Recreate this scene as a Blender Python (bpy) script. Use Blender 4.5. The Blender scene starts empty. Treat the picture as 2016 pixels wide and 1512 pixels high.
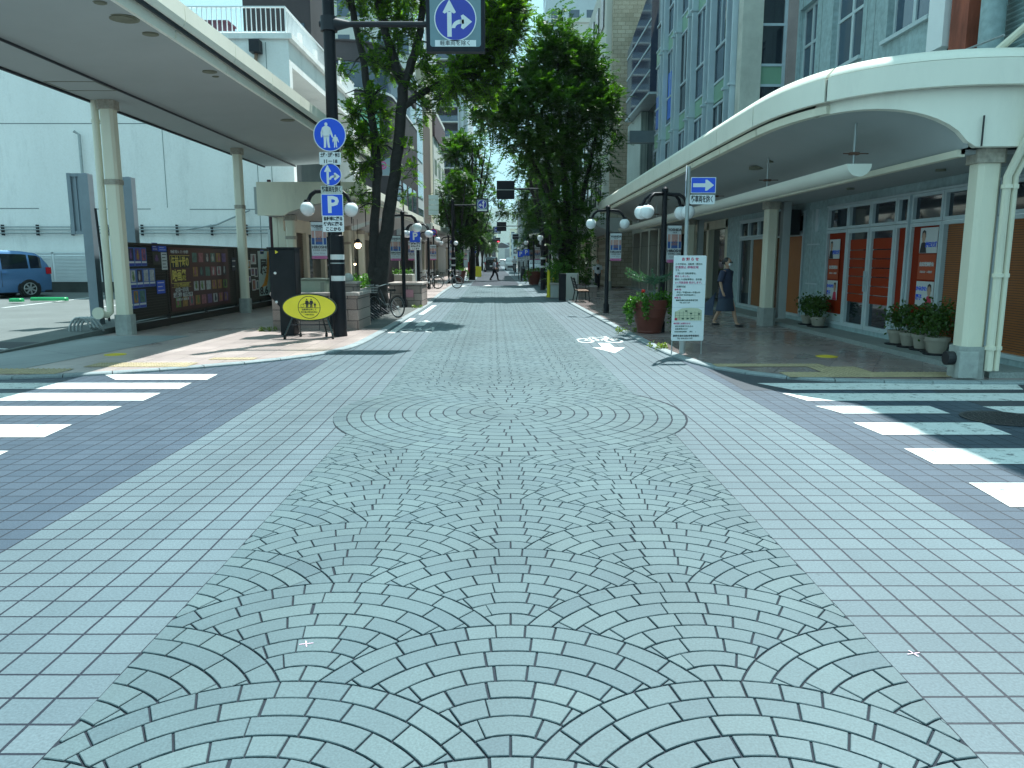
import bpy, math, random
from mathutils import Vector, Matrix, noise as mnoise
R = random.Random(7)
PI = math.pi
sc = bpy.context.scene
COL = sc.collection
# ---------------------------------------------------------------- camera numbers
F, U0, V0, HC, PT = 1500.0, 1005.0, 756.0, 1.58, math.radians(9.31)
CP, SP = math.cos(PT), math.sin(PT)
def G(u, v, z=0.0):
    t = (v - V0) / F; fw = CP - t * SP; dn = SP + t * CP
    Y = (HC - z) * fw / dn
    return ((u - U0) / F * (Y * CP + (HC - z) * SP), Y)
def at(u, v, Y):
    t = (v - V0) / F; fw = CP - t * SP; dn = SP + t * CP
    z = HC - Y * dn / fw
    return Vector(((u - U0) / F * (Y * CP + (HC - z) * SP), Y, z))
def cx(Y): return -0.023 * (Y - 7) if Y > 7 else 0.0
# ---------------------------------------------------------------- object helpers
ORG = {}
def tag(o, label=None, cat=None, group=None, kind=None):
    if label: o['label'] = label
    if cat: o['category'] = cat
    if group: o['group'] = group
    if kind: o['kind'] = kind
    return o
def thing(name, label, cat, loc=(0, 0, 0), group=None, rz=0):
    o = bpy.data.objects.new(name, None); COL.objects.link(o)
    o.empty_display_size = .1
    o.location = loc; o.rotation_euler = (0, 0, rz)
    ORG[o.name] = Vector(loc)
    return tag(o, label, cat, group)
class MB:
    def __init__(s): s.v = []; s.f = []; s.m = []; s.mi = 0; s.uv = None; s.tint = []
    def add(s, vs, fs, tint=None):
        b = len(s.v); s.v += [tuple(p) for p in vs]
        for f in fs: s.f.append(tuple(i + b for i in f)); s.m.append(s.mi); s.tint.append(tint)
        return s
    def quad(s, a, b, c, d): return s.add([a, b, c, d], [(0, 1, 2, 3)])
    def box(s, x0, x1, y0, y1, z0, z1):
        v = [(x, y, z) for z in (z0, z1) for y in (y0, y1) for x in (x0, x1)]
        return s.add(v, [(0, 2, 3, 1), (4, 5, 7, 6), (0, 1, 5, 4), (2, 6, 7, 3), (0, 4, 6, 2), (1, 3, 7, 5)])
    def bbox(s, x0, x1, y0, y1, z0, z1, b=.02):
        """box with chamfered vertical edges and top"""
        ring = lambda i: [(x0 + i + b, y0 + i), (x1 - i - b, y0 + i), (x1 - i, y0 + i + b), (x1 - i, y1 - i - b), (x1 - i - b, y1 - i), (x0 + i + b, y1 - i), (x0 + i, y1 - i - b), (x0 + i, y0 + i + b)]
        vs = [(x, y, z0) for x, y in ring(0)] + [(x, y, z1 - b) for x, y in ring(0)] + [(x, y, z1) for x, y in ring(b * .7)]
        fs = [tuple(range(7, -1, -1)), tuple(range(16, 24))]
        for k in (0, 8):
            for i in range(8): j = (i + 1) % 8; fs.append((k + i, k + j, k + 8 + j, k + 8 + i))
        return s.add(vs, fs)
    def prism(s, pts, ax, a0, a1):
        """polygon pts (2D) extruded along axis ax from a0 to a1"""
        def P(p, a):
            if ax == 'x': return (a, p[0], p[1])
            if ax == 'y': return (p[0], a, p[1])
            return (p[0], p[1], a)
        n = len(pts)
        vs = [P(p, a0) for p in pts] + [P(p, a1) for p in pts]
        fs = [tuple(range(n)), tuple(range(2 * n - 1, n - 1, -1))] + [(i, n + i, n + (i + 1) % n, (i + 1) % n) for i in range(n)]
        return s.add(vs, fs)
    def tube(s, pts, rad, n=8, caps=True):
        pts = [Vector(p) for p in pts]
        if not isinstance(rad, (list, tuple)): rad = [rad] * len(pts)
        vs = []; up = None
        for i, p in enumerate(pts):
            d = (pts[min(i + 1, len(pts) - 1)] - pts[max(i - 1, 0)]).normalized()
            if up is None: up = Vector((0, 0, 1)) if abs(d.z) < .9 else Vector((1, 0, 0))
            a = d.cross(up).normalized()
            if a.length < .1: a = d.cross(Vector((0, 1, 0))).normalized()
            b = a.cross(d).normalized(); up = b
            for k in range(n):
                t = 2 * PI * k / n; vs.append(p + (a * math.cos(t) + b * math.sin(t)) * rad[i])
        fs = []
        for i in range(len(pts) - 1):
            for k in range(n): j = (k + 1) % n; fs.append((i * n + k, i * n + j, (i + 1) * n + j, (i + 1) * n + k))
        if caps: fs += [tuple(range(n - 1, -1, -1)), tuple((len(pts) - 1) * n + k for k in range(n))]
        return s.add(vs, fs)
    def lathe(s, prof, c=(0, 0, 0), n=20, axis='z'):
        vs = []; c = Vector(c)
        for r, h in prof:
            for k in range(n):
                t = 2 * PI * k / n; x, y = r * math.cos(t), r * math.sin(t)
                vs.append(c + Vector((x, y, h) if axis == 'z' else ((x, h, y) if axis == 'y' else (h, x, y))))
        fs = []
        for i in range(len(prof) - 1):
            for k in range(n): j = (k + 1) % n; fs.append((i * n + k, i * n + j, (i + 1) * n + j, (i + 1) * n + k))
        fs += [tuple(range(n - 1, -1, -1)), tuple((len(prof) - 1) * n + k for k in range(n))]
        return s.add(vs, fs)
    def ball(s, c, r, n=16, sz=1, sx=1, sy=1):
        m = n // 2
        prof = [(max(math.sin(PI * i / m), .001), -math.cos(PI * i / m)) for i in range(m + 1)]
        b = len(s.v); s.lathe(prof, (0, 0, 0), n)
        for i in range(b, len(s.v)):
            x, y, z = s.v[i]; s.v[i] = (c[0] + x * r * sx, c[1] + y * r * sy, c[2] + z * r * sz)
        return s
    def torus(s, c, R_, r, axis='x', n=24, m=6, a0=0, a1=2 * PI):
        c = Vector(c); full = abs(a1 - a0 - 2 * PI) < 1e-6; k = n if full else n + 1; vs = []
        for i in range(k):
            t = a0 + (a1 - a0) * i / n
            for j in range(m):
                q = 2 * PI * j / m; rr = R_ + r * math.cos(q); h = r * math.sin(q)
                if axis == 'x': p = (h, rr * math.cos(t), rr * math.sin(t))
                elif axis == 'y': p = (rr * math.cos(t), h, rr * math.sin(t))
                else: p = (rr * math.cos(t), rr * math.sin(t), h)
                vs.append(c + Vector(p))
        fs = []
        for i in range(n):
            i2 = (i + 1) % k
            for j in range(m): j2 = (j + 1) % m; fs.append((i * m + j, i2 * m + j, i2 * m + j2, i * m + j2))
        return s.add(vs, fs)
    def build(s, name, mat, parent=None, smooth=False, world=True, label=None, bevel=0):
        """world=True: the vertices are in world space and the parent is not rotated"""
        o0 = ORG.get(parent.name, Vector((0, 0, 0))) if (parent and world) else Vector((0, 0, 0))
        me = bpy.data.meshes.new(name)
        me.from_pydata([tuple(Vector(p) - o0) for p in s.v], [], s.f)
        mats = mat if isinstance(mat, (list, tuple)) else [mat]
        for m in mats: me.materials.append(m)
        if len(mats) > 1: me.polygons.foreach_set('material_index', s.m)
        if smooth:
            me.polygons.foreach_set('use_smooth', [True] * len(me.polygons))
            if smooth != 'all':
                try: me.set_sharp_from_angle(angle=math.radians(40))
                except Exception: pass
        if any(t is not None for t in s.tint):
            ca = me.color_attributes.new('tint', 'FLOAT_COLOR', 'CORNER')
            i = 0
            for p in me.polygons:
                t = s.tint[p.index] or 0
                for _ in p.loop_indices: ca.data[i].color = (t, t, t, 1); i += 1
        me.update()
        o = bpy.data.objects.new(name, me); COL.objects.link(o)
        if parent: o.parent = parent; ORG[o.name] = o0
        if label: o['label'] = label
        if bevel:
            b = o.modifiers.new('b', 'BEVEL'); b.width = bevel; b.segments = 2; b.limit_method = 'ANGLE'
        return o
def struct(name, mb, mat, smooth=False):
    return tag(mb.build(name, mat, None, smooth), kind='structure')
def kids(o): return [c for c in bpy.data.objects if c.parent == o]
TREEK = {}
def copy_tree(o, parent=None, label=None, loc=None, rz=None):
    c = o.copy(); COL.objects.link(c); c.parent = parent
    if label: c['label'] = label
    if loc is not None: c.location = loc; ORG[c.name] = Vector(loc)
    if rz is not None: c.rotation_euler = (0, 0, rz)
    for ch in kids(o):
        if ch.name != c.name: copy_tree(ch, c)
    return c
class Fr:
    """a wall frame: a to the right as seen, b up, n towards the viewer"""
    def __init__(s, o, r, n): s.o = Vector(o); s.r = Vector(r).normalized(); s.n = Vector(n).normalized(); s.u = Vector((0, 0, 1))
    def p(s, a, b, n=0): return s.o + s.r * a + s.u * b + s.n * n
    def box(s, mb, a0, a1, b0, b1, n0=0, n1=.02):
        v = [s.p(a, b, n) for n in (n0, n1) for b in (b0, b1) for a in (a0, a1)]
        return mb.add(v, [(0, 2, 3, 1), (4, 5, 7, 6), (0, 1, 5, 4), (2, 6, 7, 3), (0, 4, 6, 2), (1, 3, 7, 5)])
    def poly(s, mb, pts, n0, n1):
        k = len(pts); vs = [s.p(a, b, n1) for a, b in pts] + [s.p(a, b, n0) for a, b in pts]
        return mb.add(vs, [tuple(range(k)), tuple(range(2 * k - 1, k - 1, -1))] + [(i, k + i, k + (i + 1) % k, (i + 1) % k) for i in range(k)])
    def mat4(s, a, b, n):
        q = s.p(a, b, n); m = Matrix((s.r, s.u, s.n)).transposed().to_4x4(); m.translation = q; return m
def facing(x, y, z=0, ang=0):
    """frame whose front looks to -Y, turned by ang about Z"""
    c, s_ = math.cos(ang), math.sin(ang)
    return Fr((x, y, z), (c, s_, 0), (s_, -c, 0))
DG = None
TXT = {}
def text(fr, a, b, n, s, size, mat, parent, name='lettering', bold=0, align='CENTER', ex=.0015, sx=1, world=True, lh=1.0):
    key = (s, size, bold, align, ex, lh)
    if key not in TXT:
        cu = bpy.data.curves.new('t', 'FONT'); cu.body = s; cu.size = size; cu.align_x = align; cu.align_y = 'CENTER'
        cu.extrude = ex; cu.offset = bold; cu.resolution_u = 2; cu.space_line = lh
        o = bpy.data.objects.new('t', cu); COL.objects.link(o)
        bpy.context.view_layer.update()
        me = bpy.data.meshes.new_from_object(o.evaluated_get(bpy.context.evaluated_depsgraph_get()))
        bpy.data.objects.remove(o); bpy.data.curves.remove(cu); TXT[key] = me
    me = TXT[key].copy(); m = fr.mat4(a, b, n) @ Matrix.Diagonal((sx, 1, 1, 1))
    if parent and world: m = Matrix.Translation(-ORG.get(parent.name, Vector())) @ m
    me.transform(m); me.materials.clear(); me.materials.append(mat)
    o = bpy.data.objects.new(name, me); COL.objects.link(o)
    if parent: o.parent = parent; ORG[o.name] = ORG.get(parent.name, Vector())
    return o
# ---------------------------------------------------------------- materials
def lin(h):
    h = h.lstrip('#'); c = [int(h[i:i + 2], 16) / 255 for i in (0, 2, 4)]
    return tuple((x / 12.92 if x <= .04045 else ((x + .055) / 1.055) ** 2.4) for x in c)
MC = {}
def M(name, col, rough=.6, var=.12, scale=3.0, bump=0.0, metal=0.0, streak=0, spec=.5, fine=0, emit=0, dirt=0):
    if name in MC: return MC[name]
    if isinstance(col, str): col = lin(col)
    m = bpy.data.materials.new(name); m.use_nodes = True; MC[name] = m
    nt = m.node_tree; N = nt.nodes; L = nt.links; bs = N['Principled BSDF']
    bs.inputs['Roughness'].default_value = rough; bs.inputs['Metallic'].default_value = metal
    bs.inputs['Specular IOR Level'].default_value = spec
    tc = N.new('ShaderNodeNewGeometry'); mp = N.new('ShaderNodeMapping')
    L.new(tc.outputs['Position'], mp.inputs[0])
    if streak: mp.inputs['Scale'].default_value = (1, 1, 1 / streak)
    nz = N.new('ShaderNodeTexNoise'); nz.inputs['Scale'].default_value = scale; nz.inputs['Detail'].default_value = 5; nz.inputs['Roughness'].default_value = .65
    L.new(mp.outputs[0], nz.inputs['Vector'])
    mx = N.new('ShaderNodeMix'); mx.data_type = 'RGBA'
    mr = N.new('ShaderNodeMapRange'); mr.inputs[1].default_value = .3; mr.inputs[2].default_value = .7
    L.new(nz.outputs['Fac'], mr.inputs[0]); L.new(mr.outputs[0], mx.inputs[0])
    mx.inputs[6].default_value = (*[c * (1 - var) for c in col], 1); mx.inputs[7].default_value = (*[min(1, c * (1 + var)) for c in col], 1)
    out = mx.outputs[2]
    if fine:
        n2 = N.new('ShaderNodeTexNoise'); n2.inputs['Scale'].default_value = fine; n2.inputs['Detail'].default_value = 2
        L.new(tc.outputs['Position'], n2.inputs['Vector'])
        m2 = N.new('ShaderNodeMix'); m2.data_type = 'RGBA'; m2.blend_type = 'OVERLAY'; m2.inputs[0].default_value = .5
        L.new(out, m2.inputs[6]); L.new(n2.outputs['Color'], m2.inputs[7])
        hs = N.new('ShaderNodeRGBToBW'); L.new(n2.outputs['Color'], hs.inputs[0]); L.new(hs.outputs[0], m2.inputs[7]); out = m2.outputs[2]
    if dirt:
        n3 = N.new('ShaderNodeTexNoise'); n3.inputs['Scale'].default_value = .9; n3.inputs['Detail'].default_value = 8; n3.inputs['Roughness'].default_value = .75
        mp3 = N.new('ShaderNodeMapping'); mp3.inputs['Scale'].default_value = (1, 1, .25); L.new(tc.outputs['Position'], mp3.inputs[0]); L.new(mp3.outputs[0], n3.inputs['Vector'])
        r3 = N.new('ShaderNodeMapRange'); r3.inputs[1].default_value = .52; r3.inputs[2].default_value = .72; r3.inputs[4].default_value = dirt
        L.new(n3.outputs['Fac'], r3.inputs[0])
        m3 = N.new('ShaderNodeMix'); m3.data_type = 'RGBA'; m3.inputs[7].default_value = (*[c * .38 for c in col], 1)
        L.new(r3.outputs[0], m3.inputs[0]); L.new(out, m3.inputs[6]); out = m3.outputs[2]
    L.new(out, bs.inputs['Base Color'])
    if bump:
        bp = N.new('ShaderNodeBump'); bp.inputs['Strength'].default_value = bump; bp.inputs['Distance'].default_value = .01
        n4 = N.new('ShaderNodeTexNoise'); n4.inputs['Scale'].default_value = 60; n4.inputs['Detail'].default_value = 3
        L.new(tc.outputs['Position'], n4.inputs['Vector']); L.new(n4.outputs['Fac'], bp.inputs['Height']); L.new(bp.outputs[0], bs.inputs['Normal'])
    if emit:
        bs.inputs['Emission Color'].default_value = (*col, 1); bs.inputs['Emission Strength'].default_value = emit
    return m
def brickmat(name, c1, c2, mortar, bw, bh, ms, rough=.6, offset=0.0, coord='UV', bump=.4, fine=90, big=.12, rot=(0, 0, 0), rvar=0, wear=0, spec=.5):
    if name in MC: return MC[name]
    c1, c2, mortar = [lin(c) if isinstance(c, str) else c for c in (c1, c2, mortar)]
    m = bpy.data.materials.new(name); m.use_nodes = True; MC[name] = m
    nt = m.node_tree; N = nt.nodes; L = nt.links; bs = N['Principled BSDF']; bs.inputs['Roughness'].default_value = rough
    bs.inputs['Specular IOR Level'].default_value = spec
    tc = N.new('ShaderNodeTexCoord'); geo = N.new('ShaderNodeNewGeometry'); mp = N.new('ShaderNodeMapping'); mp.inputs['Rotation'].default_value = rot
    L.new(tc.outputs['UV'] if coord == 'UV' else geo.outputs['Position'], mp.inputs[0])
    # slightly wandering joints
    wn = N.new('ShaderNodeTexNoise'); wn.inputs['Scale'].default_value = 2.2; wn.inputs['Detail'].default_value = 3; L.new(mp.outputs[0], wn.inputs['Vector'])
    wv = N.new('ShaderNodeVectorMath'); wv.operation = 'SCALE'; wv.inputs['Scale'].default_value = min(bw, bh) * .09
    sb = N.new('ShaderNodeVectorMath'); sb.operation = 'SUBTRACT'; sb.inputs[1].default_value = (.5, .5, .5)
    L.new(wn.outputs['Color'], sb.inputs[0]); L.new(sb.outputs[0], wv.inputs[0])
    ad = N.new('ShaderNodeVectorMath'); L.new(mp.outputs[0], ad.inputs[0]); L.new(wv.outputs[0], ad.inputs[1])
    bt = N.new('ShaderNodeTexBrick'); bt.offset = offset; bt.squash = 1
    bt.inputs['Color1'].default_value = (*c1, 1); bt.inputs['Color2'].default_value = (*c2, 1); bt.inputs['Mortar'].default_value = (*mortar, 1)
    bt.inputs['Scale'].default_value = 1; bt.inputs['Mortar Size'].default_value = ms; bt.inputs['Mortar Smooth'].default_value = .25
    bt.inputs['Brick Width'].default_value = bw; bt.inputs['Row Height'].default_value = bh; bt.inputs['Bias'].default_value = 0
    L.new(ad.outputs[0], bt.inputs['Vector'])
    nz = N.new('ShaderNodeTexNoise'); nz.inputs['Scale'].default_value = .55; nz.inputs['Detail'].default_value = 6; nz.inputs['Roughness'].default_value = .6
    L.new(geo.outputs['Position'], nz.inputs['Vector'])
    mr = N.new('ShaderNodeMapRange'); mr.inputs[1].default_value = .3; mr.inputs[2].default_value = .7; mr.inputs[3].default_value = 1 - big; mr.inputs[4].default_value = 1 + big
    L.new(nz.outputs['Fac'], mr.inputs[0])
    n2 = N.new('ShaderNodeTexNoise'); n2.inputs['Scale'].default_value = fine; n2.inputs['Detail'].default_value = 2
    L.new(geo.outputs['Position'], n2.inputs['Vector'])
    r2 = N.new('ShaderNodeMapRange'); r2.inputs[1].default_value = .3; r2.inputs[2].default_value = .7; r2.inputs[3].default_value = .84; r2.inputs[4].default_value = 1.16
    L.new(n2.outputs['Fac'], r2.inputs[0])
    mu = N.new('ShaderNodeMath'); mu.operation = 'MULTIPLY'; L.new(mr.outputs[0], mu.inputs[0]); L.new(r2.outputs[0], mu.inputs[1])
    # tyre-dulled lanes along the street and scattered gum spots
    m6 = N.new('ShaderNodeMapping'); m6.inputs['Scale'].default_value = (1.3, .1, 1); L.new(geo.outputs['Position'], m6.inputs[0])
    n6 = N.new('ShaderNodeTexNoise'); n6.inputs['Scale'].default_value = 1.0; n6.inputs['Detail'].default_value = 4; L.new(m6.outputs[0], n6.inputs['Vector'])
    r6 = N.new('ShaderNodeMapRange'); r6.inputs[1].default_value = .35; r6.inputs[2].default_value = .65; r6.inputs[3].default_value = .92; r6.inputs[4].default_value = 1.07; L.new(n6.outputs['Fac'], r6.inputs[0])
    v6 = N.new('ShaderNodeTexVoronoi'); v6.inputs['Scale'].default_value = 1.7; L.new(geo.outputs['Position'], v6.inputs['Vector'])
    g6 = N.new('ShaderNodeMapRange'); g6.inputs[1].default_value = .018; g6.inputs[2].default_value = .034; g6.inputs[3].default_value = .72; g6.inputs[4].default_value = 1; L.new(v6.outputs['Distance'], g6.inputs[0])
    q6 = N.new('ShaderNodeMath'); q6.operation = 'MULTIPLY'; L.new(r6.outputs[0], q6.inputs[0]); L.new(g6.outputs[0], q6.inputs[1])
    q7 = N.new('ShaderNodeMath'); q7.operation = 'MULTIPLY'; L.new(mu.outputs[0], q7.inputs[0]); L.new(q6.outputs[0], q7.inputs[1]); mu = q7
    vm = N.new('ShaderNodeVectorMath'); vm.operation = 'SCALE'; L.new(bt.outputs['Color'], vm.inputs[0]); L.new(mu.outputs[0], vm.inputs['Scale'])
    L.new(vm.outputs[0], bs.inputs['Base Color'])
    if rvar:
        rr = N.new('ShaderNodeMapRange'); rr.inputs[1].default_value = .35; rr.inputs[2].default_value = .65; rr.inputs[3].default_value = rough - rvar; rr.inputs[4].default_value = rough + rvar
        L.new(nz.outputs['Fac'], rr.inputs[0]); L.new(rr.outputs[0], bs.inputs['Roughness'])
    if bump:
        bp = N.new('ShaderNodeBump'); bp.inputs['Strength'].default_value = bump; bp.inputs['Distance'].default_value = .006
        iv = N.new('ShaderNodeMath'); iv.operation = 'MULTIPLY_ADD'; iv.inputs[1].default_value = -1; L.new(bt.outputs['Fac'], iv.inputs[0])
        n5 = N.new('ShaderNodeMath'); n5.operation = 'MULTIPLY'; n5.inputs[1].default_value = .25; L.new(n2.outputs['Fac'], n5.inputs[0]); L.new(n5.outputs[0], iv.inputs[2])
        L.new(iv.outputs[0], bp.inputs['Height']); L.new(bp.outputs[0], bs.inputs['Normal'])
    return m
def glassmat(name, col=(.02, .03, .04), rough=.05):
    m = M(name, col, rough, .2, .6); m.node_tree.nodes['Principled BSDF'].inputs['Specular IOR Level'].default_value = .9
    return m
def leafmat(name, c, c2, trans=.45):
    if name in MC: return MC[name]
    m = bpy.data.materials.new(name); m.use_nodes = True; MC[name] = m
    N = m.node_tree.nodes; L = m.node_tree.links; bs = N['Principled BSDF']; out = N['Material Output']
    geo = N.new('ShaderNodeNewGeometry'); mx = N.new('ShaderNodeMix'); mx.data_type = 'RGBA'
    L.new(geo.outputs['Random Per Island'], mx.inputs[0]); mx.inputs[6].default_value = (*c, 1); mx.inputs[7].default_value = (*c2, 1)
    bs.inputs['Roughness'].default_value = .45; L.new(mx.outputs[2], bs.inputs['Base Color'])
    tr = N.new('ShaderNodeBsdfTranslucent'); sc_ = N.new('ShaderNodeVectorMath'); sc_.operation = 'MULTIPLY'; sc_.inputs[1].default_value = (1.7, 2.0, .55)
    L.new(mx.outputs[2], sc_.inputs[0]); L.new(sc_.outputs[0], tr.inputs[0])
    ms = N.new('ShaderNodeMixShader'); ms.inputs[0].default_value = trans; L.new(bs.outputs[0], ms.inputs[1]); L.new(tr.outputs[0], ms.inputs[2]); L.new(ms.outputs[0], out.inputs[0])
    return m
mWhitePaint = M('white road paint', (.66, .68, .66), .6, .05, 6, fine=40, dirt=.25)
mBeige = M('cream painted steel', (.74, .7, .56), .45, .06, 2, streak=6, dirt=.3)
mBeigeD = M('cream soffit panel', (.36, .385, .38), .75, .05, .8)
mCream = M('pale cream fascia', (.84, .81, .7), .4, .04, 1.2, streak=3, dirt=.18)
mBlackSteel = M('black painted steel', (.008, .009, .013), .5, .2, 4, spec=.25)
mDarkSteel = M('charcoal steel', (.02, .022, .028), .5, .2, 3, spec=.3)
def wear(m, lo=.535, hi=.65, sc_=7):
    N = m.node_tree.nodes; L = m.node_tree.links; g = N.new('ShaderNodeNewGeometry'); n = N.new('ShaderNodeTexNoise'); n.inputs['Scale'].default_value = sc_; n.inputs['Detail'].default_value = 9; n.inputs['Roughness'].default_value = .8
    L.new(g.outputs['Position'], n.inputs['Vector']); r = N.new('ShaderNodeMapRange'); r.inputs[1].default_value = lo; r.inputs[2].default_value = hi; r.inputs[4].default_value = .85; L.new(n.outputs['Fac'], r.inputs[0])
    t = N.new('ShaderNodeBsdfTransparent'); x = N.new('ShaderNodeMixShader'); L.new(r.outputs[0], x.inputs[0]); L.new(N['Principled BSDF'].outputs[0], x.inputs[1]); L.new(t.outputs[0], x.inputs[2]); L.new(x.outputs[0], N['Material Output'].inputs[0])
wear(mWhitePaint)
mGrey = M('grey steel', (.22, .27, .31), .4, .1, 2, dirt=.2)
mGalv = M('galvanised steel', (.35, .38, .38), .35, .12, 8, metal=.4)
mWhite = M('white paint', (.78, .8, .8), .4, .03, 3)
mSignWhite = M('sign face white', (.74, .78, .8), .35, .03, 3)
mBlue = M('sign blue', (.008, .085, .72), .3, .06, 4)
mBlueDull = M('overhead sign blue', (.035, .055, .42), .35, .05, 4)
mInk = M('black ink', (.015, .015, .02), .5, .05, 4)
mRed = M('red ink', (.55, .03, .08), .5, .05, 4)
mPurple = M('magenta ink', (.45, .04, .22), .5, .05, 4)
mYellow = M('yellow panel', (.78, .66, .03), .4, .04, 4)
mConc = M('weathered white concrete', (.88, .86, .83), .85, .05, .7, streak=5, fine=14, dirt=.35)
mConcB = M('pale blue concrete', (.33, .43, .44), .8, .1, .8, streak=6, fine=10, dirt=.3)
mGlassD = glassmat('dark window glass', (.012, .018, .028))
mGlassB = glassmat('bluish window glass', (.05, .08, .12))
mAlu = M('aluminium frame', (.42, .5, .52), .4, .08, 3)
mGlobe = M('opal glass globe', (.85, .87, .88), .12, .01, 2)
mTerra = M('terracotta', (.14, .036, .024), .6, .15, 5, dirt=.2)
mRubber = M('black rubber', (.012, .012, .012), .7, .1, 9)
mSkin = M('skin', (.48, .29, .2), .5, .05, 5)
mHair = M('black hair', (.012, .01, .01), .4, .2, 30)
mOrange = M('orange film', (.32, .03, .004), .45, .06, 1, spec=.12)
# ---------------------------------------------------------------- render, sky, sun, camera
sc.view_settings.view_transform = 'Standard'; sc.view_settings.look = 'None'; sc.view_settings.gamma = 1
sc.view_settings.exposure = 1.8
SE, SA = math.radians(65), math.radians(29.4)      # elevation; azimuth from +Y towards +X
w = bpy.data.worlds.new('World'); sc.world = w; w.use_nodes = True
wn = w.node_tree.nodes; wl = w.node_tree.links; bg = wn['Background']
sky = wn.new('ShaderNodeTexSky'); sky.sky_type = 'NISHITA'; sky.sun_disc = False
sky.sun_elevation = SE; sky.sun_rotation = SA; sky.air_density = 1.15; sky.dust_density = .0; sky.ozone_density = 1.6
tint = wn.new('ShaderNodeVectorMath'); tint.operation = 'MULTIPLY'; tint.inputs[1].default_value = (.98, 1.07, 1.0)
wl.new(sky.outputs[0], tint.inputs[0]); cap = wn.new('ShaderNodeVectorMath'); cap.operation = 'MINIMUM'; cap.inputs[1].default_value = (1.02, 1.85, 2.1)
wl.new(tint.outputs[0], cap.inputs[0]); wl.new(cap.outputs[0], bg.inputs[0]); bg.inputs[1].default_value = .15
sd = bpy.data.lights.new('Sun', 'SUN'); sd.energy = 2.5; sd.angle = math.radians(.53); sd.color = (.93, 1, .98)
so = bpy.data.objects.new('Sun', sd); COL.objects.link(so)
dirv = Vector((math.cos(SE) * math.sin(SA), math.cos(SE) * math.cos(SA), math.sin(SE)))
so.rotation_euler = dirv.to_track_quat('Z', 'Y').to_euler(); so.location = (20, 20, 60)
cd = bpy.data.cameras.new('Camera'); cam = bpy.data.objects.new('Camera', cd); COL.objects.link(cam)
cam.location = (0, 0, HC); cam.rotation_euler = (PI / 2 - PT, 0, -.002); cd.sensor_width = 36; cd.lens = 36 * F / 2016; cd.clip_end = 9000; cd.clip_start = .05
sc.camera = cam
# ================================================================= GROUND
mAsph = M('asphalt', (.055, .06, .066), .85, .15, 1.2, bump=.5, fine=60)
mLot = M('parking lot asphalt', (.13, .145, .14), .9, .12, .8, bump=.4, fine=40)
mPavL = brickmat('light paver grid', (.09, .13, .15), (.107, .148, .167), (.005, .01, .023), .16, .16, .0062, .62, bump=.8, big=.1, rvar=.05)
mPavD = brickmat('blue grey paver grid', (.041, .065, .094), (.053, .079, .11), (.008, .012, .022), .16, .16, .0062, .6, bump=.8, big=.14)
mBase = M('joint sand', (.010, .016, .026), .9, .3, 8)
mPink = brickmat('pink granite tiles', (.38, .3, .28), (.45, .36, .33), (.11, .1, .1), .4, .4, .004, .36, bump=.25, fine=120, big=.1, rvar=.1)
mPinkR = brickmat('polished pink granite', (.25, .2, .195), (.33, .265, .25), (.07, .065, .065), .6, .6, .004, .25, bump=.15, fine=140, big=.14, rvar=.12)
mKerb = M('kerb granite', (.25, .29, .3), .7, .15, 3, fine=80, dirt=.3)
mTac = M('tactile yellow tile', (.38, .3, .18), .7, .15, 4, fine=50)

SW = 1.5
def sheet(polys, z, uvs, name, mats):
    """polys: list of (material index, [(x,y)...]); UV = street coordinates"""
    me = bpy.data.meshes.new(name); vs = []; fs = []; mi = []
    for m, pts in polys:
        b = len(vs); vs += [(x, y, z) for x, y in pts]; fs.append(tuple(range(b, b + len(pts)))); mi.append(m)
    me.from_pydata(vs, [], fs)
    for m in mats: me.materials.append(m)
    me.polygons.foreach_set('material_index', mi)
    uv = me.uv_layers.new(name='UVMap')
    for l in me.loops:
        x, y, _ = vs[l.vertex_index]; uv.data[l.index].uv = (x - cx(y) + (SW if x - cx(y) < 0 else -SW), y)
    o = bpy.data.objects.new(name, me); COL.objects.link(o); return tag(o, kind='structure')

g = MB(); g.quad((-4000, -300, -.03), (4000, -300, -.03), (4000, 6000, -.03), (-4000, 6000, -.03))
struct('ground', g, mAsph)
LB = 2.78
def strip(s0, s1, ys):
    """quads between lateral s0..s1 following the street"""
    out = []
    for a, b in zip(ys[:-1], ys[1:]): out.append([(cx(a) + s0, a), (cx(a) + s1, a), (cx(b) + s1, b), (cx(b) + s0, b)])
    return out
ys = [-3, 0, 3, 7, 12, 18, 27, 40, 60, 90, 140, 220]
polys = []
for q in strip(-SW - .004, SW + .004, [y for y in ys if y < 46] + [46]): polys.append((2, q))
for q in strip(-SW - .004, SW + .004, [46, 60, 90, 140, 220]): polys.append((0, q))
for q in strip(-LB, -SW - .004, ys): polys.append((0, q))
for q in strip(SW + .004, LB, ys): polys.append((0, q))
for q in strip(-7.2, -LB, [-3, 0, 3, 7, 12]): polys.append((1, q))
for q in strip(LB, 5.2, [-3, 0, 3, 7, 12]): polys.append((1, q))
for q in strip(LB, LB + 3, [12, 18, 27, 40, 60]): polys.append((0, q))
for q in strip(-LB - 3, -LB, [12, 18, 27, 40, 60]): polys.append((0, q))
road = sheet(polys, 0, None, 'road', [mPavL, mPavD, mBase])
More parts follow.
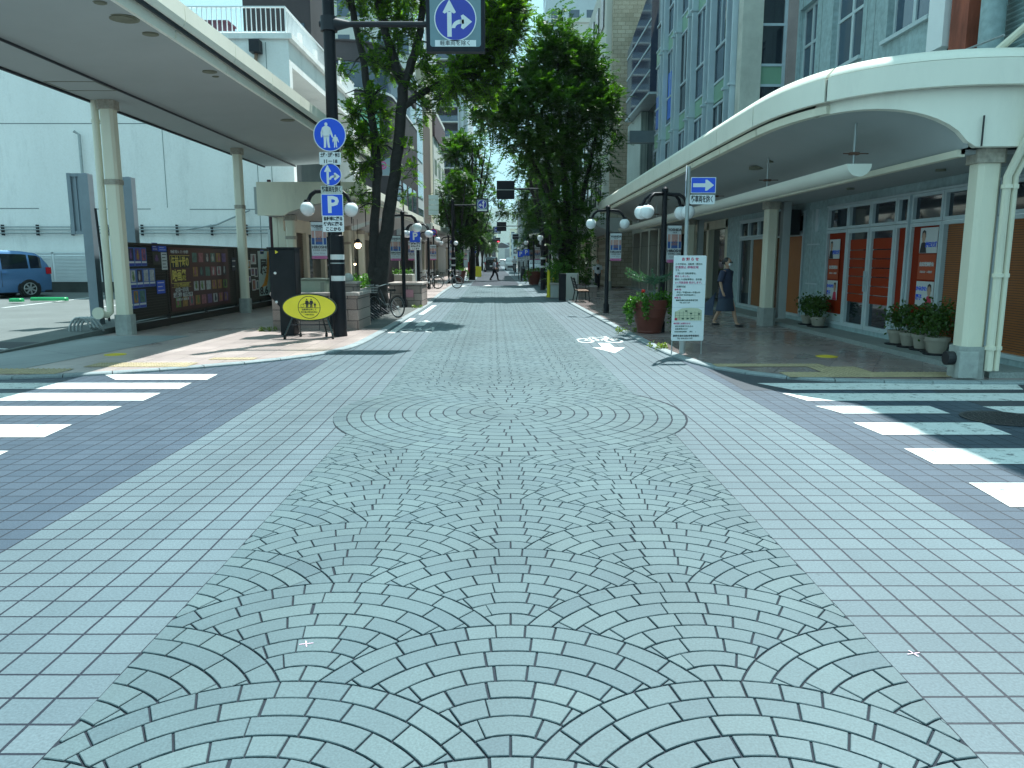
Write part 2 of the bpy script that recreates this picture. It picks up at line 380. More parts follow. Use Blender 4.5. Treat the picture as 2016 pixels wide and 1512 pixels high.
# --- fan bricks
def mkBrick():
    m = brickmat('fan brick', (.13, .155, .155), (.13, .155, .155), (.13, .155, .155), 9, 9, .0001, .6, bump=.35, big=.14, fine=110)
    N = m.node_tree.nodes; L = m.node_tree.links
    vc = N.new('ShaderNodeVertexColor'); vc.layer_name = 'tint'
    mx = N.new('ShaderNodeMix'); mx.data_type = 'RGBA'; mx.inputs[6].default_value = (.066, .106, .122, 1); mx.inputs[7].default_value = (.096, .143, .152, 1)
    L.new(vc.outputs[0], mx.inputs[0])
    vm = [n for n in N if n.type == 'VECT_MATH' and n.operation == 'SCALE' and n.outputs[0].links and n.outputs[0].links[0].to_node.type == 'BSDF_PRINCIPLED'][0]
    L.new(mx.outputs[2], vm.inputs[0]); return m
mFan = mkBrick()
def clip_circle(poly, c, r, keep_out=True):
    """Sutherland-Hodgman against a circle; keeps outside (or inside)"""
    f = lambda p: (math.hypot(p[0] - c[0], p[1] - c[1]) - r) * (1 if keep_out else -1)
    n = len(poly); d = [f(p) for p in poly]
    if min(d) >= 0: return poly
    if max(d) <= 0: return []
    out = []; cut = []
    for i in range(n):
        a, b = poly[i], poly[(i + 1) % n]; da, db = d[i], d[(i + 1) % n]
        if da >= 0: out.append(a)
        if (da >= 0) != (db >= 0):
            t = da / (da - db); p = (a[0] + (b[0] - a[0]) * t, a[1] + (b[1] - a[1]) * t)
            out.append(p); cut.append((len(out) - 1, da >= 0))
    if len(cut) == 2:
        i0 = [i for i, ex in cut if ex][0]; p = out[i0]; q = out[(i0 + 1) % len(out)]
        a0 = math.atan2(p[1] - c[1], p[0] - c[0]); a1 = math.atan2(q[1] - c[1], q[0] - c[0]); da = (a1 - a0 + PI) % (2 * PI) - PI
        ins = [(c[0] + r * math.cos(a0 + da * k / 4), c[1] + r * math.sin(a0 + da * k / 4)) for k in (1, 2, 3)]
        out[i0 + 1:i0 + 1] = ins
    return out
def clip_x(poly, x, keep_less):
    s = 1 if keep_less else -1; out = []; n = len(poly)
    for i in range(n):
        a, b = poly[i], poly[(i + 1) % n]; da, db = s * (x - a[0]), s * (x - b[0])
        if da >= 0: out.append(a)
        if (da >= 0) != (db >= 0):
            t = da / (da - db); out.append((a[0] + (b[0] - a[0]) * t, a[1] + (b[1] - a[1]) * t))
    return out
def area(p): return .5 * sum(p[i][0] * p[(i + 1) % len(p)][1] - p[(i + 1) % len(p)][0] * p[i][1] for i in range(len(p)))
PER, RF, CW, CI = .888, .888, .80, 8
MED = (0.0, 7.8, 1.8)
GAP = .0042
bm_ = MB()
def put(poly, tint):
    if len(poly) < 3 or abs(area(poly)) < .00012: return
    if area(poly) < 0: poly = poly[::-1]
    X = sum(p[0] for p in poly) / len(poly); Y = sum(p[1] for p in poly) / len(poly)
    sh = cx(Y); zt = .008 + R.uniform(-.0008, .0008)
    top = []
    for p in poly:
        dx, dy = X - p[0], Y - p[1]; l = math.hypot(dx, dy) or 1; k = min(.0025 / l, .3)
        top.append((p[0] + dx * k + sh, p[1] + dy * k, zt))
    bot = [(p[0] + sh, p[1], zt - .0025) for p in poly]
    n = len(poly)
    bm_.add(top + bot, [tuple(range(n))] + [(i, n + i, n + (i + 1) % n, (i + 1) % n) for i in range(n)], tint)
    if Y < 16: bm_.add(bot + [(p[0] + sh, p[1], .001) for p in poly], [(i, n + i, n + (i + 1) % n, (i + 1) % n) for i in range(n)], tint)
def arcpoly(c, r0, r1, a0, a1):
    k = max(1, int((a1 - a0) * r1 / .05)); g0 = GAP / max(r0, .03); g1 = GAP / r1
    o = [(c[0] + r1 * math.cos(a0 + g1 + (a1 - a0 - 2 * g1) * i / k), c[1] + r1 * math.sin(a0 + g1 + (a1 - a0 - 2 * g1) * i / k)) for i in range(k + 1)]
    i_ = [(c[0] + r0 * math.cos(a1 - g0 - (a1 - a0 - 2 * g0) * i / k), c[1] + r0 * math.sin(a1 - g0 - (a1 - a0 - 2 * g0) * i / k)) for i in range(k + 1)]
    return o + i_
RF = .812
def crs(c, k):      # apex arc k of a fan: centre and radius
    r = RF - .0862 * k; return (c[0], c[1] - k * .111 - r), r
def fanbrick(c, k, a0, a1):
    (c1, r1), (c0, r0) = crs(c, k), crs(c, k + 1); n = max(1, int((a1 - a0) * r1 / .05)); g1, g0 = GAP / r1, GAP / r0; r1 -= GAP; r0 += GAP
    return [(c1[0] + r1 * math.cos(a0 + g1 + (a1 - a0 - 2 * g1) * i / n), c1[1] + r1 * math.sin(a0 + g1 + (a1 - a0 - 2 * g1) * i / n)) for i in range(n + 1)] + [(c0[0] + r0 * math.cos(a1 - g0 - (a1 - a0 - 2 * g0) * i / n), c0[1] + r0 * math.sin(a1 - g0 - (a1 - a0 - 2 * g0) * i / n)) for i in range(n + 1)]
LAY = [(0, (.13, .13, .145, .15, .2, .2, .2, .2, .2, .2, .2)), (0, (.165, .14, .24, .2, .22, .2, .2, .2, .2)), (0, (.2, .23, .2, .2, .22, .2, .2, .2)), (0, (.12, .12, .2, .17, .2, .2, .2, .2)), (0, (.17, .15, .18, .16, .2, .2, .2)), (0, (.17, .13, .17, .16, .2, .2)), (0, (.21, .13, .14, .15, .2)), (1, (.15, .14, .12, .15))]
FEND = 46
AP0 = 3.105
for col in (-2, -1, 0, 1, 2):
    k0 = -3
    while True:
        ap = AP0 + k0 * PER + (PER / 2 if col % 2 else 0); k0 += 1
        if ap > FEND: break
        if ap < .8: continue
        c = (col * CW, ap); oc = lambda q: (q[0], q[1] - RF)
        near = [oc((c[0], ap - PER))] + [oc((c[0] + s_ * CW, ap - PER * h)) for s_ in (-1, 1) for h in (.5, 1.5)] + [oc((c[0] + s_ * 2 * CW, ap - PER)) for s_ in (-1, 1)]
        for ring in range(8):
            rm = (crs(c, ring)[1] + crs(c, ring + 1)[1]) / 2; two, ws = LAY[ring]; spans = []
            a = 0 if two else -ws[0] / 2 / rm
            for i, w_ in enumerate(ws):
                b = a + w_ * R.uniform(.97, 1.03) / rm
                spans.append((a, b))
                if two or i: spans.append((-b, -a))
                a = b
                if a > 1.9: break
            for a0, a1 in spans:
                p = fanbrick(c, ring, PI / 2 - a1, PI / 2 - a0)
                xs = [q[0] for q in p]
                if min(xs) < SW and max(xs) > -SW:
                    for q in near:
                        p = clip_circle(p, q, RF + GAP)
                        if not p: break
                    if p: p = clip_circle(p, MED[:2], MED[2] + GAP)
                    if p and min(x for x, _ in p) < -SW: p = clip_x(p, -SW + GAP, False)
                    if p and max(x for x, _ in p) > SW: p = clip_x(p, SW - GAP, True)
                    if p: put(p, min(1, max(0, R.gauss(.5, .2))))
# medallion
GAP = .0062
mc = MED[:2]
put([(mc[0] + .125 * math.cos(2 * PI * i / 16), mc[1] + .125 * math.sin(2 * PI * i / 16)) for i in range(16)], .6)
rr = .125; k = 0
while rr < MED[2] - .05:
    r1 = min(rr + .1396, MED[2]); rm = (rr + r1) / 2; n = max(6, int(2 * PI * rm / .215)); a = R.uniform(0, 1)
    for i in range(n): put(arcpoly(mc, rr + GAP, r1 - GAP, a + 2 * PI * i / n, a + 2 * PI * (i + 1) / n), min(1, max(0, R.gauss(.55, .2))))
    rr = r1
inl = bm_.build('brick_paving', mFan); tag(inl, kind='structure')
# medallion overlaps the grid: a joint-sand disc under it, 4 mm up
g = MB(); g.add([(mc[0] + 1.806 * math.cos(2 * PI * i / 72), mc[1] + 1.806 * math.sin(2 * PI * i / 72), .004) for i in range(72)], [tuple(range(72))])
struct('road_circle', g, mBase)
# --- kerbs & sidewalks
KL = [(-45, 9.35), (-20, 9.5), (-9, 9.62), (-6.7, 9.97), (-5.6, 10.35), (-4.4, 11.1), (-3.5, 11.95), (-3.0, 12.8), (-2.8, 13.6), (-2.73, 14.8), (-2.75, 20), (-2.8, 27)] + [(cx(y) - 2.5, y) for y in (35, 42, 52, 70, 100, 160, 220)]
KR = [(45, 9.2), (20, 9.35), (12, 9.42), (6.15, 9.55), (4.7, 9.65), (3.95, 9.82), (3.4, 10.2), (2.95, 10.9), (2.7, 11.8), (2.55, 13.2), (2.42, 17.1)] + [(cx(y) + 2.6, y) for y in (25, 34, 42, 52, 70, 100, 160, 220)]
SH = .035
def smooth_line(pts, it=2):
    for _ in range(it):
        q = [pts[0]]
        for a, b in zip(pts[:-1], pts[1:]): q += [(a[0] * .75 + b[0] * .25, a[1] * .75 + b[1] * .25), (a[0] * .25 + b[0] * .75, a[1] * .25 + b[1] * .75)]
        pts = q + [pts[-1]]
    return pts
KL = smooth_line(KL); KR = smooth_line(KR)
def offs(pts, d):
    out = []
    for i, p in enumerate(pts):
        a = pts[max(i - 1, 0)]; b = pts[min(i + 1, len(pts) - 1)]; dx, dy = b[0] - a[0], b[1] - a[1]; l = math.hypot(dx, dy)
        out.append((p[0] - dy / l * d, p[1] + dx / l * d))
    return out
def kerb(name, pts, side):
    inn = offs(pts, side * .15); mb = MB()
    # resample into stones
    Ls = [0]
    for a, b in zip(pts[:-1], pts[1:]): Ls.append(Ls[-1] + math.hypot(b[0] - a[0], b[1] - a[1]))
    def smp(P, s):
        for i in range(len(Ls) - 1):
            if s <= Ls[i + 1] or i == len(Ls) - 2:
                t = (s - Ls[i]) / (Ls[i + 1] - Ls[i]); t = min(max(t, 0), 1); return (P[i][0] + (P[i + 1][0] - P[i][0]) * t, P[i][1] + (P[i + 1][1] - P[i][1]) * t)
    s = 0; gp = .006
    while s < Ls[-1] - .1:
        step = .6 if s > 20 or True else 2
        pa, pb = smp(pts, s + gp), smp(pts, min(s + step, Ls[-1]) - gp); qa, qb = smp(inn, s + gp), smp(inn, min(s + step, Ls[-1]) - gp)
        e = .012 * side
        vs = [(*pa, -.02), (*pb, -.02), (*pa, SH - .012), (*pb, SH - .012), (pa[0] * .9 + qa[0] * .1, pa[1] * .9 + qa[1] * .1, SH + .003), (pb[0] * .9 + qb[0] * .1, pb[1] * .9 + qb[1] * .1, SH + .003), (*qa, SH + .003), (*qb, SH + .003), (*qa, -.02), (*qb, -.02)]
        mb.add(vs, [(0, 1, 3, 2), (2, 3, 5, 4), (4, 5, 7, 6), (6, 7, 9, 8), (0, 2, 4, 6, 8), (1, 9, 7, 5, 3)])
        s += step
    struct(name, mb, mKerb)
kerb('kerb', KL, 1); kerb('kerb', KR, -1)
def walk(name, pts, side, xout, mat, y_out=None):
    inn = offs(pts, side * .148); me = []; fs = []; vs = []
    n = len(inn)
    for x, y in inn: vs.append((x, y, SH)); 
    for x, y in inn: vs.append((xout if side > 0 else xout, max(y, 9.0), SH))
    mb = MB(); mb.add(vs, [(i, i + 1, n + i + 1, n + i) for i in range(n - 1)])
    o = mb.build(name, mat); uv = o.data.uv_layers.new(name='UVMap')
    for l in o.data.loops: x, y, _ = vs[l.vertex_index]; c_, s_ = math.cos(.6), math.sin(.6); uv.data[l.index].uv = (x * c_ - y * s_, x * s_ + y * c_) if mat is mPinkR else (x, y)
    tag(o, kind='structure')
# left: sidewalk between kerb and the fence/building line; clipped by the parking lot
iL = offs(KL, .148); iR = offs(KR, -.148)
def walk2(name, inn, xo, mat, rot, zz=SH):
    vs = []; fs = []
    for (x, y) in inn: vs += [(x, y, zz), (xo(y), y + .0, zz)]
    for i in range(len(inn) - 1): fs.append((2 * i, 2 * i + 2, 2 * i + 3, 2 * i + 1))
    mb = MB(); mb.add(vs, fs); o = mb.build(name, mat); uv = o.data.uv_layers.new(name='UVMap'); c_, s_ = math.cos(rot), math.sin(rot)
    for l in o.data.loops: x, y, _ = vs[l.vertex_index]; uv.data[l.index].uv = (x * c_ - y * s_, x * s_ + y * c_)
    tag(o, kind='structure')
stL = [p for p in iL if p[0] > -8.6]; cr = [p for p in iL if p[0] <= -8.6]
walk2('sidewalk', stL, lambda y: -8.5, mPink, 0)
stR = [p for p in iR if p[0] < 13.0]
walk2('sidewalk', stR, lambda y: 13.2, mPinkR, .5)
# cross street walk, left (grey flags in front of the parking lot)
mFlag = brickmat('grey pavement flags', (.22, .25, .255), (.27, .3, .305), (.1, .1, .1), .9, 1.4, .006, .6, bump=.3, fine=100)
mb = MB(); vs = []; nL = len(cr)
for x, y in cr: vs += [(x, y, SH), (x, 11.6 + (x + 8.5) * .02, SH)]
vs += [(stL[0][0], stL[0][1], SH), (-8.5, 11.6, SH)]
mb.add(vs, [(2 * i, 2 * i + 2, 2 * i + 3, 2 * i + 1) for i in range(nL)])
o = mb.build('sidewalk', mFlag); uv = o.data.uv_layers.new(name='UVMap')
for l in o.data.loops: x, y, _ = vs[l.vertex_index]; uv.data[l.index].uv = (x, y)
tag(o, kind='structure')
# a greyer diagonal-jointed quad over the left walk, under the canopy edge
mb = MB(); vs = [(-8.45, 10.3, SH + .004), (-7.0, 10.3, SH + .004), (-6.5, 15.5, SH + .004), (-8.45, 15.5, SH + .004)]
mb.add(vs, [(0, 1, 2, 3)]); o = mb.build('sidewalk', mFlag); uv = o.data.uv_layers.new(name='UVMap')
for l in o.data.loops: x, y, _ = vs[l.vertex_index]; uv.data[l.index].uv = (x * .8 - y * .6, x * .6 + y * .8)
tag(o, kind='structure')
# parking lot, rising away
def zl(y): return SH - .01 + max(0, y - 11.6) * .0235
mb = MB(); mb.add([(-60, 11.6, zl(11.6)), (-8.5, 11.6, zl(11.6)), (-8.5, 28, zl(28)), (-60, 28, zl(28))], [(0, 1, 2, 3)])
mb.prism([(12,-.02),(28,-.02),(28,zl(28)+.02),(12,zl(12)+.02)],'x',-8.52,-8.44)
struct('parking_lot', mb, mLot)
mb = MB(); mb.add([(-60, 12.1, zl(12.1) + .004), (-8.5, 12.1, zl(12.1) + .004), (-8.5, 13.9, zl(13.9) + .004), (-60, 13.9, zl(13.9) + .004)], [(0, 1, 2, 3)])
struct('parking_apron', mb, mAsph)
mb = MB(); y_ = 11.6
mb.box(-60, -8.5, 11.55, 11.68, SH, SH + .04)
mb.add([(-60, 21, zl(21) + .006), (-16.5, 21, zl(21) + .006), (-16.5, 21.12, zl(21.1) + .006), (-60, 21.12, zl(21.1) + .006)], [(0, 1, 2, 3)])
struct('parking_kerb', mb, mKerb)
mb = MB()
for x in (-8.8, -11.4, -14.0): mb.add([(x - .06, 21.1, zl(21.1) + .007), (x + .06, 21.1, zl(21.1) + .007), (x + .5, 26, zl(26) + .007), (x + .38, 26, zl(26) + .007)], [(0, 1, 2, 3)])
mb.add([(-14, 13.9, zl(13.9) + .009), (-8.6, 12.9, zl(12.9) + .009), (-8.6, 13.0, zl(13.0) + .009), (-14, 14.02, zl(14.02) + .009)], [(0, 1, 2, 3)])
struct('parking_lines', mb, mWhitePaint)
# bicycle bay asphalt
mb = MB(); mb.quad((-4.6, 17.2, SH + .005), (-2.9, 17.2, SH + .005), (-2.95, 24.9, SH + .005), (-4.6, 24.9, SH + .005)); struct('bicycle_bay_pavement', mb, M('bay asphalt', (.11, .115, .11), .9, .15, 2, bump=.4, fine=70))
# plinth step along the right shops
mPl = M('plinth concrete', (.27, .3, .29), .6, .1, 1.5, fine=40)
mb = MB(); mb.box(6.3, 7.3, 9.9, 60, SH - .05, .11); struct('shop_step', mb, mPl)
# --- painted marks
mb = MB()
def bar(y0, y1, xl0, xl1, xr0, xr1): mb.quad((xl0, y0, .0045), (xr0, y0, .0045), (xr1, y1, .0045), (xl1, y1, .0045))
rowsR = [((1490, 755), (1560, 768), 2000, 2016), ((1540, 775), (1590, 790), 2300, 2300), ((1605, 800), (1660, 815), 1830, 1872), ((1680, 833), (1738, 857), 1932, 1993), ((1780, 884), (1840, 915), 2300, 2300), ((1908, 952), (1990, 1000), 2300, 2300)]
for (ua, va), (ub, vb), ra, rb in rowsR:
    x1, y1 = G(ua, va); x0, y0 = G(ub, vb)
    if ra < 2016: xr1 = G(ra, va)[0]; xr0 = G(rb, vb)[0]
    else: xr1 = x1 + 4.2; xr0 = x0 + 4.2
    bar(y0, y1, x0, x1, xr0, xr1)
x1, y1 = G(1935, 801); x0, y0 = G(1990, 815); bar(y0, y1, x0, x1, x1 + 3, x1 + 3)
rowsL = [(205, 228, 429, 408, 737, 748), (-999, -999, 378, 353, 754, 766), (-999, -999, 317, 283, 774, 789), (-999, -999, 241, 196, 800, 817), (-999, -999, 143, 88, 836, 861), (-999, -999, 18, -3, 888, 898)]
for la, lb, ra, rb, va, vb in rowsL:
    xr1, y1 = G(ra, va); xr0, y0 = G(rb, vb)
    if la > -900: xl1 = G(la, va)[0]; xl0 = G(lb, vb)[0]
    else: xl1 = xr1 - 4.2; xl0 = xr0 - 4.2
    bar(y0, y1, xl0, xl1, xr0, xr1)
struct('crosswalk', mb, mWhitePaint)
# asphalt of the cross street beyond the pavers
mb = MB(); mb.quad((5.15, -6, .002), (60, -6, .002), (60, 9.3, .002), (5.15, 9.6, .002)); mb.quad((2.85, 9.15, .0022), (5.2, 9.15, .0022), (5.2, 9.9, .0022), (2.85, 10.9, .0022)); struct('cross_street', mb, M('asphalt dark', (.05, .056, .068), .8, .15, 1.2, bump=.5, fine=60))
mb = MB(); mb.quad((-60, -6, .002), (-7.1, -6, .002), (-7.1, 9.8, .002), (-60, 9.5, .002)); struct('cross_street', mb, MC['asphalt dark'])
# edge line, bike marks, arrows
mb = MB()
for (a, b) in ((16.4, 20.6), (22.0, 26.5)):
    mb.quad((-2.66, a, .0045), (-2.5, a, .0045), (-2.55, b, .0045), (-2.71, b, .0045))
def flat(pts, X, Y, s=1, flip=1): mb.add([(X + x * s, Y + y * s * flip, .0048) for x, y in pts], [tuple(range(len(pts)))])
def ringm(X, Y, rx, ry, w_, n=20):
    v = []
    for i in range(n):
        t = 2 * PI * i / n; v += [(X + rx * math.cos(t), Y + ry * math.sin(t), .0048), (X + (rx - w_) * math.cos(t), Y + (ry - w_ * ry / rx) * math.sin(t), .0048)]
    mb.add(v, [(2 * i, 2 * ((i + 1) % n), 2 * ((i + 1) % n) + 1, 2 * i + 1) for i in range(n)])
def stroke(X, Y, a, b, w_=.05):
    a = Vector(a); b = Vector(b); d = (b - a).normalized(); p = Vector((-d.y, d.x)) * w_ / 2
    flat([a - p, b - p, b + p, a + p], X, Y)
def bike(X, Y, f=1):
    ringm(X - .28, Y, .18, .42, .05); ringm(X + .28, Y, .18, .42, .05)
    for a, b in (((-.28, 0), (-.1, .6 * f)), ((-.1, .6 * f), (.2, .55 * f)), ((-.28, 0), (.02, 0)), ((.02, 0), (-.1, .6 * f)), ((.02, 0), (.2, .55 * f)), ((.2, .8 * f), (.28, 0)), ((.12, .85 * f), (.24, .8 * f)), ((-.18, .68 * f), (-.04, .68 * f))): stroke(X, Y, a, b, .06)
def arrow(X, Y, f=1):
    flat([(-.11, 1.1), (.11, 1.1), (.11, .35), (.3, .35), (0, -.5), (-.3, .35), (-.11, .35)], X, Y, 1, f)
X, Y = G(1180, 671); bike(X, Y, 1); X, Y = G(1203, 689); arrow(X, Y, 1)
X, Y = G(828, 651); bike(X, Y, 1); X, Y = G(833, 636); arrow(X, Y + .3, -1)
for u, v in ((912, 563), (1025, 562)): X, Y = G(u, v); arrow(X, Y, 1 if u > 1000 else -1)
X, Y = G(955, 565); flat([(-.1, -2.5), (.1, -2.5), (.1, 1), (.35, 1), (0, 3.5), (-.35, 1), (-.1, 1)], X + .1, Y); flat([(.1, -.6), (.55, .2), (.55, -.4), (1.0, .5), (.5, 1.3), (.5, .7), (.1, 0)], X + .1, Y)
struct('road_markings', mb, mWhitePaint)
# small survey crosses
mb = MB()
for u, v in ((603, 1271), (1799, 1289)):
    X, Y = G(u, v); z_ = .0098 if u < 1300 else .0048
    for dx, dy in ((.028, .006), (-.008, .024)):
        l = math.hypot(dx, dy); px, py = -dy / l * .0022, dx / l * .0022
        mb.quad((X - dx - px, Y - dy - py, z_), (X + dx - px, Y + dy - py, z_), (X + dx + px, Y + dy + py, z_), (X - dx + px, Y - dy + py, z_))
struct('survey_marks', mb, M('pink chalk', (.75, .5, .62), .9, .1, 20))
# tactile tiles with studs
def tactile(x0, x1, y0, y1, sk=0):
    mb = MB(); mb.add([(x0, y0, SH + .006), (x1, y0 + sk * .0, SH + .006), (x1 + sk, y1, SH + .006), (x0 + sk, y1, SH + .006)], [(0, 1, 2, 3)])
    x = x0 + .05
    while x < x1:
        y = y0 + .05
        while y < y1: 
            xx = x + sk * (y - y0) / (y1 - y0); r = .02; mb.add([(xx + r * math.cos(t * PI / 3), y + r * math.sin(t * PI / 3), SH + .006) for t in range(6)] + [(xx + r * .6 * math.cos(t * PI / 3), y + r * .6 * math.sin(t * PI / 3), SH + .012) for t in range(6)], [tuple(range(6, 12))] + [(t, (t + 1) % 6, 6 + (t + 1) % 6, 6 + t) for t in range(6)])
            y += .075
        x += .075
    struct('tactile_paving', mb, mTac)
tactile(3.7, 6.0, 9.95, 10.4); tactile(3.0, 4.6, 10.95, 11.25, 0); tactile(-8.2, -6.2, 10.25, 10.75, .0); tactile(-6.2, -4.7, 10.95, 11.4, .0); tactile(-4.7, -4.0, 11.75, 12.0, 0); tactile(4.3, 5.0, 10.4, 10.95)
# manhole and yellow discs
def manhole(X, Y, r, z, mat, label, name='manhole_cover', cat='manhole cover'):
    mb = MB(); mb.lathe([(r, z), (r, z + .006), (r * .93, z + .006), (r * .92, z + .003), (.001, z + .003)], (X, Y, 0), 40)
    k = -r * .85
    while k < r * .85:
        h = math.sqrt(max(0, (r * .88) ** 2 - k * k)); j = -h
        while j < h - .03: mb.box(X + j, X + j + .035, Y + k, Y + k + .02, z + .002, z + .0065); j += .055
        k += .05
    o = mb.build(name, mat); tag(o, label, cat)
X, Y = G(1975, 825); manhole(X, Y, .38, .004, M('cast iron', (.045, .045, .05), .5, .3, 12, metal=.3), 'round cast iron manhole cover between the crosswalk stripes on the right')
for (u, v, lb) in ((228, 698, 'small yellow round plate set in the left sidewalk'), (1628, 702, 'small yellow round plate set in the shaded right sidewalk')):
    X, Y = G(u, v, SH); mb = MB(); mb.lathe([(.17, SH), (.17, SH + .005), (.001, SH + .0055)], (X, Y, 0), 24); mb.torus((X, Y, SH + .006), .12, .006, 'z', 24, 4); mb.box(X - .08, X + .08, Y - .008, Y + .008, SH + .004, SH + .009)
    tag(mb.build('pavement_marker', M('worn yellow disc', (.65, .5, .03), .6, .1, 10)), lb, 'pavement marker')
# hills
mHill = M('forested hill', (.05, .09, .07), .9, .3, .004)
mb = MB(); n = 60; vs = []
for j in range(8):
    for i in range(n + 1):
        x = -2600 + 5200 * i / n; y = 3000 + j * 260; h = 0 if j == 0 else (60 + j * 26 + 90 * mnoise.noise(Vector((x * .0012, j * .4, 3))) + 60 * mnoise.noise(Vector((x * .004, j * .9, 8)))) * (1 if j else 0) + 35 * math.exp(-((x + 60) / 400) ** 2)
        vs.append((x, y, max(h, -.02)))
mb.add(vs, [(j * (n + 1) + i, j * (n + 1) + i + 1, (j + 1) * (n + 1) + i + 1, (j + 1) * (n + 1) + i) for j in range(7) for i in range(n)])
struct('hills', mb, mHill, smooth='all')
# ================================================================= LEFT SIDE
def blob(n, r0, r1):
    return [(math.cos(2 * PI * i / n) * r0, math.sin(2 * PI * i / n) * r1) for i in range(n)]
# ---- arcade canopy, left
can = thing('arcade_canopy', 'long cream arcade canopy with flat grey soffit over the left sidewalk', 'canopy', (-6.6, 16, 0))
mb = MB()   # soffit slab
mb.prism([(-8.25, 4.66), (-7.25, 4.66), (-7.2, 4.70), (-4.86, 4.83), (-4.86, 5.02), (-8.25, 5.02)], 'y', 5.5, 26.5)
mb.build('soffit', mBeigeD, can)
mb = MB(); mb.tube([(-7.23, 5.5, 4.655), (-7.23, 26.5, 4.655)], .022, 6); mb.box(-8.3, -8.25, 5.5, 26.5, 4.62, 5.06); mb.build('trim', mDarkSteel, can)
mb = MB(); y = 5.6
while y < 26.4:
    y1 = min(y + 2.05, 26.5)
    mb.prism([(-4.86, 4.86), (-4.74, 4.90), (-4.70, 4.98), (-4.70, 5.2), (-4.86, 5.25)], 'y', y, y1 - .02)
    mb.prism([(-4.98, 4.76), (-4.86, 4.72), (-4.84, 4.855), (-4.98, 4.855)], 'y', y + .005, y1 - .045)
    y += 2.05
mb.build('fascia', mCream, can)
mb = MB(); mb.box(-4.8, -4.76, 5.55, 26.45, 4.84, 4.98); mb.box(-8.2, -4.9, 5.55, 26.45, 5.03, 5.12); mb.build('gutter', mDarkSteel, can)
mDk = M('grimy downlight', (.16, .16, .11), .6, .2, 12)
for u, v, r in ((243, 43, .17), (296, 73, .1), (198, 12, .07), (412, 146, .11), (425, 155, .05), (565, 240, .15)):
    zz = 4.77; X, Y = G(u, v, zz); zz = 4.70 + (X + 7.2) * .0556
    mb = MB(); mb.lathe([(r, zz - .012), (r, zz + .02)], (X, Y, 0), 20); mb.lathe([(r * 1.25, zz - .004), (r * 1.25, zz + .02)], (X, Y, 0), 20); mb.build('downlight', mDk, can)
for u, v in ((160, 170),):
    X, Y = G(u, v, 4.66); mb = MB()
    for a, b, c, d in ((-.45, .45, -.25, -.235), (-.45, .45, .235, .25), (-.45, -.435, -.25, .25), (.435, .45, -.25, .25)): mb.box(X + a, X + b, Y + c * 1.5, Y + d * 1.5, 4.654, 4.662)
    mb.build('access_hatch', mDk, can)
def oct_(x, y, r, c=.35):
    k = r * c; return [(x - r + k, y - r), (x + r - k, y - r), (x + r, y - r + k), (x + r, y + r - k), (x + r - k, y + r), (x - r + k, y + r), (x - r, y + r - k), (x - r, y - r + k)]
mRust = M('rusty collar plate', (.38, .34, .28), .7, .25, 14, dirt=.6)
def column(x, y, zt, r, parent, bands=(), base=True):
    mb = MB(); mb.prism(oct_(x, y, r), 'z', SH + .3, zt); c = mb.build('column', mBeige, parent)
    mb = MB(); mb.prism(oct_(x, y, r + .035), 'z', SH - .02, SH + .42); mb.build('column_base', mConcG, c)
    for z0, h, e in [(zt - .17, .17, .04)] + [(b, .1, .018) for b in bands]:
        mb = MB(); mb.prism(oct_(x, y, r + e), 'z', z0, z0 + h - .001)
        for s in (-.09, .09): mb.lathe([(.018, -(r + e + .008)), (.018, -(r + e))], (x + s, y, z0 + h / 2), 8, 'y')
        mb.build('collar', mRust, c)
    return c
mConcG = M('stained column base', (.36, .38, .36), .85, .15, 8, dirt=.5, bump=.5)
column(-7.95, 15.75, 4.66, .13, can, (3.05,))
column(-7.72, 22.3, 4.66, .115, can, (3.0,))
mb = MB(); mb.tube([(-8.2, 15.72, 4.7), (-8.2, 15.72, 4.2), (-8.22, 15.72, .8), (-8.22, 15.7, .5), (-8.24, 15.6, .45), (-8.3, 15.45, .5)], .07, 10)
mb.tube([(-8.2, 15.72, 4.25), (-8.2, 15.72, 4.3)], .085, 10); mb.lathe([(.12, -.05), (.12, .02)], (-8.3, 15.42, .5), 14, 'y')
mb.build('drainpipe', mBeige, can, True)
# conduits that bend into the ground beside the column
t = thing('cable_conduit', 'bundle of grey conduits bending into the ground beside the front left column', 'conduit', (-8.6, 15.6, SH))
for i in range(4):
    x = -8.42 - i * .06; mb = MB(); mb.tube([(x + .0, 15.75, .12)] + [(x - .22 + .22 * math.cos(a), 15.7 - i * .03, .12 + .28 * math.sin(a)) for a in (.3, .7, 1.1, 1.5, 1.9, 2.3, 2.8, 3.14)], .022, 8); mb.build('pipe', mGalv, t, True)
mb = MB(); mb.tube([(-8.36, 15.9, .3), (-8.45, 15.9, 2.6)], .025, 8); mb.build('riser', mDarkSteel, t)
# ---- sign boards seen from the back behind the column
def backboard(u0, u1, v0, v1, Y, label, posts):
    a = at(u0, v1, Y); b = at(u1, v0, Y); t = thing('parking_sign_board', label, 'sign board', ((a.x + b.x) / 2, Y, zl(Y)))
    mb = MB(); mb.box(a.x, b.x, Y, Y + .05, a.z, b.z); mb.build('panel', M('sheet steel blue grey', (.3, .37, .42), .5, .06, 1.5, dirt=.2), t)
    mb = MB()
    for x in (a.x - .02, b.x + .02): mb.box(x - .04, x + .04, Y - .06, Y + .06, a.z - .04, b.z + .04)
    for z in (a.z, b.z): mb.box(a.x, b.x, Y - .05, Y + .055, z - .035, z + .035)
    for i in (1, 2): x = a.x + (b.x - a.x) * i / 3; mb.box(x - .02, x + .02, Y - .03, Y + .03, a.z, b.z)
    mb.build('frame', mGrey, t)
    for x in posts: p = MB(); p.box(x - .1, x + .1, Y - .11, Y + .1, zl(Y) - .05, b.z + (.02)); p.build('post', mGrey, t)
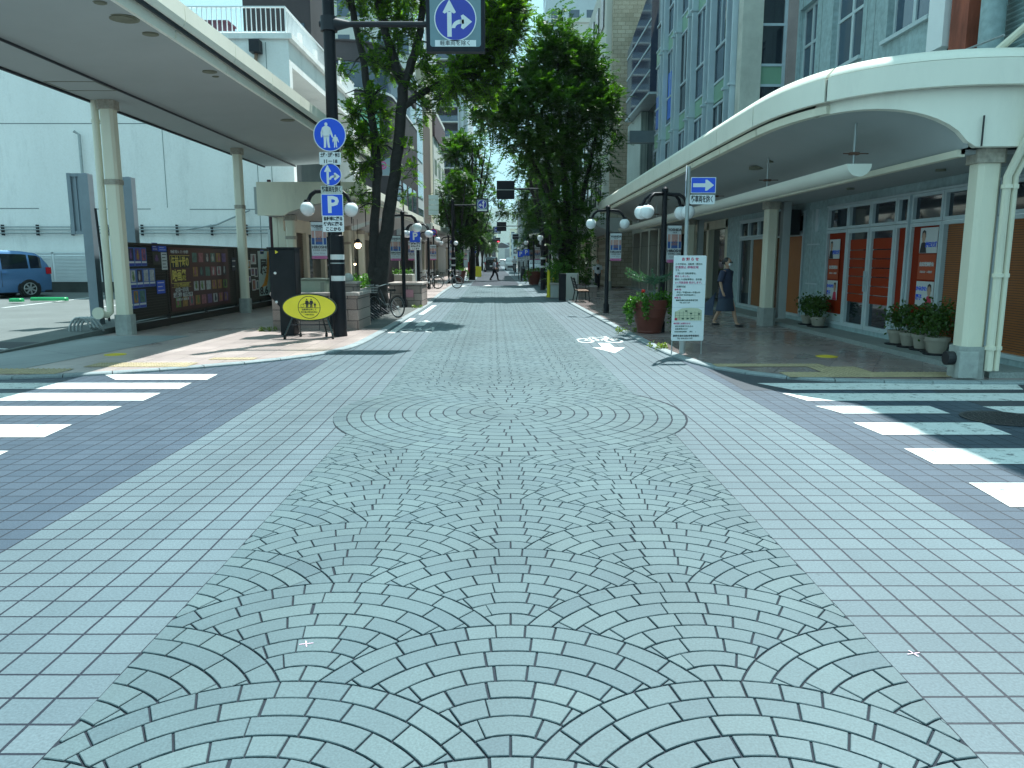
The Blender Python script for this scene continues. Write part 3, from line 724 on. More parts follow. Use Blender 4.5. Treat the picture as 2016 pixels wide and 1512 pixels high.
p1 = at(188, 450, 17.2); backboard(150, 168, 345, 458, 17.0, 'narrow grey sign board seen edge on left of the front column', (p1.x,))
p2 = at(262, 450, 18.6); backboard(226, 252, 352, 465, 18.6, 'grey sign board with ribs standing right of the front left column', (p2.x,))
# ---- dark fence with posters
X0 = -8.12
fe = thing('metal_fence', 'dark brown horizontal slat fence covered with posters along the left sidewalk', 'fence', (X0, 21, SH))
mFen = M('dark bronze slats', (.022, .02, .018), .5, .15, 3)
y = 15.95; npan = 5; pw = (27.2 - y) / npan
for i in range(npan):
    mb = MB(); z = .28
    a, b = y + i * pw + .03, y + (i + 1) * pw - .03
    while z < 1.86: mb.prism([(X0 - .02, z), (X0 + .012, z + .005), (X0 - .004, z + .058), (X0 - .02, z + .058)], 'y', a, b); z += .06
    mb.box(X0 - .03, X0 - .02, a, b, .26, 1.9); mb.build('slat_panel', mFen, fe)
    mb = MB(); mb.box(X0 - .05, X0 + .015, b, b + .06, SH, 1.93); mb.build('post', mFen, fe)
mb = MB(); mb.box(X0 - .04, X0 + .03, y, 27.2, 1.88, 1.93); mb.box(X0 - .1, X0 + .05, y, 27.2, SH - .02, .2); mb.build('rail', mFen, fe)
FL = Fr((X0 + .014, 0, 0), (0, 1, 0), (1, 0, 0))
def uY(u, X=X0): return X * F / (u - U0) / CP
def zr(u, v, X=X0): return HC + X * CP * (V_H - v) / (u - U0)
V_H = 510.0
mPB = M('poster blue', (.012, .045, .34), .35, .1, 3); mPBl = M('poster pale blue', (.16, .32, .6), .4, .1, 3)
mArt = [M('poster art ' + n, c, .4, .45, 9, fine=22) for n, c in (('amber', (.3, .16, .03)), ('teal', (.05, .16, .14)), ('rose', (.3, .09, .12)), ('cloud', (.4, .42, .42)), ('ink', (.02, .02, .035)), ('green', (.1, .2, .04)), ('violet', (.12, .06, .2)))]
mPW = M('poster paper', (.6, .62, .62), .5, .04, 4)
def artwork(fr, a0, a1, b0, b1, n, seed, parent):
    """an abstract picture: a dark ground and a few soft blots"""
    r = random.Random(seed); mb = MB(); fr.box(mb, a0, a1, b0, b1, n, n + .002); mb.build('picture', mArt[r.randrange(7)], parent)
    mb = MB(); w_, h_ = a1 - a0, b1 - b0
    cxx, cyy = a0 + w_ * r.uniform(.4, .6), b0 + h_ * r.uniform(.35, .5)
    pts = [(cxx + x * w_ * .28, cyy + y_ * h_ * .32) for x, y_ in blob(10, r.uniform(.7, 1), 1)]; fr.poly(mb, pts, n + .002, n + .0035)
    pts = [(cxx + x * w_ * .14, cyy + h_ * .36 + y_ * w_ * .16) for x, y_ in blob(8, 1, 1)]; fr.poly(mb, pts, n + .002, n + .0035)
    mb.build('figure', mArt[r.randrange(7)], parent)
def blueposter(y0, y1, z0, z1, label, seed):
    t = thing('wall_poster', label, 'poster', (X0, (y0 + y1) / 2, z0), 'blue bordered picture posters on the dark fence')
    mb = MB(); FL.box(mb, y0, y1, z0, z1, 0, .004); mb.build('sheet', mPB, t)
    w_, h_ = y1 - y0, z1 - z0
    mb = MB(); FL.box(mb, y0 + w_ * .05, y1 - w_ * .05, z0 + h_ * .16, z0 + h_ * .26, .004, .006); mb.build('caption', mPW, t)
    mb = MB()
    for e0, e1, f0, f1 in ((0, .03, 0, 1), (.97, 1, 0, 1), (0, 1, 0, .015), (0, 1, .985, 1)): FL.box(mb, y0 + w_ * e0, y0 + w_ * e1, z0 + h_ * f0, z0 + h_ * f1, .004, .0065)
    mb.build('border', mPBl, t)
    artwork(FL, y0 + w_ * .12, y1 - w_ * .12, z0 + h_ * .3, z0 + h_ * .94, .004, seed, t)
rows = [((236, 251, 264, 277, 288), 487, 524, ('leftmost of the four posters in the top row on the dark fence', 'second poster from the left in the top row on the dark fence', 'third poster in the top row, with a pale picture', 'last poster of the top row beside the small notices')),
        ((238, 252, 265, 278, 290, 302), 529, 566, ('leftmost poster of the middle row on the dark fence', 'second poster from the left in the middle row on the fence', 'middle poster of the middle row on the dark fence', 'fourth poster in the middle row on the dark fence', 'last poster of the middle row, above the blue square notice')),
        ((240, 255, 267, 281), 571, 608, ('leftmost of the three posters in the bottom row', 'middle one of the three posters in the bottom row', 'rightmost of the three posters in the bottom row'))]
sd_ = 3
for us, v0, v1, lbs in rows:
    for i, lb in enumerate(lbs):
        ya, yb = uY(us[i]), uY(us[i + 1]); sd_ += 1
        um = (us[0] + us[-1]) / 2
        blueposter(ya + .01, yb - .01, zr(um, v1), zr(um, v0), 'blue framed picture, ' + lb, sd_)
def notice(u0, u1, v0, v1, mat, label, lines=3, art=None, lm=None):
    um = (u0 + u1) / 2; ya, yb, z0, z1 = uY(u0), uY(u1), zr(um, v1), zr(um, v0)
    t = thing('wall_notice', label, 'notice', (X0, (ya + yb) / 2, z0))
    mb = MB(); FL.box(mb, ya, yb, z0, z1, 0, .005); mb.build('sheet', mat, t)
    if art is not None: artwork(FL, ya + .04, yb - .04, z0 + .06, z1 - .06, .005, art, t)
    mb = MB()
    for i in range(lines):
        zz = z1 - (z1 - z0) * (i + .7) / (lines + .4); FL.box(mb, ya + (yb - ya) * .12, yb - (yb - ya) * (.12 + .2 * (i % 2)), zz, zz + (z1 - z0) * .25 / (lines + 1), .0055, .007)
    if lines: mb.build('print', lm or mPW, t)
notice(300, 311, 478, 494, mPB, 'small blue notice at the top edge of the fence')
notice(312, 328, 481, 495, M('notice blue bright', (.01, .09, .6), .4, .05, 3), 'bright blue notice touching the tall dark red film poster')
notice(300, 316, 497, 521, M('notice black', (.02, .03, .02), .4, .1, 3), 'small black and green notice in the row of little notices', 0, 5)
notice(317, 328, 497, 531, mPW, 'narrow white notice hanging beside the dark red film poster', 5, None, mInk)
notice(304, 320, 552, 578, M('notice blue bright', None or (.01, .09, .6)), 'square blue notice below the other notices, near knee height', 3)
notice(455, 463, 507, 533, M('notice navy', (.01, .015, .05), .4, .1, 3), 'small navy notice just left of the second canopy column', 2)
notice(512, 519, 490, 500, M('notice blue bright', (.01, .09, .6)), 'tiny blue notice right of the second column', 1)
# the big dark red film poster
ya, yb = uY(330.5), uY(448); z0, z1 = .33, 1.86
t = thing('film_festival_poster', 'large dark red poster with yellow headline and rows of small film pictures', 'poster', (X0, (ya + yb) / 2, z0))
mMar = M('poster maroon', (.055, .004, .007), .4, .15, 1.5); mGold = M('poster gold ink', (.75, .6, .12), .4, .05, 5)
mb = MB(); FL.box(mb, ya, yb, z0, z1, 0, .005); mb.build('sheet', mMar, t)
yt0 = ya + .08; yt1 = uY(372)
mb = MB()
for q in ((yt0, yt1, 1.66, 1.67), (yt0, yt1, 1.0, 1.01), (yt0, yt0 + .012, 1.0, 1.67), (yt0, yt1, .9, .906)): FL.box(mb, *q, .005, .008)
mb.build('headline_border', mGold, t)
mb = MB(); FL.box(mb, yt0 + .02, yt1 - .02, 1.37, 1.65, .005, .007); mb.build('headline_ground', mInk, t)
ymid = (yt0 + yt1) / 2; sxx = (yt1 - yt0) / 1.5
text(FL, ymid, 1.5, .009, '午前十時の', .27, mGold, t, bold=.006, sx=sxx)
text(FL, ymid - .1, 1.17, .009, '映画祭', .3, mGold, t, bold=.006, sx=sxx * 1.2)
text(FL, ymid, 1.75, .009, '映画館で観たい、もう一度の傑作', .09, mPW, t, sx=sxx)
text(FL, ymid, .95, .009, 'デジタルで甦る永遠の名作', .1, mGold, t, sx=sxx)
text(FL, ymid, .83, .009, '4/2(金)〜3/31(木)', .14, mPW, t, bold=.002, sx=sxx)
mb = MB(); FL.box(mb, ymid + .05, yt1 + .05, .66, .76, .005, .007); mb.build('label_box', mPW, t)
text(FL, ymid - .35 * sxx, .71, .009, '絶賛上映中', .13, mPW, t, bold=.002, sx=sxx)
text(FL, (ymid + .1 + yt1) / 2, .71, .009, '全27作品上映', .1, mMar, t, sx=sxx)
text(FL, ymid, .6, .009, '毎週金曜日より一週間限定上映', .07, mPW, t, sx=sxx)
def smallpic(y, z, w_, h_, seed): artwork(FL, y, y + w_, z, z + h_, .005, seed, t)
k = 50
for r_, (z, us) in enumerate(((1.5, 6), (1.14, 6), (.78, 6), (.42, 9))):
    y_s = yt1 + .12 if us == 6 else ya + .2; wv = (yb - .12 - y_s) / us
    for i in range(us): k += 1; smallpic(y_s + wv * i + wv * .12, z, wv * .72, .24, k)
# tall colourful poster and little pictures at the far end
t = thing('event_poster', 'tall poster with orange and purple streaks dated 8.6 at the far fence end', 'poster', (X0, uY(525), .4))
ya, yb = uY(506 + 1), uY(536); 
mb = MB(); FL.box(mb, ya, yb, .4, 1.84, 0, .005); mb.build('sheet', M('poster pale sky', (.42, .56, .56), .5, .1, 2), t)
mb = MB(); FL.poly(mb, [(ya + (yb - ya) * a, b) for a, b in ((.62, 1.83), (.8, 1.83), (.72, 1.3), (.6, .9), (.5, .72), (.1, .66), (.3, .8), (.5, 1.1), (.6, 1.5))], .005, .007); mb.build('orange_streak', M('poster orange', (.6, .26, .02), .4, .2, 9), t)
mb = MB(); FL.poly(mb, [(ya + (yb - ya) * a, b) for a, b in ((.8, 1.83), (.99, 1.83), (.99, .62), (.9, .7), (.78, 1.1), (.74, 1.4))], .005, .0075); mb.build('purple_streak', M('poster purple', (.28, .02, .2), .4, .3, 9), t)
text(FL, ya + (yb - ya) * .3, .55, .008, '8.6', .34, mInk, t, bold=.012, sx=2.0)
text(FL, ya + (yb - ya) * .35, 1.32, .008, '展', .5, mInk, t, bold=.012, sx=1.5)
# small clipped pictures on the last bay
for i, (u0, u1, v0, v1, s) in enumerate(((484, 492, 512, 530, 1), (493, 503, 500, 520, 2), (492, 499, 527, 543, 3), (499, 505, 527, 545, 4), (485, 491, 544, 556, 5), (493, 500, 550, 572, 6), (501, 506, 552, 570, 7))):
    um = (u0 + u1) / 2; t = thing('small_picture_card', ('pale', 'bluish', 'grey', 'narrow', 'lilac', 'tall white', 'slim white')[i] + ' picture card, ' + ('left of the top pair', 'right of the top pair', 'left in the second row', 'right in the second row', 'alone at the left edge', 'lowest left', 'lowest right')[i] + ', fence bay past the second column', 'picture card', (X0, uY(um), 1), 'small picture cards on the fence')
    mb = MB(); FL.box(mb, uY(u0), uY(u1), zr(um, v1), zr(um, v0), 0, .006); mb.build('sheet', mPW, t); artwork(FL, uY(u0) + .05, uY(u1) - .05, zr(um, v1) + .03, zr(um, v0) - .03, .006, s + 90, t)
# scraps at the fence foot
mPl_ = M('clear crumpled plastic', (.5, .55, .56), .2, .2, 20)
X, Y = G(425, 613, SH); mb = MB()
for i in range(14): mb.ball((X + R.uniform(-.1, .1) - .15, Y + R.uniform(-.5, .5), SH + R.uniform(.03, .08)), R.uniform(.06, .12), 7, .5)
tag(mb.build('plastic_bag', mPl_, None, True), 'crumpled clear plastic bag lying at the foot of the poster fence', 'plastic bag')
X, Y = G(500, 602, SH); mb = MB(); mb.tube([(X - .5, Y - .6, SH + .05), (X, Y + .8, SH + .05)], .03, 8); tag(mb.build('fluorescent_tube', mWhite), 'white tube lying on the ground past the second column', 'tube')
# ---- white building behind the lot
wb = thing('white_building', 'large weathered white concrete building behind the parking lot with roof railing', 'building', (-20, 30, 0))
mb = MB()
mb.box(-46, -7.7, 28.0, 28.35, 0, 9.1)
mb.box(-46, -9.3, 28.35, 40.0, 0, 9.1)
mb.box(-9.3, -7.7, 28.35, 40.0, 8.25, 9.1)
mb.box(-9.3, -7.7, 28.35, 40.0, 0, 4.2); mb.box(-9.3, -7.7, 38.8, 40.0, 4.2, 8.25)
mb.box(-46, -7.55, 27.9, 40.1, 9.1, 9.28)
mb.build('wall', mConc, wb)
mLine = M('wall joint', (.16, .19, .19), .9, .1, 5)
mb = MB()
for z, xa, xb in ((6.28, -46, -7.7), (3.36, -46, -16.9), (3.34, -15, -12.9), (3.33, -11.5, -7.7)): mb.box(xa, xb, 27.992, 28.0, z, z + .025)
for x, a, b in ((-20.6, 6.3, 8.6), (-12.3, 3.4, 6.2), (-24, 3, 9), (-9.0, 0, 7), (-8.5, 4, 9)): mb.box(x, x + .018, 27.992, 28.0, a, b)
mb.build('joint_lines', mLine, wb)
mb = MB()
for z in (2.50, 2.62, 2.72): mb.tube([(-46, 27.85, z), (-8.2, 27.85, z)], .022, 6)
mb.tube([(-11.6, 27.85, 2.62), (-10.5, 27.85, 2.8), (-9.3, 27.85, 3.3)], .03, 6); mb.tube([(-15.15, 27.85, 2.5), (-15.15, 27.85, 5.9), (-15.3, 27.8, 6.0)], .05, 8)
mb.build('pipes', mGalv, wb)
x = -32
while x < -9: mb = MB(); mb.box(x, x + .04, 27.86, 28, 2.42, 2.8); mb.build('pipe_bracket', mDarkSteel, wb); x += 1.25
for i in range(12):      # white louvre screens along the base
    x0 = -34 + i * 1.95; mb = MB(); z = .82
    mb.box(x0, x0 + .06, 27.75, 27.85, .78, 1.82); mb.box(x0, x0 + 1.93, 27.75, 27.85, 1.78, 1.83)
    while z < 1.76: mb.prism([(27.78, z), (27.74, z - .035), (27.745, z - .045), (27.79, z - .008)], 'x', x0 + .06, x0 + 1.93); z += .05
    mb.box(x0 + .06, x0 + 1.93, 27.8, 27.81, .78, 1.78)
    mb.build('louvre_screen', mWhite, wb)
mb = MB(); mb.box(-46, -9.0, 27.6, 28.0, .2, .76); mb.build('base_wall', M('dark base wall', (.06, .065, .06), .9, .2, 2), wb)
mb = MB(); mb.prism(oct_(-8.75, 0, .001), 'z', 0, 0) if False else None
P = [(x, z) for x, z in ((-8.85, 5.55), (-8.85, 6.4)) ]
arch = [(-8.62, 6.6), (-8.1, 6.6), (-8.1, 7.6)] + [(-8.36 + .26 * math.cos(a), 7.6 + .26 * math.sin(a)) for a in (.4, .8, 1.2, 1.57, 1.95, 2.35, 2.75)] + [(-8.62, 7.6)]
mb = MB(); mb.prism(arch, 'y', 27.985, 27.999); mb.build('arched_opening', mGlassD, wb)
mb = MB(); mb.box(-8.95, -8.6, 27.6, 27.98, 8.6, 9.0); mb.build('wall_lamp_box', mDarkSteel, wb); mb = MB(); mb.tube([(-8.8, 27.9, 8.6), (-8.85, 27.9, 8.2), (-8.85, 27.9, 5.0)], .06, 8); mb.build('conduit', M('rust pipe', (.3, .2, .14), .7, .4, 4), wb)
# roof rail
mb = MB(); x = -13.6
while x < -7.7: mb.box(x, x + .028, 28.15, 28.18, 9.28, 10.2); x += .17
y = 28.2
while y < 40: mb.box(-7.85, -7.82, y, y + .028, 9.28, 10.2); y += .17
mb.box(-13.6, -7.8, 28.13, 28.2, 10.17, 10.22); mb.box(-7.87, -7.8, 28.2, 40, 10.17, 10.22); mb.box(-13.6, -7.8, 28.14, 28.19, 9.36, 9.4); mb.box(-7.86, -7.81, 28.2, 40, 9.36, 9.4)
mb.build('roof_railing', mWhite, wb)
for y in (29.6, 31.8, 34.0, 36.2): mb = MB(); mb.box(-7.78, -7.7, y, y + .35, 9.35, 9.75); mb.build('rail_plate', mConc, wb)
mb = MB(); mb.box(-11.1, -10.2, 29.2, 30, 9.28, 10.0); mb.box(-11.15, -10.15, 29.15, 30.05, 10.0, 10.06)
t = tag(mb.build('rooftop_unit', M('dark red box', (.08, .03, .05), .6, .1, 4)), 'dark red equipment box on the roof behind the white railing', 'rooftop unit')
pt = thing('penthouse', 'dark brown concrete stair tower on the roof of the white building', 'stair tower', (-9.5, 33, 9.28))
mb = MB(); mb.box(-10.7, -8.0, 32.5, 36.5, 9.28, 14); mb.build('wall', M('dark brown render', (.04, .036, .04), .85, .25, .9, streak=4, dirt=.5), pt)
mb = MB(); mb.box(-8.9, -8.25, 32.44, 32.5, 9.3, 10.9); mb.build('door', mGlassB, pt)
mb = MB(); mb.box(-7.99, -7.97, 33.2, 33.6, 12.2, 12.9); mb.build('vent', mDarkSteel, pt)
# recess floor, dark doors and painted shade in the upper terrace
mb = MB(); mb.box(-9.29, -7.75, 28.4, 38.7, 4.2, 4.35); mb.build('terrace_floor', mConcG, wb)
mb = MB(); mb.box(-9.299, -9.26, 28.36, 38.78, 4.36, 8.24); mb.build('terrace_wall_shade', M('painted shade terrace wall', (.1, .12, .12), .9, .15, 1), wb)  # dark sheet over the inner wall; the recess shade is put into its colour
for y in (30.5, 33.5): mb = MB(); mb.box(-9.26, -9.22, y, y + 1.2, 4.4, 6.6); mb.build('door', mGlassD, wb)
# drain pipes, maroon pole and tanks right of the white wall
t = thing('downpipe', 'dark maroon vertical pipe on the white wall above the black cabinet', 'pipe', (-8.6, 27.6, 0))
mb = MB(); mb.tube([(-8.4, 27.3, SH), (-8.4, 27.3, 4.3)], .07, 8); mb.build('pipe', M('maroon paint', (.06, .012, .02), .5, .2, 3), t)
mb = MB(); mb.box(-8.5, -8.42, 27.2, 27.24, 1.9, 2.6); mb.build('sticker', mPW, t)
t = thing('downpipe', 'white round vertical duct right of the maroon pipe', 'pipe', (-7.7, 27.2, 0))
mb = MB(); mb.tube([(-7.75, 26.9, SH), (-7.75, 26.9, 3.0), (-7.72, 27.1, 3.3)], [.2, .2, .16], 14); mb.build('duct', mConc, t, True)
t = thing('cable_coil', 'tangle of grey and black cables hanging on the white wall', 'cable coil', (-8.1, 27.6, 3))
for i in range(7):
    mb = MB(); r = .16 + .05 * R.random(); mb.torus((-8.0 + R.uniform(-.12, .12), 27.2 + .03 * i, 3.5 + R.uniform(-.5, .3)), r, .014, 'y', 18, 5); mb.build('cable', mDarkSteel, t)
# ---- second canopy with shops behind (left)
def street_canopy(name_label, side, y0, y1, xi, xo, zi=2.95, zo=3.42, zt=3.86, beam=True):
    """an arcade canopy whose soffit curves up from the columns to the kerb side"""
    t = thing('arcade_canopy', name_label, 'canopy', ((xi + xo) / 2, (y0 + y1) / 2, 0))
    prof = []; 
    for i in range(9):
        f = i / 8; prof.append((xi + (xo - xi) * f, zi + (zo - zi) * math.sin(f * PI / 2)))
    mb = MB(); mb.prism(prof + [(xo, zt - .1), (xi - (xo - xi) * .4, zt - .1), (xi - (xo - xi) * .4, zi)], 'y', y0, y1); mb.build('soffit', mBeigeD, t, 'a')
    s = 1 if xo > xi else -1; mb = MB(); y = y0
    while y < y1 - .05:
        e = min(y + 2.0, y1); mb.prism([(xo, zo + .04), (xo + s * .08, zo + .06), (xo + s * .12, zo + .12), (xo + s * .1, zt - .05), (xo - s * .05, zt)], 'y', y, e - .015); y += 2.0
    mb.prism([(xo - s * .03, zo - .03), (xo + s * .04, zo - .03), (xo + s * .04, zo + .04), (xo - s * .03, zo + .04)], 'y', y0, y1)
    mb.build('fascia', mCream, t)
    return t
c2 = street_canopy('cream canopy beginning behind the tall black sign pole on the left', -1, 24.0, 33.5, -6.9, -4.5)
mb = MB(); mb.prism([(-7.75, 2.9), (-6.95, 2.9), (-6.8, 3.0), (-6.2, 3.2), (-5.4, 3.36), (-4.5, 3.45), (-4.5, 3.9), (-7.75, 3.9)], 'y', 23.9, 23.995); mb.build('end_panel', mBeige, c2)
for y in (24.6, 33.0): column(-6.95, y, 2.95, .14, c2, (2.2,))
mb = MB()
for y in (26, 28.5, 31): mb.tube([(-5.3, y, 3.4), (-5.3, y, 2.75)], .018, 6)
mb.build('hanger', mDarkSteel, c2)
sh = thing('shop_unit', 'shuttered beige shop front under the second left canopy', 'shop', (-8.5, 30, 0))
mb = MB(); mb.box(-7.86, -7.7, 25.7, 27.6, SH, 2.94); mb.box(-7.69, -7.5, 25.7, 39.8, 2.5, 2.95)
for y in (25.7, 28.3, 31.0, 33.8, 36.6, 39.4): mb.box(-7.69, -7.45, y, y + .35, SH, 2.5)
mb.build('wall', mBeige, sh)
mb = MB(); z = .1
while z < 2.48: mb.box(-7.62, -7.6 + .02, 26.05, 28.3, z, z + .045); z += .06
mb.box(-7.66, -7.62, 26.05, 28.3, SH, 2.5); mb.build('shutter', M('brown slat shutter', (.11, .085, .06), .5, .15, 6), sh)
for a, b in ((28.65, 31.0), (31.35, 33.8), (34.15, 36.6), (36.95, 39.4)): mb = MB(); mb.box(-7.66, -7.62, a, b, .5, 2.5); mb.build('window', mGlassD, sh)
mLampW = M('warm lamp glow', (1, .72, .4), .5, 0, 1, emit=4)
for i, (u, v, Y, r) in enumerate(((743, 465, 27, .06), (705, 483, 27, .14), (699, 520, 27, .05))):
    p = at(u, v, Y); t = thing('hanging_lamp', ('small lit lamp hanging over the shop window behind the left tree', 'lit lantern with wide shade inside the left shop', 'small lit lamp low in the left shop window')[i], 'lamp', p)
    mb = MB(); mb.ball(p, r * .8, 10); mb.build('bulb', mLampW, t); mb = MB(); mb.lathe([(r * .3, r * 1.6), (r * 1.1, r * .5), (r * 1.0, r * .5), (r * .25, r * 1.5)], p, 12); mb.tube([p + Vector((0, 0, r * 1.5)), Vector((p.x, p.y, 2.95))], .008, 4); mb.build('lamp_shade', mDarkSteel, t)
# ---- granite planter, cabinet, utility box
def brickbox(t, x0, x1, y0, y1, z1, mat, cap=True):
    mb = MB(); mb.bbox(x0, x1, y0, y1, SH - .01, z1 - .07, .015); mb.build('wall', mat, t)
    mb = MB(); e = .03
    for q in ((x0 - e, x1 + e, y0 - e, y0 + .22), (x0 - e, x1 + e, y1 - .22, y1 + e), (x0 - e, x0 + .22, y0 + .225, y1 - .225), (x1 - .22, x1 + e, y0 + .225, y1 - .225)): mb.bbox(*q, z1 - .069, z1, .015)
    mb.build('coping', mKerbP, t)
mGran = brickmat('pink granite blocks', (.24, .18, .16), (.34, .27, .24), (.03, .026, .026), .42, .24, .008, .7, offset=.5, coord='P', bump=.8, fine=60, big=.2, rot=(PI / 2, 0, 0))
mKerbP = M('granite coping', (.4, .34, .31), .7, .15, 8, fine=60, dirt=.3)
X1, Y1 = G(538, 650, SH); X2, _ = G(706, 650, SH)
t = thing('stone_planter', 'low pink granite planter wall behind the yellow oval sign', 'planter', ((X1 + X2) / 2, Y1, SH))
brickbox(t, X1, X2, Y1, Y1 + 1.5, .86, mGran)
mb = MB(); mb.box(X1 + .2, X2 - .2, Y1 + .2, Y1 + 1.3, .5, .74); mb.build('soil', M('soil', (.04, .03, .02), .9, .3, 10), t)
t = thing('control_cabinet', 'tall black steel cabinet with two round locks beside the granite planter', 'cabinet', (-4.7, 15.75, SH))
xa = at(540, 600, 15.75).x; xb = at(590, 600, 15.75).x; zt_ = at(565, 490, 15.75).z
mb = MB(); mb.prism([(xa, .82), (xa + .17, .62), (xa + .17, SH), (xb - .08, SH), (xb - .08, .62), (xb, .9), (xb, zt_), (xa, zt_)], 'y', 15.55, 15.93); mb.build('body', M('black cabinet paint', (.01, .012, .015), .5, .2, 4, spec=.25), t, bevel=.01)
mb = MB(); mb.box(xa - .02, xb + .02, 15.5, 15.97, zt_ + .001, zt_ + .03); mb.box(xa + .015, xb - .015, 15.535, 15.549, .94, zt_ - .02); mb.build('door', M('black cabinet paint', 'x'), t)
for z in (.72, 1.3): mb = MB(); mb.ball((xa + .12, 15.53, z), .028, 10); mb.build('lock', mWhite, t)
mb = MB(); mb.lathe([(.04, -.006), (.04, 0)], ((xa + xb) / 2 - .1, 15.535, 1.72), 3, 'y'); mb.build('warning_mark', mYellow, t)
t = thing('utility_box', 'beige utility box standing inside the granite planter', 'utility box', (-4.2, 17.1, .5))
xa = at(591, 560, 17).x; xb = at(642, 560, 17).x; zt_ = at(600, 551, 17).z
mb = MB(); mb.bbox(xa, xb, 17, 17.6, SH, zt_, .02); mb.build('body', M('beige green paint', (.3, .34, .27), .5, .1, 3, dirt=.2), t)
mb = MB(); mb.box(xa + .45, xa + .455, 16.99, 16.997, .6, zt_ - .08); mb.box(xb - .12, xb - .04, 16.985, 16.997, .65, zt_ - .05); mb.box(xa - .02, xb + .02, 16.97, 17.62, zt_, zt_ + .03); mb.build('trim', M('beige green trim', (.2, .23, .19), .5, .1, 3), t)
# ---- yellow oval sign
Yv = 15.0; pc = at(609, 605, Yv)
t = thing('oval_sign', 'yellow oval cycle and pedestrian sign on black splayed legs', 'sign', (pc.x, Yv, SH))
fr = facing(pc.x, Yv, pc.z, 0)
fr.o = Vector((pc.x, Yv, pc.z)); A, B = .54, .268
mb = MB(); fr.poly(mb, blob(40, A, B), -.03, 0); mb.build('rim', M('dark green rim', (.015, .03, .02), .5, .2, 4), t)
mb = MB(); fr.poly(mb, blob(40, A - .025, B - .022), 0, .006); mb.build('panel', mYellow, t)
mb = MB(); n = 32; 
for i in range(n):
    a0, a1 = 2 * PI * i / n, 2 * PI * (i + 1) / n; r0, r1 = .222, .21
    mb.add([fr.p(r0 * math.cos(a0), r0 * math.sin(a0), .0075), fr.p(r0 * math.cos(a1), r0 * math.sin(a1), .0075), fr.p(r1 * math.cos(a1), r1 * math.sin(a1), .0075), fr.p(r1 * math.cos(a0), r1 * math.sin(a0), .0075)], [(3, 2, 1, 0)])
fr.box(mb, -.212, .212, -.012, -.004, .006, .008)
def person_icon(mb, fr, x, y, s, n0, n1, child=False):
    P = lambda pts: fr.poly(mb, [(x + a * s, y + b * s) for a, b in pts], n0, n1)
    P([(a, b + .92) for a, b in blob(10, .075, .085)])
    P([(-.14, .8), (.14, .8), (.17, .72), (.13, .42), (-.13, .42), (-.17, .72)])
    P([(-.13, .43), (-.005, .43), (-.02, 0), (-.12, 0)]); P([(.005, .43), (.13, .43), (.12, 0), (.02, 0)])
    P([(-.17, .76), (-.15, .45), (-.19, .38), (-.24, .45)]); P([(.17, .76), (.15, .45), (.21, .38), (.26, .48)])
person_icon(mb, fr, -.04, -.003, .17, .006, .008); person_icon(mb, fr, .045, -.003, .17, .006, .008); person_icon(mb, fr, .115, -.003, .1, .006, .008)
for x in (-.13, .0):
    for i in range(14):
        a0, a1 = 2 * PI * i / 14, 2 * PI * (i + 1) / 14; mb.add([fr.p(x + r * math.cos(a), .033 + r * math.sin(a), .0078) for r, a in ((.036, a0), (.036, a1), (.03, a1), (.03, a0))], [(3, 2, 1, 0)])
fr.poly(mb, [(-.13, .033), (-.11, .075), (-.02, .07), (0, .033), (-.03, .06), (-.1, .066)], .006, .008)
mb.build('emblem', mInk, t)
text(fr, 0, -.045, .0075, '自転車は押して', .042, mInk, t, bold=.0006); text(fr, 0, -.095, .0075, '歩行者の安全優先に', .037, mInk, t, bold=.0005); text(fr, 0, -.145, .0075, '七間町商店街', .03, mInk, t)
for i, (a, b, yy) in enumerate(((-.33, -.47, -.12), (-.26, -.28, .32), (.33, .47, -.12), (.24, .24, .32))):
    mb = MB(); mb.tube([(pc.x + a, Yv + .03, pc.z - .17), (pc.x + b, Yv + yy, SH + .07)], .019, 8); l = mb.build('leg', M('dark green leg', (.012, .025, .025), .35, .2, 6), t)
    mb = MB(); mb.lathe([(.035, -.02), (.035, .02)], (pc.x + b, Yv + yy, SH + .036), 12, 'x'); mb.build('caster', mRubber, l)
mb = MB(); mb.tube([(pc.x - .4, Yv + .1, pc.z - .35), (pc.x + .4, Yv + .1, pc.z - .35)], .012, 6); mb.build('brace', mDarkSteel, t)
# green wheel stop in the lot
for i, (u0, u1, v) in enumerate(((46, 70, 580), (62, 133, 583))):
    X, Y = G((u0 + u1) / 2, v, .33); p0 = at(u0, v, 23.2); p1 = at(u1, v, 23.2)
    mb = MB(); mb.bbox(p0.x, p1.x, 23.1 + i * .02 - (1 - i) * .6, 23.3 - (1 - i) * .6, .34, .44, .03); tag(mb.build('wheel_stop', M('green plastic', (.02, .35, .12), .4, .1, 4)), ('short green wheel stop under the blue car', 'long green wheel stop right of the blue car')[i], 'wheel stop')
# ================================================================= RIGHT SIDE
XR = 7.0
FRR = Fr((XR, 0, 0), (0, -1, 0), (-1, 0, 0))     # a = -Y
def rb(mb, y0, y1, z0, z1, n0=0, n1=.02): return FRR.box(mb, -y1, -y0, z0, z1, n0, n1)
mPanelW = M('pale painted shop wall', (.45, .52, .52), .6, .06, 1, dirt=.2)
mWinF = M('pale blue window frame', (.5, .58, .6), .4, .05, 3)
b1 = thing('corner_building', 'pale blue concrete corner building with orange papered shop front', 'building', (XR + 4, 15, 0))
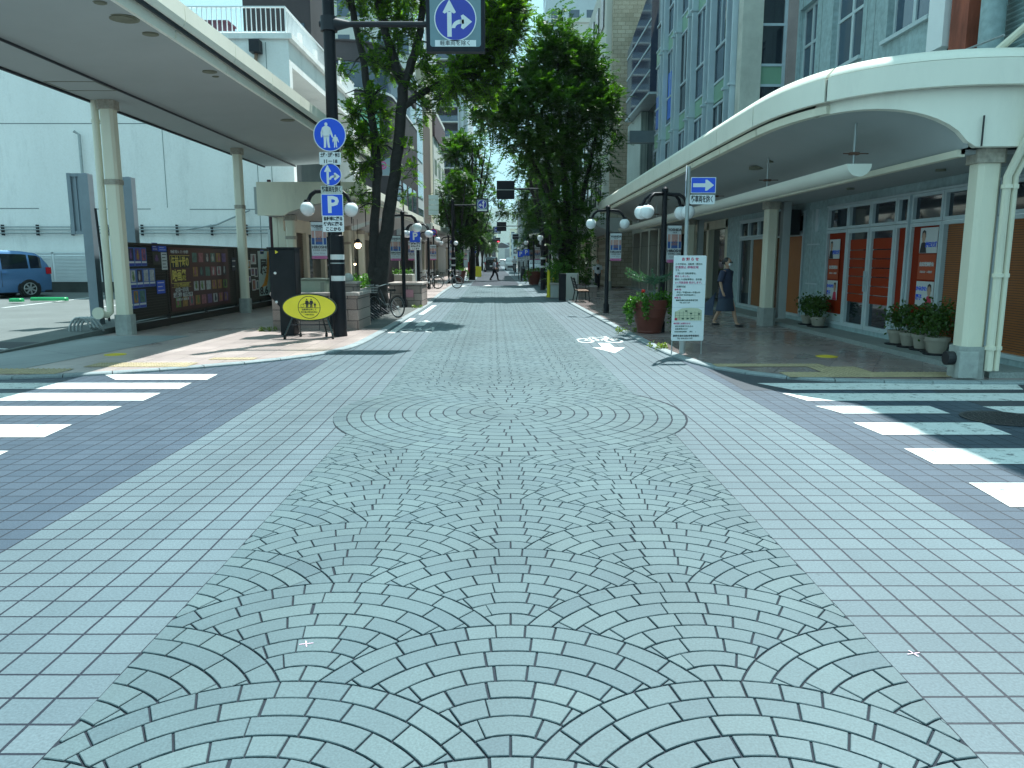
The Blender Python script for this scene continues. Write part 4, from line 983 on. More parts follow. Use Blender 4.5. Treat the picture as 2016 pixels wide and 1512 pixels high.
# ground floor wall with openings: sections along Y (near -> far)
secs = [('glass', 9.75, 11.15), ('glass', 11.3, 12.55), ('panel', 12.55, 13.55), ('panel2', 13.62, 14.05), ('door', 14.05, 15.05), ('door', 15.05, 16.05), ('panel3', 16.05, 17.1), ('wall', 17.1, 18.45), ('win', 18.45, 21.0), ('win', 21.0, 23.6)]
mb = MB(); mb.box(XR - .012, XR + .3, 9.7, 25.0, .0, .198); mb.box(XR, XR + .3, 17.14, 18.42, .2, 2.72); mb.box(XR, XR + .3, 23.6, 25.0, .2, 2.72); mb.box(XR, XR + .3, 9.7, 25.0, 2.72, 4.0)
# upper wall with window holes
wins = [(13.55, 15.05), (16.1, 17.6), (18.5, 19.6)]
ys_ = [12.6]
for a, b in wins: ys_ += [a, b]
ys_ += [19.75]
for i in range(0, len(ys_), 2): mb.box(XR, XR + .3, ys_[i], ys_[i + 1], 4.001, 14)
for a, b in wins:
    for z0, z1 in ((4.001, 5.6), (7.5, 9.0), (10.9, 14)): mb.box(XR, XR + .3, a, b, z0, z1)
mb.box(XR + .3, 20, 9.7, 19.75, 4.01, 14); 
mb.build('wall', mConcB, b1)
mb = MB()
for y in (13.2, 15.55, 15.9, 18.2, 19.4, 12.62): mb.box(XR - .003, XR, y, y + .016, 3.9, 14)
mb.build('seam_lines', mLine, b1)
for a, b in wins:
    for z0 in (5.6, 9.0):
        mb = MB(); z1 = z0 + 1.9; x0, x1 = XR + .12, XR + .19; m_ = (a + b) / 2
        for q in ((a, b, z0, z0 + .07), (a, b, z1 - .07, z1), (a, a + .06, z0 + .07, z1 - .07), (b - .06, b, z0 + .07, z1 - .07), (m_ - .05, m_ + .05, z0 + .07, z1 - .07), (a + .06, m_ - .05, z0 + 1.0, z0 + 1.06), (m_ + .05, b - .06, z0 + 1.0, z0 + 1.06)): mb.box(x0, x1, q[0], q[1], q[2], q[3])
        f = mb.build('window', mWinF, b1); mb = MB(); mb.box(x0 + .03, x0 + .04, a + .02, b - .02, z0 + .03, z1 - .03); mb.build('pane', mGlassB, f)
        mb = MB(); mb.box(XR - .08, XR + .12, a - .08, b + .08, z0 - .07, z0 - .002); mb.build('sill', mWinF, f)
# shop front: frames
def frame(parent, y0, y1, z0, z1, w_=.07, name='frame', mull=(), hor=()):
    mb = MB()
    for q in ((y0, y1, z0, z0 + w_), (y0, y1, z1 - w_, z1), (y0, y0 + w_, z0 + w_, z1 - w_), (y1 - w_, y1, z0 + w_, z1 - w_)): rb(mb, *q, -.06, .03)
    for m_ in mull: rb(mb, m_ - w_ / 2, m_ + w_ / 2, z0 + w_, z1 - w_, -.055, .027)
    return mb.build(name, mWinF, parent)
def fill(parent, y0, y1, z0, z1, mat, n, name): mb = MB(); rb(mb, y0, y1, z0, z1, n - .008, n); return mb.build(name, mat, parent)
mOrW = M('orange shop paper', (.26, .022, .004), .5, .1, .8, spec=.12)
mBlindO = M('orange slat blind', (.34, .11, .025), .5, .12, 1.5)
for kind, a, b in secs:
    if kind == 'wall': continue
    zt0, zt1 = 2.2, 2.68
    # transom lights
    n = 3 if b - a > 2 else 1
    for i in range(n):
        p, q = a + (b - a) * i / n, a + (b - a) * (i + 1) / n
        f = frame(b1, p + .01, q - .01, zt0, zt1, .055, 'transom_window'); fill(f, p + .05, q - .05, zt0 + .04, zt1 - .04, mGlassD, -.03, 'pane')
    if kind == 'door':
        f = frame(b1, a + .01, b - .01, .2, 2.19, .085, 'door'); fill(f, a + .08, b - .08, .28, 2.12, mGlassD, -.03, 'pane')
        for i in range(7):
            z = .72 + i * .175; fill(f, a + .09, b - .09, z, z + (.155 if i < 6 else .2), mOrange, -.015, 'film_stripe')
        mb = MB(); e = b - .05 if a < 14.5 else a + .05; mb.tube([FRR.p(-e, .95, .06), FRR.p(-e, 1.35, .06)], .012, 6); mb.build('handle', mAlu, f)
    elif kind.startswith('panel'):
        f = frame(b1, a + .005, b - .005, .2, 2.19, .06, 'shop_window'); fill(f, a + .05, b - .05, .26, 2.14, mOrW, -.02, 'pane')
        mb = MB(); rb(mb, a + .07, b - .07, .265, .42, -.018, .0); mb.build('kick_panel', mPanelW, f)
    elif kind == 'glass':
        f = frame(b1, a + .005, b - .005, .2, 2.19, .06, 'shop_window'); fill(f, a + .05, b - .05, .25, 2.14, mBlindO, -.045, 'blind')
        mb = MB(); z = .3
        while z < 2.1: rb(mb, a + .06, b - .06, z, z + .006, -.045, -.035); z += .035
        mb.build('blind_slats', mInk, f)
    elif kind == 'win':
        m_ = a + (b - a) * .55; f = frame(b1, a + .005, b - .005, .2, 2.19, .06, 'shop_window', (m_,))
        near = a < 20
        fill(f, a + .05, m_ - .04, .25, 2.14, mBlindO if near else M('wood board', (.24, .1, .03), .5, .15, 2), -.03, 'board'); fill(f, m_ + .04, b - .05, .25, 2.14, mGlassD if not near else M('dim amber glass', (.1, .035, .012), .15, .2, 1), -.03, 'pane')
mb = MB(); rb(mb, 9.7, 17.1, 2.685, 2.72, -.05, .05); rb(mb, 18.45, 23.6, 2.685, 2.72, -.05, .05); rb(mb, 13.565, 13.605, .2, 2.7, -.06, .06); rb(mb, 11.17, 11.28, .2, 2.7, -.06, .05); mb.build('door_head', mWinF, b1)
mb = MB(); rb(mb, 18.0, 18.02, .2, 2.7, 0, .003); rb(mb, 17.5, 18.2, 1.9, 1.93, 0, .02); rb(mb, 17.5, 18.2, 1.0, 1.03, 0, .02); rb(mb, 17.6, 17.75, 2.2, 2.7, 0, .04); mb.build('wall_trim', mWinF, b1)
mb = MB(); rb(mb, 18.5, 19.7, 2.15, 2.74, .1, .35); tag(mb.build('hanging_sign_box', M('black lacquer', (.008, .008, .01), .3, .1, 4)), 'black rectangular box sign above the shop window past the second column', 'sign box')
# posters on the orange panels
def poster_set(y0, y1, ztop, lbl):
    h = (y1 - y0) / (.62); w_ = y1 - y0
    defs = [('岸田文雄', 0), ('自民党演説会', 1), ('かみかわ陽子', 2)]
    z = ztop
    for s, k in defs:
        hh = w_ * .78
        t = thing('wall_poster', ('portrait poster with blue name, top of three ', 'orange lettered poster, middle of three ', 'portrait poster with face at right, lowest ')[k] + lbl, 'poster', (XR, (y0 + y1) / 2, z - hh))
        mb = MB(); rb(mb, y0, y1, z - hh, z, .0, .006); mb.build('sheet', mPW if k != 1 else M('poster vermilion', (.42, .06, .015), .5, .05, 2), t)
        F2 = Fr((XR, (y0 + y1) / 2, z - hh / 2), (0, -1, 0), (-1, 0, 0))
        if k != 1:
            sx_ = -1 if k == 0 else 1; fx = sx_ * w_ * .28
            mb = MB(); F2.poly(mb, [(fx + x, hh * .12 + y) for x, y in blob(14, w_ * .1, hh * .2)], .006, .009); mb.build('face', mSkin, t)
            mb = MB(); F2.poly(mb, [(fx - w_ * .12, hh * .12), (fx + w_ * .12, hh * .12), (fx + w_ * .1, hh * .36), (fx, hh * .42), (fx - w_ * .1, hh * .36)], .006, .008); mb.build('hair', mHair, t)
            mb = MB(); F2.poly(mb, [(fx - w_ * .2, -hh * .49), (fx + w_ * .2, -hh * .49), (fx + w_ * .12, -hh * .1), (fx, -hh * .04), (fx - w_ * .12, -hh * .1)], .006, .0075); mb.build('suit', mInk if k == 0 else mRed, t)
            if k == 0: text(F2, w_ * .18, -hh * .18, .008, s, w_ * .17, mBlue, t, bold=.004)
            else: text(F2, -w_ * .18, hh * .2, .008, 'かみかわ', w_ * .16, mBlue, t, bold=.004); text(F2, -w_ * .3, -hh * .15, .008, '陽子', w_ * .18, mBlue, t, bold=.004)
        else: text(F2, 0, hh * .1, .008, s, w_ * .14, mPW, t, bold=.003); text(F2, 0, -hh * .2, .008, '参加自由・入場無料', w_ * .08, mPW, t)
        z -= hh + (.02 if k != 1 else .03)
poster_set(12.68, 13.22, 2.1, 'by the front right column')
poster_set(16.42, 16.95, 2.0, 'left of the orange doors')
# corrugated cladding, rusty flue, ac box, downpipe above the canopy end
mCor = M('corrugated cladding', (.3, .4, .4), .6, .08, 1.5, dirt=.3)
mb = MB(); z = 4.0
while z < 14: mb.prism([(XR + .0, z), (XR - .03, z + .03), (XR, z + .06)][::1], 'y', 9.7, 12.58) if False else mb.add([(XR - .005, 9.7, z), (XR - .035, 9.7, z + .035), (XR - .005, 9.7, z + .07), (XR - .005, 12.58, z), (XR - .035, 12.58, z + .035), (XR - .005, 12.58, z + .07)], [(0, 1, 4, 3), (1, 2, 5, 4)]); z += .07
mb.box(XR, XR + .2, 9.7, 12.6, 4.0, 14); mb.build('cladding', mCor, b1)
mb = MB(); mb.box(XR - .45, XR - .05, 11.6, 12.05, 4.3, 12); 
t = thing('flue', 'rust streaked white square flue rising from the right canopy roof', 'flue', (XR - .25, 11.8, 4))
mb.build('duct', M('rusted white flue', (.36, .09, .05), .8, .5, 2.2, streak=4, dirt=.3), t)
mb = MB(); mb.tube([(XR - .3, 11.25, 4.0), (XR - .3, 11.25, 12)], .16, 14); t = thing('downpipe', 'fat pale vertical pipe beside the rusty flue', 'pipe', (XR - .3, 11.25, 4)); mb.build('pipe', mConcB, t, True)
mb = MB(); mb.box(XR - .5, XR - .03, 12.15, 12.6, 4.75, 7); t = thing('outdoor_unit', 'white metal box unit fixed on the wall left of the rusty flue', 'outdoor unit', (XR - .2, 12.4, 4.7)); mb.build('casing', mWhite, t); mb = MB(); mb.tube([(XR - .3, 12.3, 4.75), (XR - .3, 12.3, 4.62), (XR - .42, 12.3, 4.6)], .03, 6); mb.build('elbow', mInk, t)
mb = MB(); mb.tube([(XR - .7, 12.0, 4.0), (XR - .72, 11.6, 4.45), (XR - .7, 10.3, 4.4)], .015, 5); tag(mb.build('steel_rail', mGalv), 'thin bent steel rail in front of the rusty flue base', 'rail')
mb = MB(); mb.box(XR - .1, XR - .04, 9.7, 10.5, 4.05, 4.9); tag(mb.build('wall_vent', mInk), 'dark square opening in the cladding at the right edge', 'wall vent')
# ---- right arcade canopy with rounded corner
cr_ = thing('arcade_canopy', 'cream arcade canopy with rounded corner and arched end over the right sidewalk', 'canopy', (5.2, 18, 0))
XI, XO, ZI, ZO, ZT = 5.65, 3.92, 2.94, 3.56, 4.0
YE = 9.62
# plan path of the outer edge, from far to near and round the corner
path = [(3.92, y) for y in (33.5, 30, 27, 24, 21, 18, 15.5, 13.6)] + [(3.93, 12.4), (3.98, 11.7), (4.12, 11.0), (4.36, 10.45), (4.7, 10.05), (5.1, 9.8), (5.55, 9.66), (5.95, 9.62), (6.25, 9.62)]
path = smooth_line(path, 2)
# fascia panel ribbon (upper band and lower lip), segmented
def ribbon(mb, pts, prof, gap=None):
    """sweep prof (n outward, z) along plan pts"""
    vs = []; n = len(prof)
    for i, p in enumerate(pts):
        a = pts[max(i - 1, 0)]; b = pts[min(i + 1, len(pts) - 1)]; dx, dy = b[0] - a[0], b[1] - a[1]; l = math.hypot(dx, dy); nx, ny = dy / l, -dx / l
        vs += [(p[0] + nx * q, p[1] + ny * q, z) for q, z in prof]
    fs = [(i * n + k, i * n + (k + 1) % n, (i + 1) * n + (k + 1) % n, (i + 1) * n + k) for i in range(len(pts) - 1) for k in range(n)]
    fs += [tuple(range(n - 1, -1, -1)), tuple((len(pts) - 1) * n + k for k in range(n))]
    mb.add(vs, fs)
cl = [0]
for a, b in zip(path[:-1], path[1:]): cl.append(cl[-1] + math.hypot(b[0] - a[0], b[1] - a[1]))
def sub(s0, s1):
    def S(s):
        for i in range(len(cl) - 1):
            if s <= cl[i + 1]: t = (s - cl[i]) / (cl[i + 1] - cl[i]); return (path[i][0] + (path[i + 1][0] - path[i][0]) * t, path[i][1] + (path[i + 1][1] - path[i][1]) * t)
        return path[-1]
    return [S(s0)] + [path[i] for i in range(len(cl)) if s0 + .03 < cl[i] < s1 - .03] + [S(s1)]
# outward is -x / -y here: travelling towards -y then +x, right-hand normal (dy,-dx) = (-1,0) then (0,-1)
cuts = [0, 2.1, 4.2, 6.3, 8.4, 10.5, 12.6, 14.7, 16.8, 18.9, 21.0, cl[-1] - 2.35, cl[-1]]
cuts = sorted(cuts); cuts = [c for i, c in enumerate(cuts) if i == 0 or c - cuts[i - 1] > .6]
mb = MB(); mbl = MB(); mbc = MB()
for a, b in zip(cuts[:-1], cuts[1:]):
    seg = sub(a + .018, b - .018); near = a > 19
    h0 = 3.64
    ribbon(mb, seg, [(.03, h0), (.12, h0), (.12, ZT - .06), (.03, ZT - .06)])
    ribbon(mbc, sub(a + (.02 if near else 0), b - (.02 if near else 0)), [(0, ZT - .05), (.1, ZT - .05), (.09, ZT - .02), (-.02, ZT + .08), (-.3, ZT + .1), (-.3, ZT - .05)])
    if b < cl[-1] - 1: ribbon(mbl, sub(a + .012, b - .03), [(-.06, 3.5), (.05, 3.5), (.06, 3.6), (-.06, 3.625)])
mb.build('fascia', mCream, cr_, True); mb = MB(); ribbon(mb, path, [(-.05, 3.66), (.09, 3.66), (.09, ZT - .08), (-.05, ZT - .08)]); mb.build('fascia_backing', mInk, cr_); mbc.build('cornice', mCream, cr_, True); mbl.build('lip', mBeige, cr_, True)
# soffit (straight part) and the deck
def sofz(f): return ZI + (ZO - ZI) * math.sin(min(1, max(0, f)) * PI / 2) ** .8
mb = MB(); vs = []; NP = 10; kp = [p for p in path if p[0] < 5.5]
for p in kp:
    for i in range(NP + 1):
        f = i / NP; x = XI + (p[0] + .02 - XI) * f if p[0] < XI else XI + .001 * i; vs.append((x, p[1] + (.06 if p[1] < 11 else 0), sofz(f)))
# near end: rows follow the corner, so clamp to the line x=XI
nk = len(kp); mb.add(vs, [(i * (NP + 1) + k, (i + 1) * (NP + 1) + k, (i + 1) * (NP + 1) + k + 1, i * (NP + 1) + k + 1) for i in range(nk - 1) for k in range(NP)])
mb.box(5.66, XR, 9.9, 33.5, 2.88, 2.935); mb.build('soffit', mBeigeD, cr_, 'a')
mb = MB(); mb.box(XI - .04, XI + .06, 9.9, 33.5, 2.85, 2.935); mb.build('soffit_bead', mBeige, cr_)
mb = MB(); mb.add([(p[0] + .1, p[1] + .05, 3.9) for p in path] + [(XR, 9.7, 3.9), (XR, 33.5, 3.9)], [tuple(range(len(path) + 2))]); mb.build('deck', mConcG, cr_)
# end panel with an arched edge (faces the camera, follows the corner curve)
mb = MB(); ptsE = [p for p in sub(cl[-1] - 2.6, cl[-1])]
vs = []
for p in ptsE:
    x = p[0]
    if x >= 5.62: zb = 2.94
    else: f = (5.62 - x) / (5.62 - ptsE[0][0]); zb = 2.94 + (3.5 - 2.94) * min(1, (1 - (1 - min(1, f * 1.05)) ** 2)) ** .62
    vs += [(x, p[1] + .02, zb), (x, p[1] + .02, 3.655), (x + .03, p[1] + .16, zb), (x + .03, p[1] + .16, 3.655)]
n_ = len(ptsE); fs = []
for i in range(n_ - 1):
    a = i * 4; b = a + 4; fs += [(a, b, b + 1, a + 1), (a, a + 2, b + 2, b), (a + 2, a + 3, b + 3, b + 2)]
fs.append((0, 1, 3, 2)); fs.append(((n_ - 1) * 4, (n_ - 1) * 4 + 2, (n_ - 1) * 4 + 3, (n_ - 1) * 4 + 1))
mb.add(vs, fs); mb.box(6.25, XR, YE + .02, YE + .16, 2.94, 3.655); mb.box(6.25, XR, YE, YE + .14, 3.66, 3.93)
mb.build('end_panel', mCream, cr_)
mb = MB(); mb.box(5.74, 5.752, YE + .0, YE + .022, 2.94, 3.3); mb.build('panel_joint', mInk, cr_); mb = MB(); mb.box(6.13, 6.142, YE - .13, YE - .1, 3.65, 4.0); mb.build('panel_joint', mInk, cr_)
column(6.03, 9.98, 2.94, .145, cr_, ())
for y in (18.0, 26.0): column(6.03, y, 2.88, .14, cr_, ())
mb = MB(); mb.bbox(6.28, 6.46, 17.9, 18.1, .2, 2.88, .01); mb.build('rear_post', mBeigeD, cr_); mb = MB(); mb.bbox(6.28, 6.46, 25.9, 26.1, .2, 2.88, .01); mb.build('rear_post', mBeigeD, cr_)
mb = MB()
for k, (ox, r) in enumerate(((.0, .05), (.1, .035))):
    mb.tube([(6.34 + ox, YE - .12, 4.35), (6.34 + ox, YE - .16, 4.0), (6.33 + ox, YE - .2, 3.6), (6.3 + ox, YE - .16, 3.25), (6.24 + ox, YE - .02, 2.95), (6.2 + ox, 9.78, 2.6), (6.2 + ox, 9.78, .15)], r, 8)
    for z in (2.45, 1.35, .42): mb.tube([(6.2 + ox, 9.78, z), (6.2 + ox, 9.78, z + .05)], r * 1.35, 8)
mb.tube([(6.34, YE - .12, 4.35), (6.3, YE + .15, 4.42), (6.05, YE + .5, 4.1)], .05, 8); mb.tube([(6.44, YE - .12, 4.3), (6.6, YE - .1, 4.2), (7.2, YE - .05, 4.0)], .03, 8)
mb.build('drainpipe', mBeige, cr_, True)
mb = MB(); mb.bbox(5.8, 6.05, 9.74, 9.84, .06, .4, .01); mb.build('base_cover', mConcG, cr_); mb = MB(); mb.lathe([(.09, -.1), (.09, 0)], (5.8, 9.9, .3), 14, 'x'); mb.build('pipe_stub', mInk, cr_)
for (x, y, r) in ((4.9, 15.6, .16), (4.85, 14.7, .06), (4.5, 19.5, .06), (4.8, 24, .14), (6.3, 11.5, .07), (6.3, 14.5, .07), (6.3, 18.9, .07)):
    z = 2.878 if x > 5.6 else sofz((XI - x) / (XI - XO)); mb = MB(); mb.lathe([(r, z - .03), (r, z + .02)], (x, y, 0), 18); mb.build('downlight', mDk, cr_)
# the long half round light trough
lt = thing('light_trough', 'long half round cream light trough hung on rods under the right canopy', 'light fixture', (4.75, 20, 2.8))
mb = MB(); prof = [(4.75 + .17 * math.cos(a), 2.86 + .17 * math.sin(a) - .0) for a in [PI + i * PI / 10 for i in range(11)]]
mb.prism(prof, 'y', 10.7, 33); mb.build('trough', M('trough enamel', (.68, .68, .6), .4, .03, 1), lt, True)
y = 10.9
while y < 32:
    mb = MB(); z1 = sofz((XI - 4.75) / (XI - XO)); mb.tube([(4.75, y, 2.86), (4.75, y, z1)], .016, 6); mb.build('rod', mGalv, lt); mb = MB(); mb.box(4.69, 4.81, y - .04, y + .04, 3.0, 3.035); mb.tube([(4.6, y, 3.02), (4.95, y, 3.02)], .008, 4); mb.build('rod_clamp', M('rust', (.12, .06, .04), .8, .3, 20), lt); y += 3.6
# ---- curtain wall building
b2 = thing('curtain_wall_building', 'glass office building with green spandrels and silver fins above the right canopy', 'building', (5.7, 25, 0))
XC, YA, YB = 5.67, 19.8, 31.5
mSpan = M('green spandrel glass', (.2, .36, .25), .3, .08, 1.2, dirt=.15); mFin = M('silver fin', (.46, .55, .6), .4, .08, 2, metal=.1, dirt=.3)
mb = MB(); mb.box(XC + .15, 14, YA + .12, YB, 3.9, 14); mb.box(7.35, 14, 25, YB, .2, 3.9); mb.box(XC, XC + .5, YA - .05, YA + .35, 3.9, 14); mb.build('core_wall', M('worn cream pillar', (.5, .5, .44), .8, .15, 2, dirt=.6), b2)
mb = MB(); mb.box(6.78, 7.0, YA - .1, YA + .2, 3.9, 14); mb.build('end_pillar', M('pinkish worn pillar', (.35, .28, .27), .8, .15, 2, dirt=.6), b2)
fl = [(3.15, 6.0), (6.0, 9.1), (9.1, 12.2), (12.2, 14)]
spz = [5.88, 9.0, 12.1]
nb = 5; bw_ = (YB - YA - .5) / nb
for b in range(nb):
    y0 = YA + .45 + b * bw_; ym = y0 + .55; y1 = y0 + bw_
    for i, sz in enumerate([2.75] + spz):
        z0, z1 = sz + .5, sz + 3.1
        for (p, q) in ((y0, ym), (ym, y1)):
            if sz > 3: mb = MB(); mb.box(XC + .05, XC + .12, p + .04, q - .04, sz, sz + .48); mb.build('spandrel', mSpan, b2)
            mb = MB(); mb.box(XC + .08, XC + .1, p + .02, q - .02, max(z0, 3.95), min(z1, 14)); g_ = mb.build('window', mGlassB if (b + i) % 3 else mGlassD, b2)
            mb = MB()
            for zz in (z0 + .02, z0 + .95, z1 - .05):
                if 3.9 < zz < 14: mb.box(XC + .03, XC + .12, p + .02, q - .02, zz - .03, zz + .03)
            if q - p > 1: mb.box(XC + .05, XC + .1, (p + q) / 2 + .3, (p + q) / 2 + .36, max(z0, 3.95) + .96, min(z1, 14))
            if mb.v: mb.build('window_rail', mFin, g_)
    for yy in (y0, ym):
        mb = MB(); mb.box(XC - .12, XC + .05, yy - .05, yy + .05, 3.9, 14)
        for z in (5.95, 9.05, 12.15): mb.box(XC - .17, XC + .06, yy - .09, yy + .09, z - .03, z + .03)
        mb.build('fin', mFin, b2)
# blue window bills
for (b, z0, z1, k) in ((3, 6.6, 8.2, 0), (3, 5.0 - .3, 5.2, 1), (4, 6.6, 7.8, 2), (4, 4.5, 5.0, 3)):
    y0 = YA + .45 + b * bw_ + .7; mb = MB(); mb.box(XC + .06, XC + .075, y0, y0 + 1.4, z0, z1); tag(mb.build('window_bill', M('blue window bill', (.04, .14, .55), .4, .35, 2.5)), ('tall blue bill in the office window, nearer bay', 'low blue strip bill in the office window, nearer bay', 'tall blue bill in the office window, farthest bay', 'low blue strip bill in the office window, farthest bay')[k], 'window bill')
# front return face (looks at the camera)
FC = facing(0, YA - .0, 0)
mb = MB()
for z in (3.95, 5.8, 6.28, 7.22, 8.95, 9.4, 10.35, 12.05): mb.box(6.12, 6.78, YA + .02, YA + .1, z, z + .06)
for x in (6.12, 6.73): mb.box(x - .02, x + .05, YA + .0, YA + .11, 3.95, 14)
mb.build('mullion', mFin, b2)
for sz in (5.86, 9.01, 12.1): mb = MB(); mb.box(6.17, 6.73, YA + .05, YA + .09, sz, sz + .42 if sz < 12 else 12.5); mb.build('spandrel', mSpan, b2)
for z0, z1 in ((4.01, 5.8), (6.34, 7.22), (7.28, 8.95), (9.46, 10.35), (10.41, 12.05)): mb = MB(); mb.box(6.17, 6.73, YA + .06, YA + .08, z0, z1); mb.build('window', mGlassD, b2)
# ---- shops further along under the canopy, right
b3 = thing('shop_unit', 'dim shop with dark openings beyond the pale corner building', 'shop', (7.3, 28, 0))
mb = MB(); 
for y in (25.0, 27.4, 29.9, 32.4, 34.9): mb.box(7.0, 7.3, y, y + .28, .2, 2.85)
mb.box(7.0, 7.3, 25.0, 36, 2.6, 2.88); mb.build('wall', mBeige, b3)
for k, y in enumerate((25.3, 27.7, 30.2, 32.7)): mb = MB(); mb.box(7.2, 7.24, y, y + 2.1, .2, 2.6); mb.build('shop_window', mGlassD if k % 2 == 0 else M('yellow lit interior', (.1, .09, .05), .5, .4, .8), b3)
# ---- beige stone building, dark bay, brick tower
b4 = thing('stone_building', 'beige stone building with dark glass bay window high above the right canopy', 'building', (8, 36, 0))
mStone = brickmat('beige stone panels', (.36, .33, .28), (.4, .37, .31), (.2, .18, .15), 2.2, 1.1, .012, .7, coord='P', rot=(PI / 2, 0, PI / 2), bump=.3, fine=30, big=.08)
mb = MB(); mb.box(6.55, 14, 31.6, 41.8, 2.9, 13.2)
for y in (31.7, 34.1, 36.5, 38.9, 41.3): mb.box(6.55, 7.0, y, y + .35, .1, 2.899)
mb.build('wall', mStone, b4)
for y in (32.1, 34.5, 36.9, 39.3): mb = MB(); mb.box(6.9, 7.2, y, y + 1.95, .2, 2.89); mb.build('shop_window', mGlassD, b4)
mb = MB(); mb.prism([(33.0, 8.4), (39.5, 8.4), (39.5, 11.6), (33.0, 12.6)], 'x', 5.75, 6.549); mb.build('bay_window', glassmat('bay glass', (.03, .045, .09)), b4)
mb = MB()
for z in (9.2, 10.2, 11.2): mb.box(5.73, 5.749, 33.0, 39.5, z, z + .08)
mb.box(5.70, 6.56, 32.95, 39.55, 8.3, 8.395); mb.build('bay_rail', mGlassB if False else mFin, b4)
mb = MB(); mb.box(6.0, 6.54, 36.5, 40.5, 3.9, 8.25); mb.build('siding', brickmat('white siding', (.42, .5, .48), (.46, .54, .52), (.2, .25, .25), 50, .16, .014, .5, coord='P', rot=(PI / 2, 0, PI / 2), bump=.5), b4)
mb = MB(); mb.box(6.3, 6.54, 32.2, 36.4, 3.9, 8.25); mb.build('dark_glazing', mGlassD, b4)
mb = MB(); mb.box(5.2, 6.4, 34.5, 35.0, 6.6, 7.1); mb.build('beam_end', mGrey, b4)
b5 = thing('brick_tower', 'tall tan brick building rising behind the large right tree', 'building', (8, 46, 0))
mTan = brickmat('tan brick', (.3, .26, .19), (.4, .35, .27), (.2, .17, .12), .4, .2, .013, .75, offset=.5, coord='P', rot=(PI / 2, 0, 0), bump=.6, fine=20, big=.1)
mb = MB(); mb.box(5.35, 14, 42.2, 62, 3.4, 16); mb.build('wall', mTan, b5)
mb = MB(); mb.box(5.05, 5.349, 42.6, 62, 3.4, 16.5); mb.build('side_wall', M('light render', (.5, .5, .45), .7, .06, 1, dirt=.3), b5)
proto = None
for i, y in enumerate((43.5, 46, 48.5, 51, 53.5, 56, 58.5)):
    for j in range(4):
        z = 4.6 + j * 3.1
        if proto is None:
            mb = MB(); mb.box(4.98, 5.048, y, y + 1.2, z, z + 1.7); proto = mb.build('window', mGlassD, b5); pz = (y, z)
        else:
            c = proto.copy(); COL.objects.link(c); c.location = (0, y - pz[0], z - pz[1])
mb = MB(); mb.box(5.2, 14, 42.0, 60, .1, 3.39); mb.build('ground_floor', mTan, b5)
c3 = street_canopy('cream canopy past the big right tree', 1, 38.5, 60, 5.1, 3.4, 2.9, 3.3, 3.7)
for y in (39.5, 46, 53): column(5.0, y, 2.9, .15, c3, ())
# potted plants at the shop front
mLeafP = leafmat('pot plant leaf', (.035, .075, .012), (.06, .12, .02), .3)
mPot = M('grey beige pot', (.3, .27, .22), .6, .1, 6)
def leafset(mb, cs, n, ln, rnd, up=.4, wdt=.45):
    for _ in range(n):
        c, r = cs[rnd.randrange(len(cs))]
        d = Vector((rnd.gauss(0, 1), rnd.gauss(0, 1), rnd.gauss(0, 1) + up)).normalized(); p = Vector(c) + Vector((rnd.gauss(0, .5), rnd.gauss(0, .5), rnd.gauss(0, .5))) * r
        s_ = d.cross(Vector((rnd.gauss(0, 1), rnd.gauss(0, 1), rnd.gauss(0, 1)))).normalized() * ln * wdt * .5; l = ln * rnd.uniform(.7, 1.2)
        mb.add([p, p + d * l * .5 + s_, p + d * l, p + d * l * .5 - s_], [(0, 1, 2, 3)])
def potplant(x, y, z, s, label, seed):
    t = thing('potted_plant', label, 'potted plant', (x, y, z), 'potted plants along the right shop front')
    mb = MB(); mb.lathe([(.19, 0), (.2, .02), (.17, .03)], (0, 0, 0), 16); mb.build('saucer', mInk, t, False, False)
    mb = MB(); mb.lathe([(.11 * s, .02), (.15 * s, .2 * s), (.165 * s, .2 * s), (.165 * s, .25 * s), (.14 * s, .25 * s), (.13 * s, .2 * s)], (0, 0, 0), 16); mb.build('pot', mPot, t, True, False)
    r = random.Random(seed); mb = MB(); leafset(mb, [((r.uniform(-.1, .1), r.uniform(-.1, .1), .3 * s + r.uniform(.08, .32)), .17) for _ in range(7)], 330, .075, r, .3, .6); mb.build('leaves', mLeafP, t, False, False)
    mb = MB()
    for k in range(5): mb.tube([(0, 0, .2 * s), (r.uniform(-.15, .15), r.uniform(-.15, .15), .5)], .006, 4)
    mb.build('stems', M('stem green', (.05, .08, .02), .6, .1, 9), t, False, False)
    return t
for i, (u, v, s, lb) in enumerate(((1598, 637, .85, 'small leafy plant in a plain pot, farthest left by the wall'), (1617, 641, .8, 'leafy plant in a pot, middle of the three left of the doors'), (1622, 646, .9, 'leafy plant in a squat pot nearest the doors'), (1781, 671, 1, 'leafy potted plant, first of the row right of the doors'), (1806, 676, 1, 'leafy potted plant, second of the row right of the doors'), (1833, 681, 1.05, 'leafy potted plant, third of the row right of the doors'), (1856, 676, .9, 'leafy potted plant set back between others near the column'), (1876, 690, 1.1, 'leafy potted plant closest to the front right column'))):
    Y = 6.74 * F / (u - U0) / .985; potplant(6.74 - (.1 if i == 7 else 0), Y, .11, s, lb, 300 + i)
